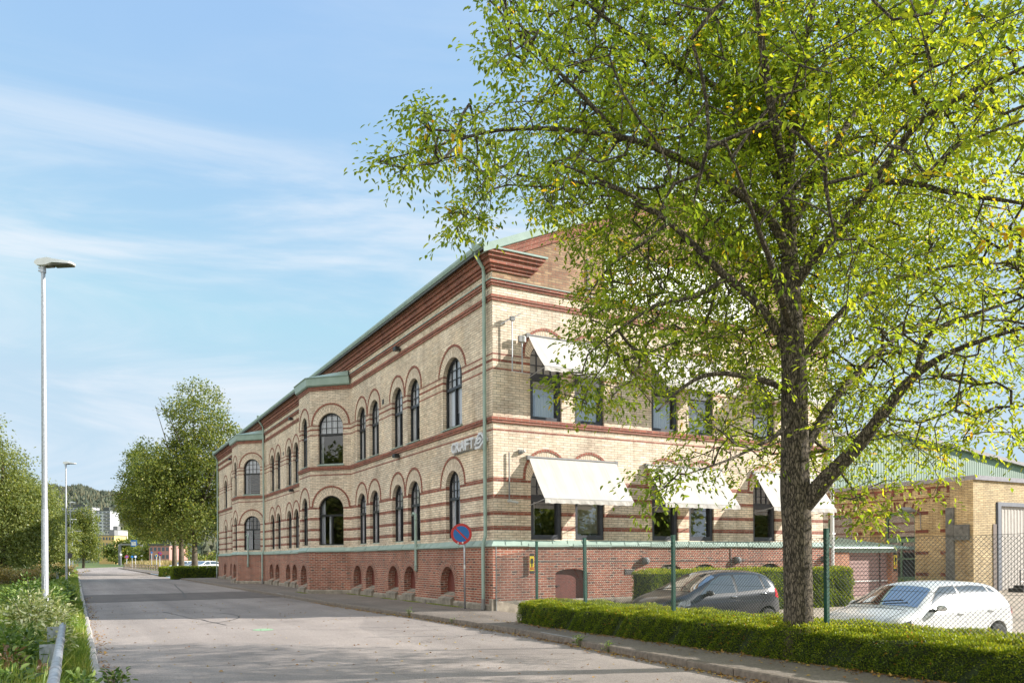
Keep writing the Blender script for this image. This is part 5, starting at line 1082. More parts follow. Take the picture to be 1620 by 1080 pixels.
def second_tree():
    root = empty('street_tree', (11.6, -1.6, .1), label='overhanging tree whose larger leaves droop into the top right corner', cat='tree')
    tk = [Vector((11.6, -1.6, -.1)), Vector((11.6, -1.55, 2)), Vector((11.5, -1.4, 4)), Vector((11.3, -1.2, 6)), Vector((11.2, -1.1, 8)), Vector((11.1, -1.0, 10.5))]
    main = [resample(tk, [.26, .22, .19, .15, .10, .04])]
    for tgt, h0 in (((8.3, 2.6, 6.6), 4.0), ((8.0, 4.1, 6.4), 4.4), ((9.6, 4.2, 7.8), 5), ((11.5, 3.0, 7.5), 5), ((14.0, -1.5, 7.5), 4.6), ((9.0, -2.5, 7.5), 5.2)):
        a = Vector((11.45, -1.35, h0)); t = Vector(tgt); main.append(resample([a, a.lerp(t, .5) + Vector((0, 0, .5)), t], [.09, .06, .02]))
    mb = MB()
    for k, (P, Q) in enumerate(main): mb.tube(P, Q, 10, cap=False)
    tr = mb.build('trunk', M['bark'], root, smooth=True)
    poly = [(1500, -1500), (1480, -200), (1470, 0), (1462, 50), (1500, 75), (1470, 110), (1520, 130), (1540, 170), (1575, 190), (1580, 245), (1600, 245), (1640, 210), (1700, 300), (2600, 400), (2600, -3000), (1500, -3000)]
    N = 12000; C0 = np.array([10.2, 1.0, 8.2]); u = nrm(rng.normal(size=(N, 3))) * (rng.random((N, 1)) ** .4); P = C0 + u * np.array([4.4, 4.6, 3.9]); x, y, d = view_slopes(P)
    ok = ((d > 1) & in_poly(x, y, poly) & (d < 9.5)) | ((d <= 1)); ok &= P[:, 2] > 3.2; P = P[ok]; P = P[:1000]
    Q_ = nrm(rng.normal(size=(5000, 3))) * (rng.random((5000, 1)) ** .4) * np.array([4.2, 4.2, 3.4]) + np.array([11.6, -2.2, 7.6]); x, y, d = view_slopes(Q_); o2 = (d < .5) | (x > 1660) | (y < -60); P = np.concatenate([P, Q_[o2][:2600]])
    segs, D = grow(main, P); tubes_np('twigs', segs, M['bark'], tr, 4); LP, LD, LU = leaf_sprays(P, D, 12, .46, .1, .05, .7); n = len(LP); rnv = np.clip(rng.random(n) * .9, 0, .94); rnv[rng.random(n) < .02] = .98
    leaves('crown', LP, LD, rng.uniform(.085, .14, n), rng.uniform(.036, .056, n), M['leafA'], root, rnv, up=LU)
second_tree()
def blob_tree(name, loc, h, trunk_h, trunk_r, ell, n, ls, mat, lab, cat='tree', group=None, seed=1, droop=.2, bark='barkfar', clump=.9, lean=(0, 0)):
    """ell: list of (dx,dy,z,rx,ry,rz) lobes"""
    g_ = np.random.default_rng(seed); root = empty(name, loc, label=lab, cat=cat, group=group)
    mb = MB(); x, y, z = loc; top = Vector((x + lean[0], y + lean[1], z + h * .8)); 
    t_ = [Vector((x, y, z - .2)), Vector((x + lean[0] * .1, y, z + trunk_h * .5)), Vector((x + lean[0] * .3, y, z + trunk_h)), Vector((x + lean[0] * .7, y, z + (trunk_h + h) * .45)), top]; mb.tube(t_, [trunk_r * 1.25, trunk_r, trunk_r * .85, trunk_r * .5, trunk_r * .12], 10, cap=False)
    for dx, dy, ez, rx_, ry_, rz_ in ell:
        for k in range(5):
            e_ = Vector((x + dx, y + dy, z + ez)) + Vector((g_.normal() * rx_ * .55, g_.normal() * ry_ * .55, g_.normal() * rz_ * .5)); s = t_[2].lerp(t_[3], g_.random()); mb.tube([s, s.lerp(e_, .5) + Vector((0, 0, .3)), e_], [trunk_r * .4, trunk_r * .22, .02], 5, cap=False)
    mb.build('trunk', M[bark], root, smooth=True)
    vol = [e[3] * e[4] * e[5] for e in ell]; Ps, Ds = [], []
    for e_, v_ in zip(ell, vol):
        m_ = int(n * v_ ** .75 / sum(a ** .75 for a in vol)); nc = max(8, m_ // 60); c = nrm(g_.normal(size=(nc, 3))) * (g_.random((nc, 1)) ** .33 * .95) * np.array(e_[3:6]) + np.array([x + e_[0], y + e_[1], z + e_[2]])
        idx = g_.integers(0, nc, m_); off = g_.normal(size=(m_, 3)) * (clump * .32 * min(e_[3:6]) ** .5); off[:, 2] *= .7; P = c[idx] + off; Ps.append(P); Ds.append(nrm(off) + g_.normal(size=off.shape) * .6 + np.array([0, 0, -droop]))
    P = np.concatenate(Ps); D = np.concatenate(Ds); k = P[:, 2] > z + .5; P, D = P[k], D[k]; m_ = len(P)
    leaves('crown', P, D, g_.uniform(.7, 1.3, m_) * ls, g_.uniform(.4, .7, m_) * ls, M[mat], root, np.clip(g_.random(m_), 0, 1), simple=True)
    return root
def gx(x, d): return at_px(x, 886, d)
# trees on the right beyond the building
p = gx(308, 92); blob_tree('street_tree', (p.x, p.y, 0), 23.5, 3.8, .33, [(0, 0, 8.5, 6.0, 5, 5.2), (-3, 0, 11, 4.8, 4, 5), (2, 0, 13.5, 5.2, 4.5, 5), (.3, 0, 18.5, 3.8, 3.6, 4.4), (4.4, 0, 7.5, 3, 3, 4), (-4.6, -1, 9.5, 3, 3, 3.4)], 52000, .30, 'leafB', 'tallest tree beyond the far end of the brick building, standing behind a hedge', group='trees beyond the building', seed=3, clump=.75)
p = gx(287, 100); blob_tree('street_tree', (p.x, p.y, 0), 15, 3.6, .34, [(-1, 0, 7.5, 4.5, 4, 4.4), (-3.5, 0, 11, 3.5, 3.5, 4), (-5, 0, 8.6, 2.6, 3, 2.6)], 20000, .32, 'leafB', 'middle one of the three street trees, its trunk darkest, beyond the building', group='trees beyond the building', seed=4, clump=.7)
p = gx(276, 106); blob_tree('street_tree', (p.x, p.y, 0), 16, 3.6, .32, [(-2.5, 0, 8, 4.2, 4, 4.6), (-3.0, 0, 13.5, 3.2, 3, 4), (-4.6, 0, 9, 2.4, 3, 3)], 20000, .32, 'leafB', 'leftmost of the three street trees beyond the building, trunk lit brown', group='trees beyond the building', seed=5, clump=.7)
# left side trees
def ptree(name, px, d, top, ell, n, ls, mat, lab, seed, group=None, tr=.25, th=2.5, droop=.5, clump=.9):
    p = gx(px, d); h = (886 - top) * d / FPX + H; return blob_tree(name, (p.x, p.y, 0), h, th, tr, ell, n, ls, mat, lab, group=group, seed=seed, droop=droop, clump=clump)
GL = 'trees on the left of the road'
ptree('birch_tree', 5, 62, 640, [(-1, 0, 4, 4.2, 4, 3.6), (-1.5, 0, 8.2, 3.6, 3.6, 3.6), (-2.5, 0, 11.2, 2.6, 2.6, 2.6), (1.5, 0, 5.6, 2.6, 2.6, 3.2)], 52000, .21, 'leafC', 'tall pale green tree at the left edge of the picture', 6, GL)
ptree('birch_tree', 50, 78, 745, [(-1.5, 0, 4, 3.6, 3.4, 3.4), (.3, 0, 7, 2.3, 2.6, 2.6), (-1.5, 0, 8.5, 2.2, 2.2, 2.2), (2.2, 0, 3.5, 1.8, 2, 2.8)], 34000, .24, 'leafC', 'drooping birch just behind the nearest lamp post', 7, GL, droop=.9)
ptree('birch_tree', 88, 105, 780, [(-1, 0, 4, 2.6, 2.6, 3.4), (0, 0, 6.6, 1.8, 2, 2.4)], 16000, .3, 'leafC', 'lower drooping tree between the first and second lamp posts', 8, GL, droop=.9)
ptree('roadside_tree', 132, 190, 788, [(0, 0, 7, 4.4, 4, 5.4), (.6, 0, 11.5, 3.0, 3, 3.2), (-1.8, 0, 9, 2.6, 3, 4.5), (2.0, 0, 5, 2.6, 3, 3.6)], 16000, .42, 'leafB', 'round crowned tree where the road bends, right of the lamps', 9, GL, tr=.3)
GO = 'trees across the road and yard, seen in the windows'
for (x, y), h, lab in (((-13, 28), 11, 'broad tree left of the picture facing the near bay'), ((-17, 19), 12, 'tall tree left of the picture across the road'), ((34, -17), 8, 'dark tree behind the yard, south of the parked cars'), ((43, -13), 8, 'dark tree at the yard edge to the east'), ((27, -27), 9, 'dark tree behind the camera side of the yard'), ((53, -7), 10, 'dark tree farthest east beyond the yard'), ((60, -15), 10, 'dark tree at the south east corner of the yard')):
    blob_tree('roadside_tree', (x, y, 0), h, 2, .25, [(0, 0, h * .5, 4.5, 4.5, h * .4), (1.5, 1, h * .7, 3, 3, h * .25), (-2, -1, h * .4, 3.2, 3.2, h * .3)], 9000, .42, 'leafB', lab, group=GO, seed=int(90 + x))
# background foliage beyond
GB = 'distant trees behind the road bend'
for px, d, top, r_, sd_, lab in ((200, 330, 838, 8, 20, 'dark distant tree left of the blue sign'), (222, 340, 846, 8, 21, 'dark distant tree directly behind the blue sign'), (183, 420, 858, 6, 22, 'small grey green tree beside the yellow building'), (240, 300, 850, 7, 23, 'distant tree in front of the pink brick building'), (262, 260, 845, 7, 24, 'distant tree between the pink building and the street trees'), (330, 170, 862, 4, 25, 'small tree glimpsed between the trunk and the brick building'), (95, 400, 850, 9, 26, 'distant tree seen behind the left lamp posts'), (214, 640, 800, 12, 27, 'tall distant tree right of the white apartment block'), (206, 700, 812, 12, 28, 'distant tree close beside the white apartment block'), (238, 560, 812, 12, 29, 'distant tree on the slope above the blue sign')):
    h = (886 - top) * d / FPX; ptree('distant_tree', px, d, top, [(0, 0, h * .45, r_, r_, h * .38), (r_ * .3, 0, h * .72, r_ * .6, r_ * .6, h * .24), (-r_ * .5, 0, h * .55, r_ * .6, r_ * .6, h * .25)], 2600, r_ * .16, 'leafB', lab, sd_, GB, tr=.4, clump=1.3)
# ---------------------------------------------------------------- verge: grass, shrubs
def grass(name, n, xr, yr, h, mat, lab=None, dens=None, zf=None, bias=None):
    x = rng.uniform(*xr, n); y = yr[0] + (yr[1] - yr[0]) * rng.random(n) ** 1.5; z = np.array([ (zf or vz)(a, b) for a, b in zip(x, y)]) - .01
    P = np.stack([x, y, z], 1); D = rng.normal(size=(n, 3)) * .38 + np.array([0, 0, 1.0]); s = (1 + (y - yr[0]) / 22.0)
    hh = rng.uniform(.5, 1.3, n) * h; rn = np.clip(rng.random(n) * .7 + .3 * (np.sin(x * 3 + y * 1.1) > .3) * rng.random(n), 0, 1)
    o = leaves(name, P, D, hh, .009 * s * (1 + h), mat, None, rn, simple=True); tag(o, lab, None, None, 'stuff'); return o
grass('grass', 90000, (-2.2, .17), (3.5, 34), .16, M['grassm'])
grass('tall_grass', 30000, (-2.8, -.30), (4.5, 26), .46, M['grassm'])
grass('lawn_grass', 50000, (-9, -1.5), (16, 75), .10, M['grassm'])
grass('verge_grass', 26000, (-3.5, .16), (30, 150), .22, M['grassm'])
def bush(name, loc, rx_, ry_, hz, n, ls, mat, lab, seed, cat='shrub', group=None, stems=14, simple=False, wr=(.45, .6)):
    g_ = np.random.default_rng(seed); root = empty(name, loc, label=lab, cat=cat, group=group); x, y, z = loc; mb = MB(); cl, cd_ = [], []
    for k in range(stems):
        a = g_.uniform(0, 6.28); q = g_.random() ** .5; e_ = Vector((x + math.cos(a) * rx_ * q, y + math.sin(a) * ry_ * q, z + hz * (1 - .45 * q * q) * g_.uniform(.75, 1.0))); s = Vector((x + math.cos(a) * rx_ * q * .35, y + math.sin(a) * ry_ * q * .35, z - .05)); m_ = s.lerp(e_, .5) + Vector((0, 0, .12 * hz)); mb.tube([s, m_, e_], [.010, .008, .003], 4, cap=False)
        for t in np.linspace(.3, 1.0, 6):
            c = s.lerp(m_, t * 2) if t < .5 else m_.lerp(e_, t * 2 - 1); cl.append(tuple(c)); cd_.append(tuple(e_ - s))
    mb.build('stems', M['wood'], root); cl = np.array(cl); cd_ = nrm(np.array(cd_)); idx = g_.integers(0, len(cl), n); side = nrm(g_.normal(size=(n, 3)) * np.array([1, 1, .5])); P = cl[idx] + side * g_.uniform(.0, .22, (n, 1)) * hz ** .5 * 1.1; P[:, 2] = np.maximum(P[:, 2], z + .02)
    D = side + cd_[idx] * .5 + np.array([0, 0, -.15]); leaves('foliage', P, D, g_.uniform(.6, 1.25, n) * ls, g_.uniform(*wr, n) * ls, M[mat], root, g_.random(n), simple=simple); return root
GS = 'shrubs on the left verge'
def pxg(x, y, z=0.05): v = FW + RT * ((x - 810) / FPX) - UPV * ((y - 883) / FPX); t = (z - H) / v.z; return Vector(CAMP) + v * t
sh = [
 ('variegated_shrub', (-.66, 17.6), .62, 1.7, 1.0, 3000, .08, 'paleshrub', 'cream and green variegated shrub around the foot of the nearest lamp post'),
 ('variegated_shrub', (-.35, 14.9), .30, .9, .70, 700, .08, 'paleshrub', 'small pale leaved shrub beyond the end of the pipe rail'),
 ('leafy_shrub', (-.75, 12.2), .55, 1.3, .74, 2600, .095, 'shrub', 'dark green shrub crowding the far end of the pipe rail'),
 ('leafy_shrub', (-.85, 9.4), .5, 1.0, .50, 1500, .09, 'shrub', 'low broad leaved shrub left of the middle of the pipe rail'),
 ('leafy_shrub', (.02, 9.9), .12, .5, .30, 260, .09, 'shrub', 'few dark leaves growing out between the pipe rail and the kerb'),
 ('leafy_shrub', (-.95, 7.2), .42, .9, .34, 900, .085, 'shrub', 'low green shrub at the bottom left corner beside the rail'),
 ('leafy_shrub', (-1.75, 14.8), .8, 1.8, .55, 2400, .11, 'shrub', 'mid green shrub left of the nearest lamp post'),
 ('leafy_shrub', (-.95, 24.5), .7, 2.6, 1.1, 3600, .10, 'shrub', 'dark shrub on the verge just beyond the nearest lamp post'),
 ('leafy_shrub', (-.55, 31.0), .55, 3.2, .95, 3000, .12, 'shrub', 'long low shrub on the verge between the first two lamp posts'),
 ('leafy_shrub', (-3.6, 25.5), 1.2, 2.6, 1.7, 7000, .10, 'shrub', 'big dark bush at the left edge beside the lawn'),
 ('leafy_shrub', (-2.2, 19.0), .8, 1.6, .7, 2400, .10, 'shrub', 'low bush at the left edge in front of the lawn')]
for k, (nm, (x, y), rx_, ry_, hz, n, ls, mt, lab) in enumerate(sh): bush(nm, (x, y, vz(x, y)), rx_, ry_, hz, n, ls, mt, lab, 40 + k, group=GS, stems=int(14 + n / 160))
bush('withered_shrub', (-.62, 10.6, .10), .26, .5, .62, 220, .085, 'deadleaf', 'withered reddish brown leaf cluster beside the pipe rail', 60, group=None, stems=7)
bush('withered_shrub', (-.95, 8.1, .10), .2, .4, .40, 60, .07, 'deadleaf', 'brown withered sprig low down at the left of the rail', 61, group=None, stems=5)
# big leafy weeds in the foreground (long arching leaves)
def fern(loc, n, L, lab, seed):
    g_ = np.random.default_rng(seed); root = empty('arching_weed', loc, label=lab, cat='plant', group='arching weeds at the bottom left'); a = g_.uniform(0, 6.28, n); P = np.array(loc) + np.stack([np.cos(a), np.sin(a), np.zeros(n)], 1) * g_.uniform(.0, .35, (n, 1)) + np.array([0, 0, .1]) * g_.random((n, 1)) * 3; D = np.stack([np.cos(a), np.sin(a), g_.uniform(.15, .9, n)], 1)
    leaves('blade', P, D, g_.uniform(.5, 1.2, n) * L, g_.uniform(.05, .12, n) * L * 2, M['shrub'], root, g_.random(n)); return root
for k, (x, y, lab) in enumerate(((-.95, 6.2, 'arching leaved weed nearest the bottom left corner'), (-1.3, 8.4, 'arching leaved weed at the left edge beside the low shrub'), (-1.5, 11.0, 'arching leaved weed at the left edge level with the rail end'), (-.62, 5.9, 'arching leaved weed touching the grey rail'), (-2.0, 13.2, 'arching leaved weed farthest up the left edge'))): fern((x, y, .05), 150, .34, lab, 80 + k)
# wild growth under left trees and the dry verge far right
for k, (px, d, w, h, mt, lab) in enumerate(((10, 56, 3, 1.4, 'drygrass', 'tangle of yellowing brush under the left edge tree'), (48, 62, 3.2, 1.5, 'shrub', 'green brush under the drooping birch'), (82, 72, 3, 1.6, 'drygrass', 'reddish brown brush behind the second lamp post'), (30, 60, 2.5, 1.2, 'paleshrub', 'pale yellow brush at the edge of the lawn'))):
    p = gx(px, d); bush('roadside_brush', (p.x, p.y, 0), w, 3, h, 3500, .17, mt, lab, 100 + k, group='brush at the lawn edge', stems=50)
p0 = gx(238, 150)
n = 9000; t_ = rng.random(n); a0, a1 = gx(200, 230), gx(300, 110); P = np.outer(1 - t_, np.array(a0)) + np.outer(t_, np.array(a1)); P[:, 0] += rng.uniform(0, 9, n); P[:, 1] += rng.uniform(0, 14, n); P[:, 2] = 0
o = leaves('dry_weeds', P, rng.normal(size=(n, 3)) * .35 + np.array([0, 0, 1.]), rng.uniform(.6, 2.0, n), .25, M['drygrass'], None, None, True); tag(o, kind='stuff')
# ---------------------------------------------------------------- fallen leaves along the kerbs, small weeds
def litter(name, n, xc, spread, yr, z, skew=1.6):
    y = yr[0] + (yr[1] - yr[0]) * rng.random(n) ** skew; x = np.array([xc(b) for b in y]) + np.abs(rng.normal(size=n)) * spread
    P = np.stack([x, y, np.full(n, z) + rng.random(n) * .015], 1); D = rng.normal(size=(n, 3)) * np.array([1, 1, .18]); o = leaves(name, P, D, rng.uniform(.03, .075, n), rng.uniform(.02, .045, n), M['litter'], None, rng.random(n), up=np.array([0, 0, 1.0]) + rng.normal(size=(n, 3)) * .2); tag(o, kind='stuff')
litter('fallen_leaves', 1500, lambda y: rx(y) - .02, -.10, (5, 30), .008); litter('fallen_leaves', 420, lambda y: .33, .12, (7, 40), .008); litter('fallen_leaves', 500, lambda y: .5 + random.random() * 7.5, .2, (5, 32), .006); litter('fallen_leaves', 500, lambda y: 9.14, -.15, (5, 17), .128); litter('fallen_leaves', 120, lambda y: rx(y) + .3 + random.random() * .8, .2, (5, 20), .126)
def weed(loc, h, n, lab, seed, mt='shrub'):
    bush('kerb_weed', loc, h * .4, h * .5, h, n, h * .22, mt, lab, seed, cat='weed', group='weeds in the kerb joints', stems=6)
for k, (y, h, lab) in enumerate(((12.2, .22, 'small weed tuft in the kerb joint left of the middle of the hedge'), (11.2, .18, 'second weed tuft in the kerb joint, nearer the camera'), (21.0, .20, 'weed growing at the kerb near the building corner'), (18.2, .14, 'tiny weed at the kerb opposite the hedge end'))): weed((rx(y) + .0, y, .02), h, 90, lab, 120 + k)
weed((.42, 10.9, 0), .34, 120, 'upright weed growing at the left kerb stone', 130); weed((.40, 8.1, 0), .16, 60, 'flat weed at the foot of the left kerb near the camera', 131)
weed((11.45, 19.8, .0), .30, 120, 'flowering weed at the foot of the gable corner', 132, 'grassm')
for y in (23.2, 24.3, 26.6, 29, 31.6, 33.6, 36.5): 
    n = 500; P = np.stack([XW - .16 - rng.random(n) * .12 - (1.45 if y > 35 else 0), y + rng.normal(size=n) * .4, np.full(n, .12)], 1); 
    if y == 23.2: allP = P
    else: allP = np.concatenate([allP, P])
o = leaves('moss_tufts', allP, rng.normal(size=allP.shape) * .5 + np.array([0, 0, 1.]), .04, .012, M['grassm'], None, None, True); tag(o, kind='stuff')
# ---------------------------------------------------------------- cars
def carpaint(name, c, flake=0.0, metal=0.0):
    m, nt, n, l, b = mat_new(name); t = n.new('ShaderNodeTexCoord'); a = noise(nt, t.outputs['Object'], 2.0, 5); r = ramp(nt, a.outputs['Fac'], [(0.3, tuple(x * .93 for x in c)), (0.7, c)]); l.new(r.outputs[0], b.inputs['Base Color'])
    b.inputs['Roughness'].default_value = .32; b.inputs['Metallic'].default_value = metal; b.inputs['Coat Weight'].default_value = .8; b.inputs['Coat Roughness'].default_value = .06; return m
M['white_car'] = carpaint('white_car_paint', (.76, .76, .77)); M['dark_car'] = carpaint('dark_blue_grey_car_paint', (.013, .015, .024), metal=.1); M['silver_car'] = carpaint('silver_car_paint', (.45, .46, .47), metal=.5)
M['tyre'] = plain('tyre_rubber', (.022, .022, .022), .85); M['alloy'] = plain('alloy_rim', (.60, .60, .62), .3, .7); M['lampglass'] = plain('headlight_glass', (.20, .21, .22), .08, .4, var=.8, scale=14); M['redlamp'] = plain('tail_light', (.45, .015, .02), .15); M['trimk'] = plain('black_trim', (.012, .012, .013), .4); M['chrome'] = plain('chrome', (.6, .6, .62), .15, .9)
def make_car(root, spec, paint):
    """local frame: x forward from the rear axle, y left, z up from the ground"""
    P = spec['top']; belt = spec['belt']; W = spec['W'] / 2; xr, xf = P[0][0], P[-1][0]; wb = spec['wb']; rw = spec['rw']
    itp = lambda tab, x: np.interp(x, [p[0] for p in tab], [p[1] for p in tab])
    st = sorted(set([round(v, 3) for v in np.linspace(xr, xf, 30)] + [xr + .04, xf - .04])); rows = []
    for x in st:
        zt = itp(P, x); zb = min(itp(belt, x), zt - .02); ef = max(0, (x - (xf - .75)) / .75); er = max(0, ((xr + .5) - x) / .5); w = W * (1 - .30 * ef ** 2.6 - .16 * er ** 2.4); gh = max(0, zt - zb); wr = w * .965 - gh * .50 if gh > .12 else w * .965 - gh * .9; zl = spec['zl'] + .10 * ef ** 2 + .10 * er ** 2
        mid = lambda a, b, t: a + (b - a) * t
        zs = zb - .0
        rows.append([(0, zl), (w * .80, zl), (w * .955, zl + .07), (w * .995, mid(zl, zs, .38)), (w, mid(zl, zs, .68)), (w * .985, zs - .05), (w * .955, zs), (mid(w * .955, wr, .5), mid(zs, zt, .47)), (wr, zt - min(.075, gh * .25)), (wr - min(.12, .10 + gh * .1), zt - min(.02, gh * .1)), (wr * .5, zt + .012), (0, zt + .018)])
    k = len(rows[0]); bm = bmesh.new(); grid = []
    for x, r_ in zip(st, rows):
        full = [(y, z) for y, z in r_] + [(-y, z) for y, z in reversed(r_[1:-1])]
        grid.append([bm.verts.new((x, y, z)) for y, z in full])
    m_ = len(grid[0])
    for i in range(len(grid) - 1):
        for j in range(m_): bm.faces.new((grid[i][j], grid[i][(j + 1) % m_], grid[i + 1][(j + 1) % m_], grid[i + 1][j]))
    for row, flip in ((grid[0], True), (grid[-1], False)):
        c = bm.verts.new(sum((v.co for v in row), Vector()) / m_ + Vector((-.05 if flip else .05, 0, 0)))
        for j in range(m_): f = (row[j], row[(j + 1) % m_], c); bm.faces.new(f if not flip else tuple(reversed(f)))
    bmesh.ops.recalc_face_normals(bm, faces=bm.faces); me = bpy.data.meshes.new('car_shell'); bm.to_mesh(me); bm.free()
    tmp = bpy.data.objects.new('car_shell', me); col.objects.link(tmp); s = tmp.modifiers.new('s', 'SUBSURF'); s.levels = 2; s.render_levels = 2
    cut = bpy.data.meshes.new('c'); bm = bmesh.new()
    for cx in (0, wb):
        for sy in (-1, 1): bmesh.ops.create_cone(bm, cap_ends=True, segments=40, radius1=rw + .055, radius2=rw + .055, depth=.5, matrix=Matrix.Translation((cx, sy * (W - .02), rw + .015)) @ Matrix.Rotation(R(90), 4, 'X'))
    bm.to_mesh(cut); bm.free(); co = bpy.data.objects.new('c', cut); col.objects.link(co); b = tmp.modifiers.new('b', 'BOOLEAN'); b.object = co; b.operation = 'DIFFERENCE'; b.solver = 'EXACT'
    bpy.context.view_layer.update(); dg = bpy.context.evaluated_depsgraph_get(); ev = tmp.evaluated_get(dg); body = bpy.data.meshes.new_from_object(ev); 
    tmp.modifiers.remove(b); bpy.context.view_layer.update(); dg = bpy.context.evaluated_depsgraph_get(); bvh = BVHTree.FromObject(tmp, dg)
    bpy.data.objects.remove(tmp); bpy.data.objects.remove(co)
    body.name = 'body'; body.materials.clear(); body.materials.append(paint); body.polygons.foreach_set('use_smooth', [True] * len(body.polygons)); o = bpy.data.objects.new('body', body); col.objects.link(o); o.parent = root; smooth_by_angle(o, 40)
    def side(x, z, s, off=.006):
        h = bvh.ray_cast(Vector((x, s * 2, z)), Vector((0, -s, 0)));
        return (h[0] + h[1] * off) if h[0] is not None else Vector((x, s * W * .7, z))
    def topp(x, y, off=.006):
        h = bvh.ray_cast(Vector((x, y, 3)), Vector((0, 0, -1))); return (h[0] + (h[1] if h[1].z > 0 else -h[1]) * off) if h[0] is not None else Vector((x, y, 1))
    def end(y, z, s, off=.006):
        h = bvh.ray_cast(Vector((s * 4 + (wb / 2), y, z)), Vector((-s, 0, 0))); return (h[0] + Vector((s, 0, 0)) * off) if h[0] is not None else Vector((xf, y, z))
    def patch(fn, bot, tp, n=14, k_=8):
        """bot/tp polylines of (a,b) params"""
        def at(pl, t):
            L = [0]
            for a, b in zip(pl[:-1], pl[1:]): L.append(L[-1] + math.hypot(b[0] - a[0], b[1] - a[1]))
            return (np.interp(t * L[-1], L, [p[0] for p in pl]), np.interp(t * L[-1], L, [p[1] for p in pl]))
        mb = MB(); vs = []
        for i in range(n + 1):
            a, b = at(bot, i / n), at(tp, i / n)
            for j in range(k_ + 1): t = j / k_; vs.append(fn(a[0] * (1 - t) + b[0] * t, a[1] * (1 - t) + b[1] * t))
        mb.add(vs, [(i * (k_ + 1) + j, i * (k_ + 1) + j + 1, (i + 1) * (k_ + 1) + j + 1, (i + 1) * (k_ + 1) + j) for i in range(n) for j in range(k_)]); return mb
    for s in (1, -1):
        for bot, tp in spec['wins']:
            mb = patch(lambda a, b: side(a, b, s), bot, tp); mb.build('side_window', M['carglass'], root, world=False, smooth=True)
            bk = patch(lambda a, b: side(a, b, s, .003), [(bot[0][0] - .018, bot[0][1] - .018), (bot[-1][0] + .018, bot[-1][1] - .018)], [(p[0] + (-.018 if i == 0 else .018 if i == len(tp) - 1 else 0), p[1] + .018) for i, p in enumerate(tp)]); bk.build('window_seal', M['trimk'], root, world=False, smooth=True)
        # seams
        mb = MB()
        for line in spec['seams']: mb.tube([side(a, b, s, .001) for a, b in line], .005, 4)
        mb.build('door_seam', M['trimk'], root, world=False)
        for hx, hz in spec['handles']:
            p = side(hx, hz, s, .0); mb = MB(); mb.tube([p + Vector((-.09, -s * .004, 0)), p + Vector((-.07, s * .022, .004)), p + Vector((.07, s * .022, .004)), p + Vector((.09, -s * .004, 0))], .013, 6); mb.build('door_handle', spec.get('hm', paint), root, world=False, smooth=True)
        mx_, mz = spec['mirror']; p = side(mx_, mz - .04, s, 0); mb = MB(); c = p + Vector((.0, s * .12, .05))
        vs, n1, n2 = [], 10, 8
        for i in range(n1 + 1):
            th = math.pi * i / n1
            for j in range(n2): ph = 2 * math.pi * j / n2; vs.append(c + Vector((math.sin(th) * math.cos(ph) * .075, -s * math.cos(th) * .115, math.sin(th) * math.sin(ph) * .068)))
        mb.add(vs, [(i * n2 + j, i * n2 + (j + 1) % n2, (i + 1) * n2 + (j + 1) % n2, (i + 1) * n2 + j) for i in range(n1) for j in range(n2)]); mb.build('wing_mirror', spec.get('mm', paint), root, world=False, smooth=True)
        mb = MB(); mb.tube([p + Vector((.02, -s * .02, -.02)), c + Vector((0, -s * .05, -.03))], .028, 6); mb.build('mirror_arm', M['trimk'], root, world=False)
        # lamps
        mb = MB(); hl = spec['hl']; vs = []; n_ = 10
        for i in range(n_ + 1):
            t = i / n_; x_ = hl[0] + (hl[1] - hl[0]) * t
            for j in range(5):
                z_ = (hl[2] + (hl[3] - hl[2]) * t) + ((hl[4] + (hl[5] - hl[4]) * t) - (hl[2] + (hl[3] - hl[2]) * t)) * j / 4; vs.append(side(x_, z_, s, .008))
        mb.add(vs, [(i * 5 + j, i * 5 + j + 1, i * 5 + 6 + j, i * 5 + 5 + j) for i in range(n_) for j in range(4)]); mb.build('headlight', M['lampglass'], root, world=False, smooth=True)
        tl = spec['tl']; mb = patch(lambda a, b: side(a, b, s, .008), [(tl[0], tl[2]), (tl[1], tl[2] + .02)], [(tl[0], tl[3]), (tl[1], tl[3] - .04)], 6, 4); mb.build('tail_light', M['redlamp'], root, world=False, smooth=True)
    ws = spec['ws']; n_ = 18; vs = []; k_ = 12
    def glassgrid(x0, x1, w0, w1, bow):
        mb = MB(); vs = []
        for i in range(n_ + 1):
            u = -1 + 2 * i / n_
            for j in range(k_ + 1):
                t = j / k_; y = u * (w0 + (w1 - w0) * t); x = x0 + (x1 - x0) * t - bow * u * u * (1 - t * .3); vs.append(topp(x, y, .007))
        mb.add(vs, [(i * (k_ + 1) + j, i * (k_ + 1) + j + 1, (i + 1) * (k_ + 1) + j + 1, (i + 1) * (k_ + 1) + j) for i in range(n_) for j in range(k_)]); return mb
    glassgrid(ws[0], ws[1], ws[2], ws[3], .05).build('windscreen', M['screenglass'], root, world=False, smooth=True)
    rwn = spec['rw_']; glassgrid(rwn[0], rwn[1], rwn[2], rwn[3], -.04).build('rear_window', M['carglass'], root, world=False, smooth=True)
    mb = MB(); mb.tube([topp(ws[0] - .03, -.55, .012), topp(ws[0] - .10, -.1, .014), topp(ws[0] - .20, .35, .014)], .008, 4); mb.tube([topp(ws[0] - .03, .05, .012), topp(ws[0] - .14, .5, .014)], .008, 4); mb.build('wiper', M['trimk'], root, world=False)
    mb = MB(); mb.tube([topp(ws[0] + .12, y, .001) for y in np.linspace(-.62, .62, 12)], .005, 4)
    for s in (1, -1): mb.tube([topp(x, s * (.66 - .10 * max(0, x - 2.9)), .001) for x in np.linspace(ws[0] + .12, xf - .22, 12)], .005, 4)
    mb.build('bonnet_seam', M['trimk'], root, world=False)
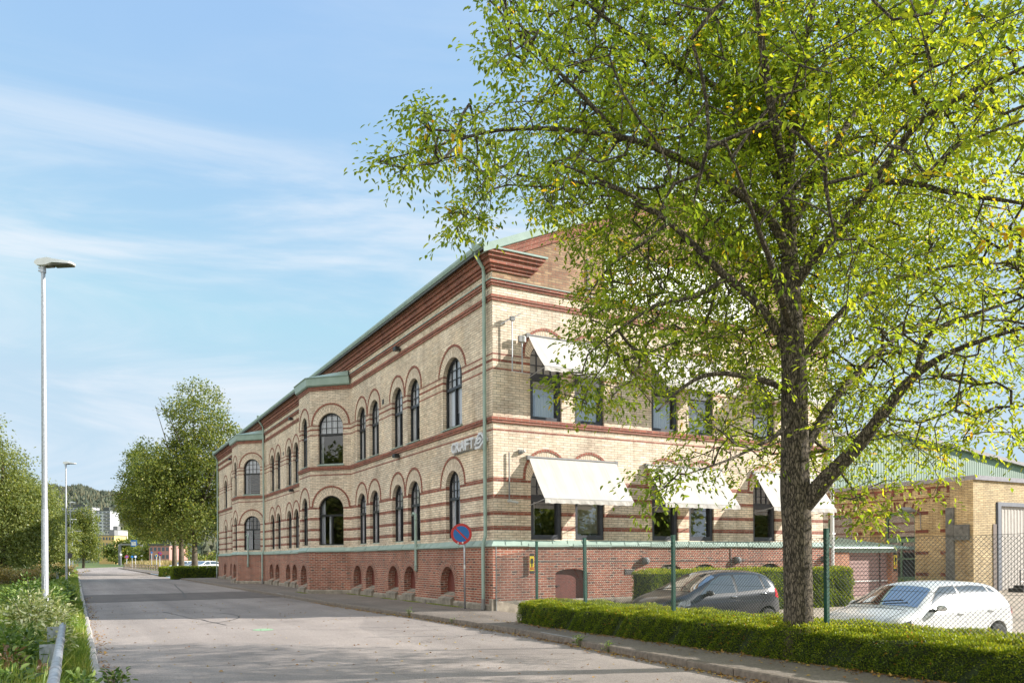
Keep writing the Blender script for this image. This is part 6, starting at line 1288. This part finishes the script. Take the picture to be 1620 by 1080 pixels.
    mb = MB(); a_ = topp(.1, 0, 0); mb.tube([a_, a_ + Vector((-.25, 0, .20))], [.006, .003], 5); mb.build('aerial', M['trimk'], root, world=False)
    zg = spec['zg']; mb = MB(); vs = [end(y, z, 1, .008) for y in np.linspace(-.42, .42, 9) for z in (zg - .05, zg, zg + .05)]; mb.add(vs, [(i * 3 + j, i * 3 + j + 1, i * 3 + 4 + j, i * 3 + 3 + j) for i in range(8) for j in range(2)]); mb.build('grille', M['trimk'], root, world=False, smooth=True)
    mb = MB(); mb.box(xf - .02, -.26, .36, xf + .03, .26, .47); mb.build('front_plate', M['whitep'], root, world=False)
    for cx in (0, wb):
        for s in (1, -1):
            wr_ = empty('wheel', (cx, s * (W - .10), rw)); wr_.parent = root
            mb = MB(); prof = [(.10, rw * .62), (.115, rw * .90), (.09, rw), (-.09, rw), (-.10, rw * .9), (-.10, rw * .6)]; n3 = 36; vs = []
            for i in range(n3): a = 2 * math.pi * i / n3; vs += [(math.cos(a) * r_, s * y, math.sin(a) * r_) for y, r_ in prof]
            q = len(prof); mb.add(vs, [(i * q + j, i * q + j + 1, ((i + 1) % n3) * q + j + 1, ((i + 1) % n3) * q + j) for i in range(n3) for j in range(q - 1)]); mb.build('tyre', M['tyre'], wr_, world=False, smooth=True)
            mb = MB(); vs = []; prof = [(.095, rw * .62), (.10, rw * .66), (.06, rw * .58), (.02, rw * .56)]; q = 4
            for i in range(n3): a = 2 * math.pi * i / n3; vs += [(math.cos(a) * r_, s * y, math.sin(a) * r_) for y, r_ in prof]
            mb.add(vs, [(i * q + j, i * q + j + 1, ((i + 1) % n3) * q + j + 1, ((i + 1) % n3) * q + j) for i in range(n3) for j in range(q - 1)])
            ns_ = spec.get('spokes', 5)
            for i in range(ns_):
                a = 2 * math.pi * i / ns_ + .3
                for da in (-.11, .11): mb.tube([(math.cos(a + da * .6) * .05, s * .075, math.sin(a + da * .6) * .05), (math.cos(a + da) * rw * .61, s * .085, math.sin(a + da) * rw * .61)], [.020, .014], 5)
            mb.tube([(0, s * .05, 0), (0, s * .09, 0)], .05, 14); mb.build('rim', M['alloy'], wr_, world=False, smooth=False); mb = MB(); mb.tube([(0, -s * .02, 0), (0, s * .02, 0)], rw * .56, 24); mb.build('brake_disc', M['greyp'], wr_, world=False)
GOLF = dict(W=1.78, wb=2.575, rw=.315, zl=.20, zg=.66,
  top=[(-.76, .62), (-.74, .85), (-.68, 1.02), (-.52, 1.24), (-.36, 1.40), (-.1, 1.445), (.5, 1.475), (1.0, 1.478), (1.4, 1.455), (1.7, 1.40), (2.05, 1.21), (2.42, 1.01), (2.6, .955), (3.0, .865), (3.25, .78), (3.38, .68), (3.44, .50)],
  belt=[(-.76, .60), (-.6, .99), (-.2, .99), (1.0, .96), (2.1, .93), (2.5, .90), (3.0, .80), (3.44, .5)],
  wins=[([(1.08, .975), (2.14, .95)], [(1.02, 1.385), (1.42, 1.37), (1.66, 1.28), (2.08, 1.01)]), ([(.02, 1.01), (1.00, .985)], [(.05, 1.36), (.50, 1.385), (.95, 1.375)]), ([(-.34, 1.03), (-.04, 1.015)], [(-.27, 1.22), (-.12, 1.31), (-.02, 1.35)])],
  seams=[[(1.04, .97), (1.04, .7), (1.04, .3)], [(2.0, .93), (2.08, .7), (2.06, .4), (1.98, .28)], [(.05, .98), (.10, .8), (.30, .62), (.42, .45), (.42, .28)], [(-.5, .62), (-.3, .60)]],
  handles=[(1.20, .87), (.22, .90)], mirror=(1.93, 1.00), hl=(2.72, 3.30, .70, .56, .80, .70), tl=(-.68, -.52, .80, .98), ws=(2.40, 1.72, .74, .58), rw_=(-.62, -.38, .55, .50), spokes=5)
YARIS = dict(W=1.695, wb=2.46, rw=.295, zl=.20, zg=.60,
  top=[(-.52, .60), (-.51, .85), (-.47, 1.05), (-.38, 1.27), (-.22, 1.44), (.1, 1.50), (.6, 1.525), (1.1, 1.52), (1.5, 1.455), (1.9, 1.27), (2.38, 1.03), (2.6, .98), (2.95, .88), (3.12, .76), (3.2, .60), (3.23, .45)],
  belt=[(-.52, .60), (-.4, 1.04), (0, 1.03), (1.0, .97), (2.0, .93), (2.5, .90), (2.9, .78), (3.23, .45)],
  wins=[([(1.00, 1.00), (2.10, .97)], [(.96, 1.41), (1.30, 1.39), (1.60, 1.28), (2.02, 1.03)]), ([(.10, 1.06), (.92, 1.01)], [(.12, 1.40), (.50, 1.42), (.88, 1.41)]), ([(-.20, 1.10), (.04, 1.07)], [(-.14, 1.22), (-.05, 1.33), (.05, 1.385)])],
  seams=[[(.95, .98), (.95, .7), (.95, .3)], [(2.05, .94), (2.1, .7), (2.08, .4)], [(.06, 1.02), (.12, .8), (.30, .6), (.40, .45), (.4, .3)]],
  handles=[(1.08, .90), (.12, .96)], mirror=(1.90, 1.0), hl=(2.42, 3.02, .74, .60, .88, .76), tl=(-.44, -.26, .84, 1.10), ws=(2.36, 1.50, .70, .56), rw_=(-.42, -.24, .52, .48), hm=M['chrome'], mm=M['trimk'], spokes=6)
c1 = empty('parked_car', (16.17, 9.93, -.34), R(179.4), 'white hatchback parked nose towards the fence', 'car', 'cars parked in the yard'); make_car(c1, GOLF, M['white_car'])
c2 = empty('parked_car', (14.92, 14.68, -.20), R(177.8), 'dark blue grey hatchback parked left of the tree trunk', 'car', 'cars parked in the yard'); make_car(c2, YARIS, M['dark_car'])
# distant parked cars seen past the hedge
for k, (px, d, rz, pm, lab) in enumerate(((303, 118, 20, M['white_car'], 'white parked car glimpsed between two tree trunks beyond the building'), (322, 112, 10, M['silver_car'], 'silver green parked car seen over the far hedge'), (338, 110, 25, M['white_car'], 'white parked car beside the far corner of the brick building'))):
    p = at_px(px, 886, d); src = c1; r_ = src.copy(); col.objects.link(r_); r_.location = (p.x, p.y, .1); r_.rotation_euler = (0, 0, R(180 + rz)); r_['label'] = lab; r_['group'] = 'distant parked cars'
    for ch in src.children:
        if ch.name.split('.')[0] in ('door_seam', 'seat', 'wiper', 'windscreen_seal', 'brake_disc', 'window_seal'): continue
        c = ch.copy()
        if ch.name.startswith('body') and k == 1: c.data = ch.data.copy(); c.data.materials[0] = pm
        col.objects.link(c); c.parent = r_
        for g2 in ch.children: dd = g2.copy(); col.objects.link(dd); dd.parent = c
# ---------------------------------------------------------------- garage wing
def garage():
    gx0, gx1, gy = 25.5, 30.25, 21.0
    r = empty('garage', (gx0, gy, -.1), label='low garage with mauve roller door and green sheet roof beside the gable', cat='garage')
    mb = MB(); z0 = -.1
    mb.box(gx0, gy, z0, 27.15, gy + .25, 1.82); mb.box(29.80, gy, z0, 30.2, gy + .25, 1.82); mb.box(29.95, gy + .25, z0, 30.2, gy + 6, 1.82); mb.box(gx0, gy + .25, z0, gx0 + .2, gy + 6, 1.82); mb.build('wall', M['garbrick'], r)
    mb = MB(); mb.box(gx0 + .2, gy + .05, 1.80, 30.22, gy + .22, 2.02); mb.build('lintel', M['copper'], r)
    mb = MB(); k = 12
    for i in range(k):
        z = z0 + .02 + i * (1.82 - z0) / k; mb.box(27.15, gy + .22, z, 29.80, gy + .26, z + (1.82 - z0) / k - .02)
    mb.build('roller_door', plain('mauve_door_paint', (.34, .205, .185), .6, var=.06), r); mb = MB(); mb.box(27.15, gy + .19, .62, 29.8, gy + .215, .66); mb.build('door_rail', M['whitep'], r)
    mb = MB(); mb.box(27.15, gy + .25, z0, 27.18, gy + .6, 1.82); mb.box(29.77, gy + .25, z0, 29.80, gy + .6, 1.82); mb.box(27.15, gy + .6, z0, 29.8, gy + .62, 1.82); mb.box(29.25, gy + .15, z0, 29.28, gy + .18, 1.8); mb.build('reveal', plain('dark_reveal', (.05, .02, .02), .8), r)
    mb = MB(); a, b = gx0 - .1, 30.55; mb.add([(a, gy - .14, 2.06), (b, gy - .14, 2.06), (b, gy + 4, 2.62), (a, gy + 4, 2.62), (a, gy - .14, 2.0), (b, gy - .14, 2.0), (b, gy + 4, 2.55), (a, gy + 4, 2.55)], [(0, 1, 2, 3), (4, 7, 6, 5), (0, 4, 5, 1), (1, 5, 6, 2), (0, 3, 7, 4)])
    x = a + .3
    while x < b: mb.box(x - .012, 0, 0, x + .012, 1, 1, M=Matrix(((1, 0, 0, 0), (0, 4.14, 0, gy - .14), (0, .56, .03, 2.06), (0, 0, 0, 1)))); x += .55
    mb.build('roof', M['copper'], r)
    mb = MB(); mb.tube([(a, gy - .17, 1.99), (b + .08, gy - .17, 1.99)], .04, 8); mb.build('gutter', M['copper'], r); mb = MB(); mb.tube([(gx0 + .12, gy - .06, -.1), (gx0 + .12, gy - .06, 1.95)], .035, 8); mb.build('downpipe', M['whitep'], r)
garage()
warn((30.0, 20.98, 1.42), 1.1, 'yellow alarm sign on the brick pier of the low garage')
mb = MB(); mb.tube([(25.47, YG - .10, .2), (25.47, YG - .10, 8.4)], .07, 10)
for z in (2.5, 4.5, 6.5): mb.box(25.38, YG - .18, z, 25.56, YG - .02, z + .06)
o = mb.build('rain_pipe', M['whitep']); tag(o, 'white vertical pipe at the right hand corner of the gable', 'pipe')
# ---------------------------------------------------------------- ochre brick building and green hall
def ochre():
    X, Y = 33.0, 19.4; z0 = .05; r = empty('ochre_brick_building', (X, Y, z0), label='ochre yellow brick building with green arched windows and a tall corrugated door', cat='building')
    Mx = frame_mat((X, 34.0), WL); mb = MB(); yl = lambda y: 34.0 - y; wz = [dict(u=yl(22.84), w=1.5, zb=.62, zc=3.36, rise=.32), dict(u=yl(26.1), w=1.5, zb=.62, zc=3.36, rise=.32), dict(u=yl(29.3), w=1.5, zb=.62, zc=3.36, rise=.32)]
    panel(mb, Mx, 0, yl(Y), z0 - .3, 4.84, wz, .16); panel(mb, frame_mat((X, Y), 0), 0, 1.55, z0 - .3, 4.84, []); panel(mb, frame_mat((X + 1.55, Y), 0), 0, 5.2, 3.95, 4.84, []); panel(mb, frame_mat((X + 6.7, Y), 0), 0, 14, z0 - .3, 4.84, [])
    # pier and pilaster relief on the shaded side
    mb.box(X - .10, Y - .0, z0, X - .002, Y + 1.02, 4.84); mb.box(X - .05, 24.35, z0, X - .002, 24.75, 4.0); mb.build('wall', M['b2brick'], r)
    mb = MB()
    for z in (4.60, 4.20): mb.box(X - .035, Y + 1.03, z, X - .002, 34, z + (.09 if z > 4.5 else .05))
    y = Y + 1.06; k = 0
    while y < 34:
        mb.box(X - .03, y, 4.40, X - .002, y + .13, 4.60) ; 
        if k % 1 == 0: mb.box(X - .02, y + .2, 4.04, X - .002, y + .33, 4.12)
        y += .44; k += 1
    for z in (.78, 1.72, 2.68, 3.50):
        for a, b in ((Y + 1.05, 20.9), (21.45, 22.05), (23.62, 24.32), (24.8, 25.3), (26.9, 28.4)): mb.box(X - .022, a, z, X - .002, b, z + .14)
    for w in wz:
        yc = 34.0 - w['u']
        for i in range(11):
            a = math.pi * (.10 + .8 * i / 10); L_ = .42 if i % 2 == 0 else .2; p0 = (yc + math.cos(a) * .80, 3.36 + math.sin(a) * .36); p1 = (yc + math.cos(a) * (.80 + L_ * .55), 3.36 + math.sin(a) * .36 + L_ * (.55 + .45 * math.sin(a))); mb.tube([(X - .0, *p0), (X - .0, *p1)], .045, 4, square=True)
    mb.build('red_brick_bands', M['b2red'], r)
    gmat = plain('green_window_paint', (.14, .24, .15), .5)
    mb = MB(); 
    for w in wz:
        yc = 34.0 - w['u']; Mw = frame_mat((X, yc), WL); d = .10; r_ = .75
        lp = [(-r_, .62), (r_, .62)] + [(r_ * math.cos(math.pi * k / 12), 3.36 + .32 * math.sin(math.pi * k / 12)) for k in range(13)]; li = [(x * .88, .72 if z < 1 else z - .09) for x, z in lp]
        fr = MB()
        for i in range(len(lp)):
            j = (i + 1) % len(lp); fr.add([Mw @ Vector((p[0], q, p[1])) for p, q in ((lp[i], d), (lp[j], d), (li[j], d), (li[i], d))], [(0, 1, 2, 3)])
        fr.box(-.70, d - .02, 2.28, .70, d + .05, 2.46, M=Mw); fr.box(-.035, d - .01, .7, .035, d + .05, 2.3, M=Mw); fr.box(-.70, d - .01, 1.5, .70, d + .05, 1.56, M=Mw); fr.box(-.8, -.10, .50, .8, .12, .62, M=Mw); f = fr.build('window', gmat, r)
        g = MB(); g.add([Mw @ Vector((p[0], d + .03, p[1])) for p in li], [tuple(range(len(li)))]); g.build('glass', M['glass'], f); b = MB(); b.box(-.68, d + .10, 2.5, .68, d + .12, 3.6, M=Mw); b.box(-.68, d + .30, .7, -.1, d + .32, 2.2, M=Mw); b.build('blind', plain('dusty_screen', (.20, .17, .16), .9), f)
    mb = MB(); sweep(mb, [(X, 34), (X, Y), (X + 22, Y)], [(0, 4.84), (.10, 4.84), (.12, 5.02), (0, 5.04)]); mb.build('coping', plain('lead_coping', (.30, .29, .32), .6, .2, var=.15), r)
    mb = MB(); mb.quad((X, Y, 4.83), (X + 22, Y, 4.83), (X + 22, 34, 4.83), (X, 34, 4.83)); mb.quad((X + 21, Y, 0), (X + 21, 34, 0), (X + 21, 34, 4.8), (X + 21, Y, 4.8)); mb.quad((X, 34, 0), (X + 21, 34, 0), (X + 21, 34, 4.8), (X, 34, 4.8)); mb.build('flat_roof', M['roofdark'], r)
    mb = MB(); x = X + 1.85; n_ = 0
    vs = []
    cm = plain('corrugated_grey', (.46, .42, .38), .6, .0, var=.1)
    while x < X + 6.6:
        vs += [(x, Y + .05, z0 + .12), (x, Y + .05, 3.78), (x + .10, Y + .05, z0 + .12), (x + .10, Y + .05, 3.78), (x + .13, Y + .065, z0 + .12), (x + .13, Y + .065, 3.78), (x + .21, Y + .065, z0 + .12), (x + .21, Y + .065, 3.78)]; x += .24; n_ += 4
    mb.add(vs, [(2 * i, 2 * i + 2, 2 * i + 3, 2 * i + 1) for i in range(n_ - 1)]); dr = mb.build('corrugated_door', cm, r)
    mb = MB(); mb.box(X + 1.62, Y - .06, z0, X + 1.85, Y + .12, 3.95); mb.box(X + 1.85, Y - .06, 3.78, X + 6.7, Y + .12, 3.95); mb.build('door_frame', plain('slate_frame', (.16, .17, .20), .5), r)
    mb = MB(); mb.box(X + 1.30, Y - .03, z0, X + 1.56, Y - .003, 3.0); mb.build('side_panel', plain('brown_panel', (.16, .12, .10), .7), r)
    # grey post and bracket board on the shaded side
    o = MB(); o.box(X - .20, 20.20, z0, X - .105, 20.55, 3.72); o.box(X - .22, 19.55, 2.32, X - .105, 20.18, 2.98); ob_ = o.build('grey_duct', plain('weathered_grey', (.14, .14, .13), .8, var=.4)); tag(ob_, 'weathered grey duct with a square box fixed to the ochre brick pier', 'duct')
    l_ = empty('wall_lamp', (X - .05, 21.78, 3.45), label='grey street lamp head on the shaded ochre brick wall', cat='wall light'); mb = MB(); mb.tube([(0, 0, -.6), (-.05, 0, .1), (-.35, .1, .22)], .02, 6); mb.build('bracket', M['greyp'], l_, world=False); mb = MB(); mb.tube([(-.3, .08, .2), (-.45, .2, .26), (-.7, .5, .27), (-.78, .58, .25)], [.05, .12, .12, .04], 8); mb.build('lamp_head', M['greyp'], l_, world=False)
    rl = empty('black_railing', (X + 1.7, Y - 1.0, .05), label='black tube railing in front of the tall corrugated door', cat='railing'); mb = MB()
    for z in (.55, 1.05): mb.tube([(X + 1.5, Y - 1.0, z), (X + 9, Y - 1.0, z)], .022, 6)
    for x in (X + 1.5, X + 4.2, X + 7): mb.tube([(x, Y - 1.0, 0), (x, Y - 1.0, 1.06)], .024, 6)
    mb.build('rail', M['dark'], rl); mb = MB(); mb.box(X + .8, Y - 1.5, .02, X + 2.4, Y - .9, .30); mb.box(X + 1.0, Y - 1.4, .30, X + 1.6, Y - 1.0, .42); mb.build('base_block', M['dark'], rl)
ochre()
n = 9000; P = np.stack([33 - rng.random(n) ** 1.5 * 1.4, rng.uniform(20.0, 33, n), rng.uniform(.05, .3, n)], 1); o = leaves('wall_foot_weeds', P, rng.normal(size=P.shape) * .5 + np.array([0, 0, 1.]), rng.uniform(.15, .5, n), .04, M['grassm'], None, None, True); tag(o, kind='stuff')
mb = MB(); mb.add([(31.4, 20.0, 0.0), (33, 20.0, .55), (33, 34, .55), (31.4, 34, 0.0), (31.4, 20.0, 0), (33, 20.0, 0)], [(0, 1, 2, 3), (0, 5, 1)]); o = mb.build('grass_bank', M['ground']); tag(o, kind='structure')
def hall():
    Yh = 35.0; r = empty('green_hall', (37, Yh, 0), label='large hall with pale green corrugated gable rising behind the ochre building', cat='building'); gm_ = plain('green_corrugated', (.21, .295, .235), .55, var=.12, scale=.7)
    zp = lambda x: 10.15 - .095 * abs(x - 50.4); mb = MB(); x = 33.5; V = []
    while x < 80:
        for dx, dy in ((0, 0), (.10, 0), (.13, .018), (.25, .018)): V.append((x + dx, Yh + dy)); 
        x += .28
    vs = []
    for px, py in V: vs += [(px, py, 0), (px, py, zp(px))]
    mb.add(vs, [(2 * i, 2 * i + 2, 2 * i + 3, 2 * i + 1) for i in range(len(V) - 1)]); mb.build('corrugated_wall', gm_, r)
    mb = MB(); mb.box(33.4, Yh, 0, 33.48, Yh + 40, zp(33.5)); mb.build('side_wall', gm_, r)
    mb = MB()
    for xa, xb in ((33.0, 50.4), (50.4, 80.5)): mb.add([(xa, Yh - .35, zp(xa) + .02), (xb, Yh - .35, zp(xb) + .02), (xb, Yh + 40, zp(xb) + .02), (xa, Yh + 40, zp(xa) + .02), (xa, Yh - .35, zp(xa) + .28), (xb, Yh - .35, zp(xb) + .28), (xb, Yh + 40, zp(xb) + .28), (xa, Yh + 40, zp(xa) + .28)], [(0, 3, 2, 1), (4, 5, 6, 7), (0, 1, 5, 4), (2, 3, 7, 6), (1, 2, 6, 5), (3, 0, 4, 7)])
    mb.build('roof', plain('fibre_cement_roof', (.33, .30, .31), .8, var=.2), r)
hall()
# ---------------------------------------------------------------- far background
def hill():
    # long wooded ridge about 1.5 km away
    mb = MB(); nx, ny = 90, 14; vs = []; fwd = Vector((math.sin(-R(40) + PSI), math.cos(-R(40) + PSI), 0))
    def hz(px, t): 
        crest = np.interp(px, [-700, -200, 0, 60, 90, 130, 180, 215, 260, 330, 420, 900, 1700, 2600], [60, 90, 118, 124, 126, 123, 112, 104, 100, 92, 80, 60, 48, 40]); return crest * math.sin(min(1, t) * math.pi / 2) - (t > 1) * (t - 1) * 30 + 3 * math.sin(px * .11) * t
    G = []
    for i in range(nx + 1):
        px = -700 + 3300 * i / nx; row = []
        for j in range(ny + 1):
            t = 1.25 * j / ny; d = 700 + 800 * t; p = at_px(px, 886, d); row.append((p.x, p.y, hz(px, t) - 1.0))
        G.append(row)
    sheet('hill', G[::-1], plain('hill_forest_floor', (.05, .07, .035), .95, var=.4, scale=.01))
    n = 15000; px = rng.uniform(-60, 400, n); t = rng.random(n) ** .5 * 1.02; P = np.array([tuple(at_px(a, 886, 700 + 800 * b)) for a, b in zip(px, t)]); P[:, 2] = [hz(a, b) - 2 for a, b in zip(px, t)]
    V, F, rn = [], [], []; 
    for p in P:
        h_ = rng.uniform(7, 15); r_ = rng.uniform(3.0, 5.5); b0 = len(V); q = rng.random()
        con = rng.random() < .5; rings = ((0, r_ * .6), (.35, r_), (.7, r_ * .75), (1.0, .1)) if not con else ((0, r_ * .8), (.3, r_ * .7), (.7, r_ * .35), (1.15, .05))
        for zz, rr_ in rings:
            for k in range(5): a = k * 1.257 + zz * 2 + q * 6; j = rng.uniform(.75, 1.25); V.append((p[0] + math.cos(a) * rr_ * j, p[1] + math.sin(a) * rr_ * j, p[2] + zz * h_)); rn.append(q)
        for i in range(3):
            for k in range(5): F.append((b0 + i * 5 + k, b0 + i * 5 + (k + 1) % 5, b0 + i * 5 + 5 + (k + 1) % 5, b0 + i * 5 + 5 + k))
    me = bpy.data.meshes.new('hill_forest'); me.from_pydata(V, [], F); at = me.attributes.new('rnd', 'FLOAT', 'POINT'); at.data.foreach_set('value', rn); me.materials.append(leaf_mat('hill_leaf', [(0, (.05, .065, .045)), (.6, (.085, .10, .065)), (1, (.15, .14, .085))], .05, .9)); me.update(); o = bpy.data.objects.new('hill_forest', me); col.objects.link(o); tag(o, 'wooded ridge on the horizon beyond the town', None, None, 'stuff')  # forest colours greyed to imitate distance haze
hill()
def block(name, px0, px1, top, bot, d, wallm_, floors, cols_, lab, cat='building', roofm=None, winm=None, depth=14, bal=False, rot=0):
    a = at_px(px0, 886, d); b = at_px(px1, 886, d); w = (b - a).length; zt_ = (886 - top) * d / FPX + H; zb_ = (886 - bot) * d / FPX + H
    r = empty(name, ((a.x + b.x) / 2, (a.y + b.y) / 2, zb_), label=lab, cat=cat); ang = -PSI + math.atan2(-( (px0 + px1) / 2 - 810), FPX) * 1.0 + rot
    r.rotation_euler.z = math.atan2(b.y - a.y, b.x - a.x) + rot; h_ = zt_ - zb_
    mb = MB(); mb.box(-w / 2, 0, -zb_ if zb_ < 20 else -15, w / 2, depth, h_); mb.build('wall', wallm_, r, world=False); mb = MB(); mb.box(-w / 2 - .3, -.3, h_, w / 2 + .3, depth + .3, h_ + .6); mb.box(-w * .1, depth * .3, h_ + .6, w * .25, depth * .6, h_ + 3.2); mb.build('roof', roofm or M['roofdark'], r, world=False)
    fh = h_ / floors; cw = w / cols_; base = None
    for i in range(floors):
        for j in range(cols_):
            if base is None:
                mb = MB(); mb.box(-cw * .30, -.06, -fh * .22, cw * .30, .02, fh * .26); base = mb.build('window', winm or M['glassfar'], r, world=False); o_ = base
            else: o_ = base.copy(); col.objects.link(o_); o_.parent = r
            o_.location = (-w / 2 + cw * (j + .5), 0, fh * (i + .5))
    if bal:
        for i in range(floors):
            mb = MB(); mb.box(w * .12, -1.6, fh * i + fh * .1, w * .5, -.08, fh * i + fh * .2); mb.box(w * .12, -1.62, fh * i + fh * .2, w * .5, -1.55, fh * i + fh * .48); mb.build('balcony', M['greyp'], r, world=False)
    return r
M['glassfar'] = plain('far_window_glass', (.08, .10, .13), .2, var=.3)
block('apartment_block', 150, 175, 807, 840, 620, plain('white_render', (.56, .57, .60), .8), 6, 4, 'tall white apartment block with balconies below the wooded hill', bal=True)
block('apartment_block', 88, 146, 801, 822, 760, plain('grey_render', (.42, .42, .45), .8), 4, 10, 'long grey block with a flat roof behind the lamp posts')
block('yellow_building', 157, 181, 846, 884, 430, plain('yellow_render', (.66, .46, .20), .8), 4, 5, 'yellow rendered building beside the road bend', roofm=M['greyp'])
block('low_roofed_building', 166, 186, 838, 850, 520, plain('pale_render', (.52, .50, .46), .8), 2, 5, 'low pale building stepping up behind the yellow one', roofm=M['greyp'])
block('pink_brick_building', 236, 268, 862, 886, 250, plain('pink_brick', (.42, .23, .20), .85), 2, 5, 'pinkish brick building behind the street trees')
# gantry with blue sign
def gantry():
    d = 300; a, b = at_px(189.5, 886, d), at_px(224, 886, d); r = empty('sign_gantry', ((a.x + b.x) / 2, (a.y + b.y) / 2, 0), label='grey steel gantry spanning the far road under the blue sign', cat='gantry'); zt_ = 26 * d / FPX + H
    dx = (b - a).normalized(); mb = MB()
    for p in (a, b): mb = MB(); mb.box(p.x - .5, p.y - .4, 0, p.x + .5, p.y + .4, zt_); mb.build('leg', M['greyp'], r)
    mb = MB(); mb.tube([(a.x, a.y, zt_), (b.x, b.y, zt_)], .45, 4, square=True); mb.build('beam', M['greyp'], r)
    c = at_px(212, 886, d - 1.5); r2 = empty('blue_road_sign', (c.x, c.y, zt_ + .4), label='square blue and white sign mounted on top of the gantry beam', cat='road sign'); r2.rotation_euler.z = math.atan2(dx.y, dx.x)
    mb = MB(); mb.box(-1.15, -.1, -1.3, 1.15, 0, 1.3); mb.build('panel', M['blue'], r2, world=False); mb = MB(); mb.box(-.85, -.14, -.85, .85, -.11, .62); mb.build('white_field', M['whitep'], r2, world=False); mb = MB(); mb.box(-.45, -.18, .1, -.05, -.15, .45); mb.build('pictogram', M['greyp'], r2, world=False)
    mb = MB(); mb.box(-1.1, -.14, -1.3 - .0, 1.1, -.11, -1.2)
gantry()
def far_sign(px, y, d, rad, ring, face, lab, side=None, rect=False):
    p = at_px(px, 886, d); z = (886.5 - y) * d / FPX + H; r = empty('road_sign', (p.x, p.y, 0), label=lab, cat='road sign', group='small road signs at the road bend'); r.rotation_euler.z = -PSI + math.atan2(810 - px, FPX)
    mb = MB(); mb.tube([(0, 0, 0), (0, 0, z + rad)], .04 + d * .00012, 6); mb.build('pole', M['galv'], r, world=False); mb = MB()
    if rect: mb.box(-rad, -.12, z - rad, rad, -.08, z + rad); mb.build('sign_face', face, r, world=False); return
    mb.tube([(0, -.08, z), (0, -.12, z)], rad, 20); mb.build('sign_face', ring, r, world=False); mb = MB(); mb.tube([(0, -.12, z), (0, -.14, z)], rad * .72, 20); mb.build('sign_centre', face, r, world=False)
    if ring is M['red']: mb = MB(); mb.box(-rad * .9, -.16, -.05, rad * .9, -.141, .05, M=Matrix.Translation((0, 0, z)) @ Matrix.Rotation(R(45), 4, 'Y')); mb.build('sign_bar', M['red'], r, world=False)
far_sign(200.5, 880, 165, .36, M['red'], M['blue'], 'small red and blue round sign left of the gantry leg')
far_sign(209, 880, 170, .26, M['blue'], M['blue'], 'small blue round sign under the gantry, left of its twin')
far_sign(214.3, 880, 172, .30, M['blue'], M['whitep'], 'small blue round sign with white centre under the gantry')
far_sign(252.8, 875.5, 110, .30, M['red'], M['blue'], 'blue round no stopping sign on a leaning pole beyond the bend')
far_sign(247.5, 878.5, 120, .22, M['yellow'], M['blue'], 'blue sign on a yellow plate beside the taller round sign')
far_sign(240, 873.5, 150, .18, M['blue'], M['blue'], 'tiny violet blue sign in front of the pink brick building')
far_sign(191.5, 876.5, 290, .35, M['whitep'], M['whitep'], 'white square plate at the left gantry leg', rect=True)
far_sign(224.5, 878.5, 280, .35, M['whitep'], M['whitep'], 'white square plate at the right gantry leg', rect=True)
far_sign(109.5, 877.5, 75, .28, M['dark'], M['dark'], 'round sign seen from its dark back beside the third lamp post')
# low timber rail fence on the far right side
r = None
a, b = at_px(196, 886, 165), at_px(262, 886, 112); L = (Vector((b.x, b.y)) - Vector((a.x, a.y))).length; r = empty('timber_fence', (a.x, a.y, 0), label='low weathered timber rail fence in front of dry weeds beyond the side street', cat='fence'); n_ = 20
for i in range(n_ + 1): t = i / n_; x, y = a.x + (b.x - a.x) * t, a.y + (b.y - a.y) * t; mb = MB(); mb.box(x - .08, y - .08, 0, x + .08, y + .08, 1.05); mb.build('post', M['wood'], r)
for z in (.45, .92): mb = MB(); mb.tube([(a.x, a.y - .1, z), (b.x, b.y - .1, z)], .06, 4, square=True); mb.build('rail', M['wood'], r)
# steel catenary mast left, marker posts
p = at_px(107, 886, 130); r = empty('steel_mast', (p.x, p.y, 0), label='grey lattice steel mast with cross arms behind the lamp posts', cat='mast'); mb = MB()
for dx in (-.5, .5): mb.tube([(p.x + dx, p.y, 0), (p.x + dx, p.y, 7.2)], .06, 5)
for k in range(9): mb.tube([(p.x - .5, p.y, .5 + k * .8), (p.x + .5, p.y, 1.3 + k * .8)], .03, 4)
mb.build('lattice', M['greyp'], r); mb = MB()
for z in (5.0, 6.6): mb.box(p.x - 2.2, p.y - .06, z, p.x + 2.0, p.y + .06, z + .14)
mb.build('cross_arm', M['greyp'], r)
for k, (px, y, d, h_, lab) in enumerate(((90.5, 903, 62, .85, 'short grey marker post on the verge left of the lamp posts'), (101, 900, 95, 1.4, 'pale marker post behind the second lamp post'), (115, 897, 110, 2.2, 'tall pale cabinet post right of the third lamp post'))):
    p = at_px(px, 886, d); mb = MB(); mb.box(p.x - .09, p.y - .06, 0, p.x + .09, p.y + .06, h_); mb.box(p.x - .10, p.y - .07, h_ - .14, p.x + .10, p.y + .07, h_ - .08); o = mb.build('marker_post', M['galv']); tag(o, lab, 'post', 'marker posts on the verge')
# green paint mark on the road
mb = MB(); n_ = 28; mb.add([(3.87 + .235 * math.cos(2 * math.pi * k / n_) * (1 + .05 * math.sin(3 * k)), 19.12 + .30 * math.sin(2 * math.pi * k / n_), .006) for k in range(n_)], [tuple(range(n_))]); o = mb.build('paint_mark', plain('green_road_paint', (.30, .47, .29), .8, var=.25, scale=30)); tag(o, 'pale green sprayed oval on the sunlit road', 'paint mark')
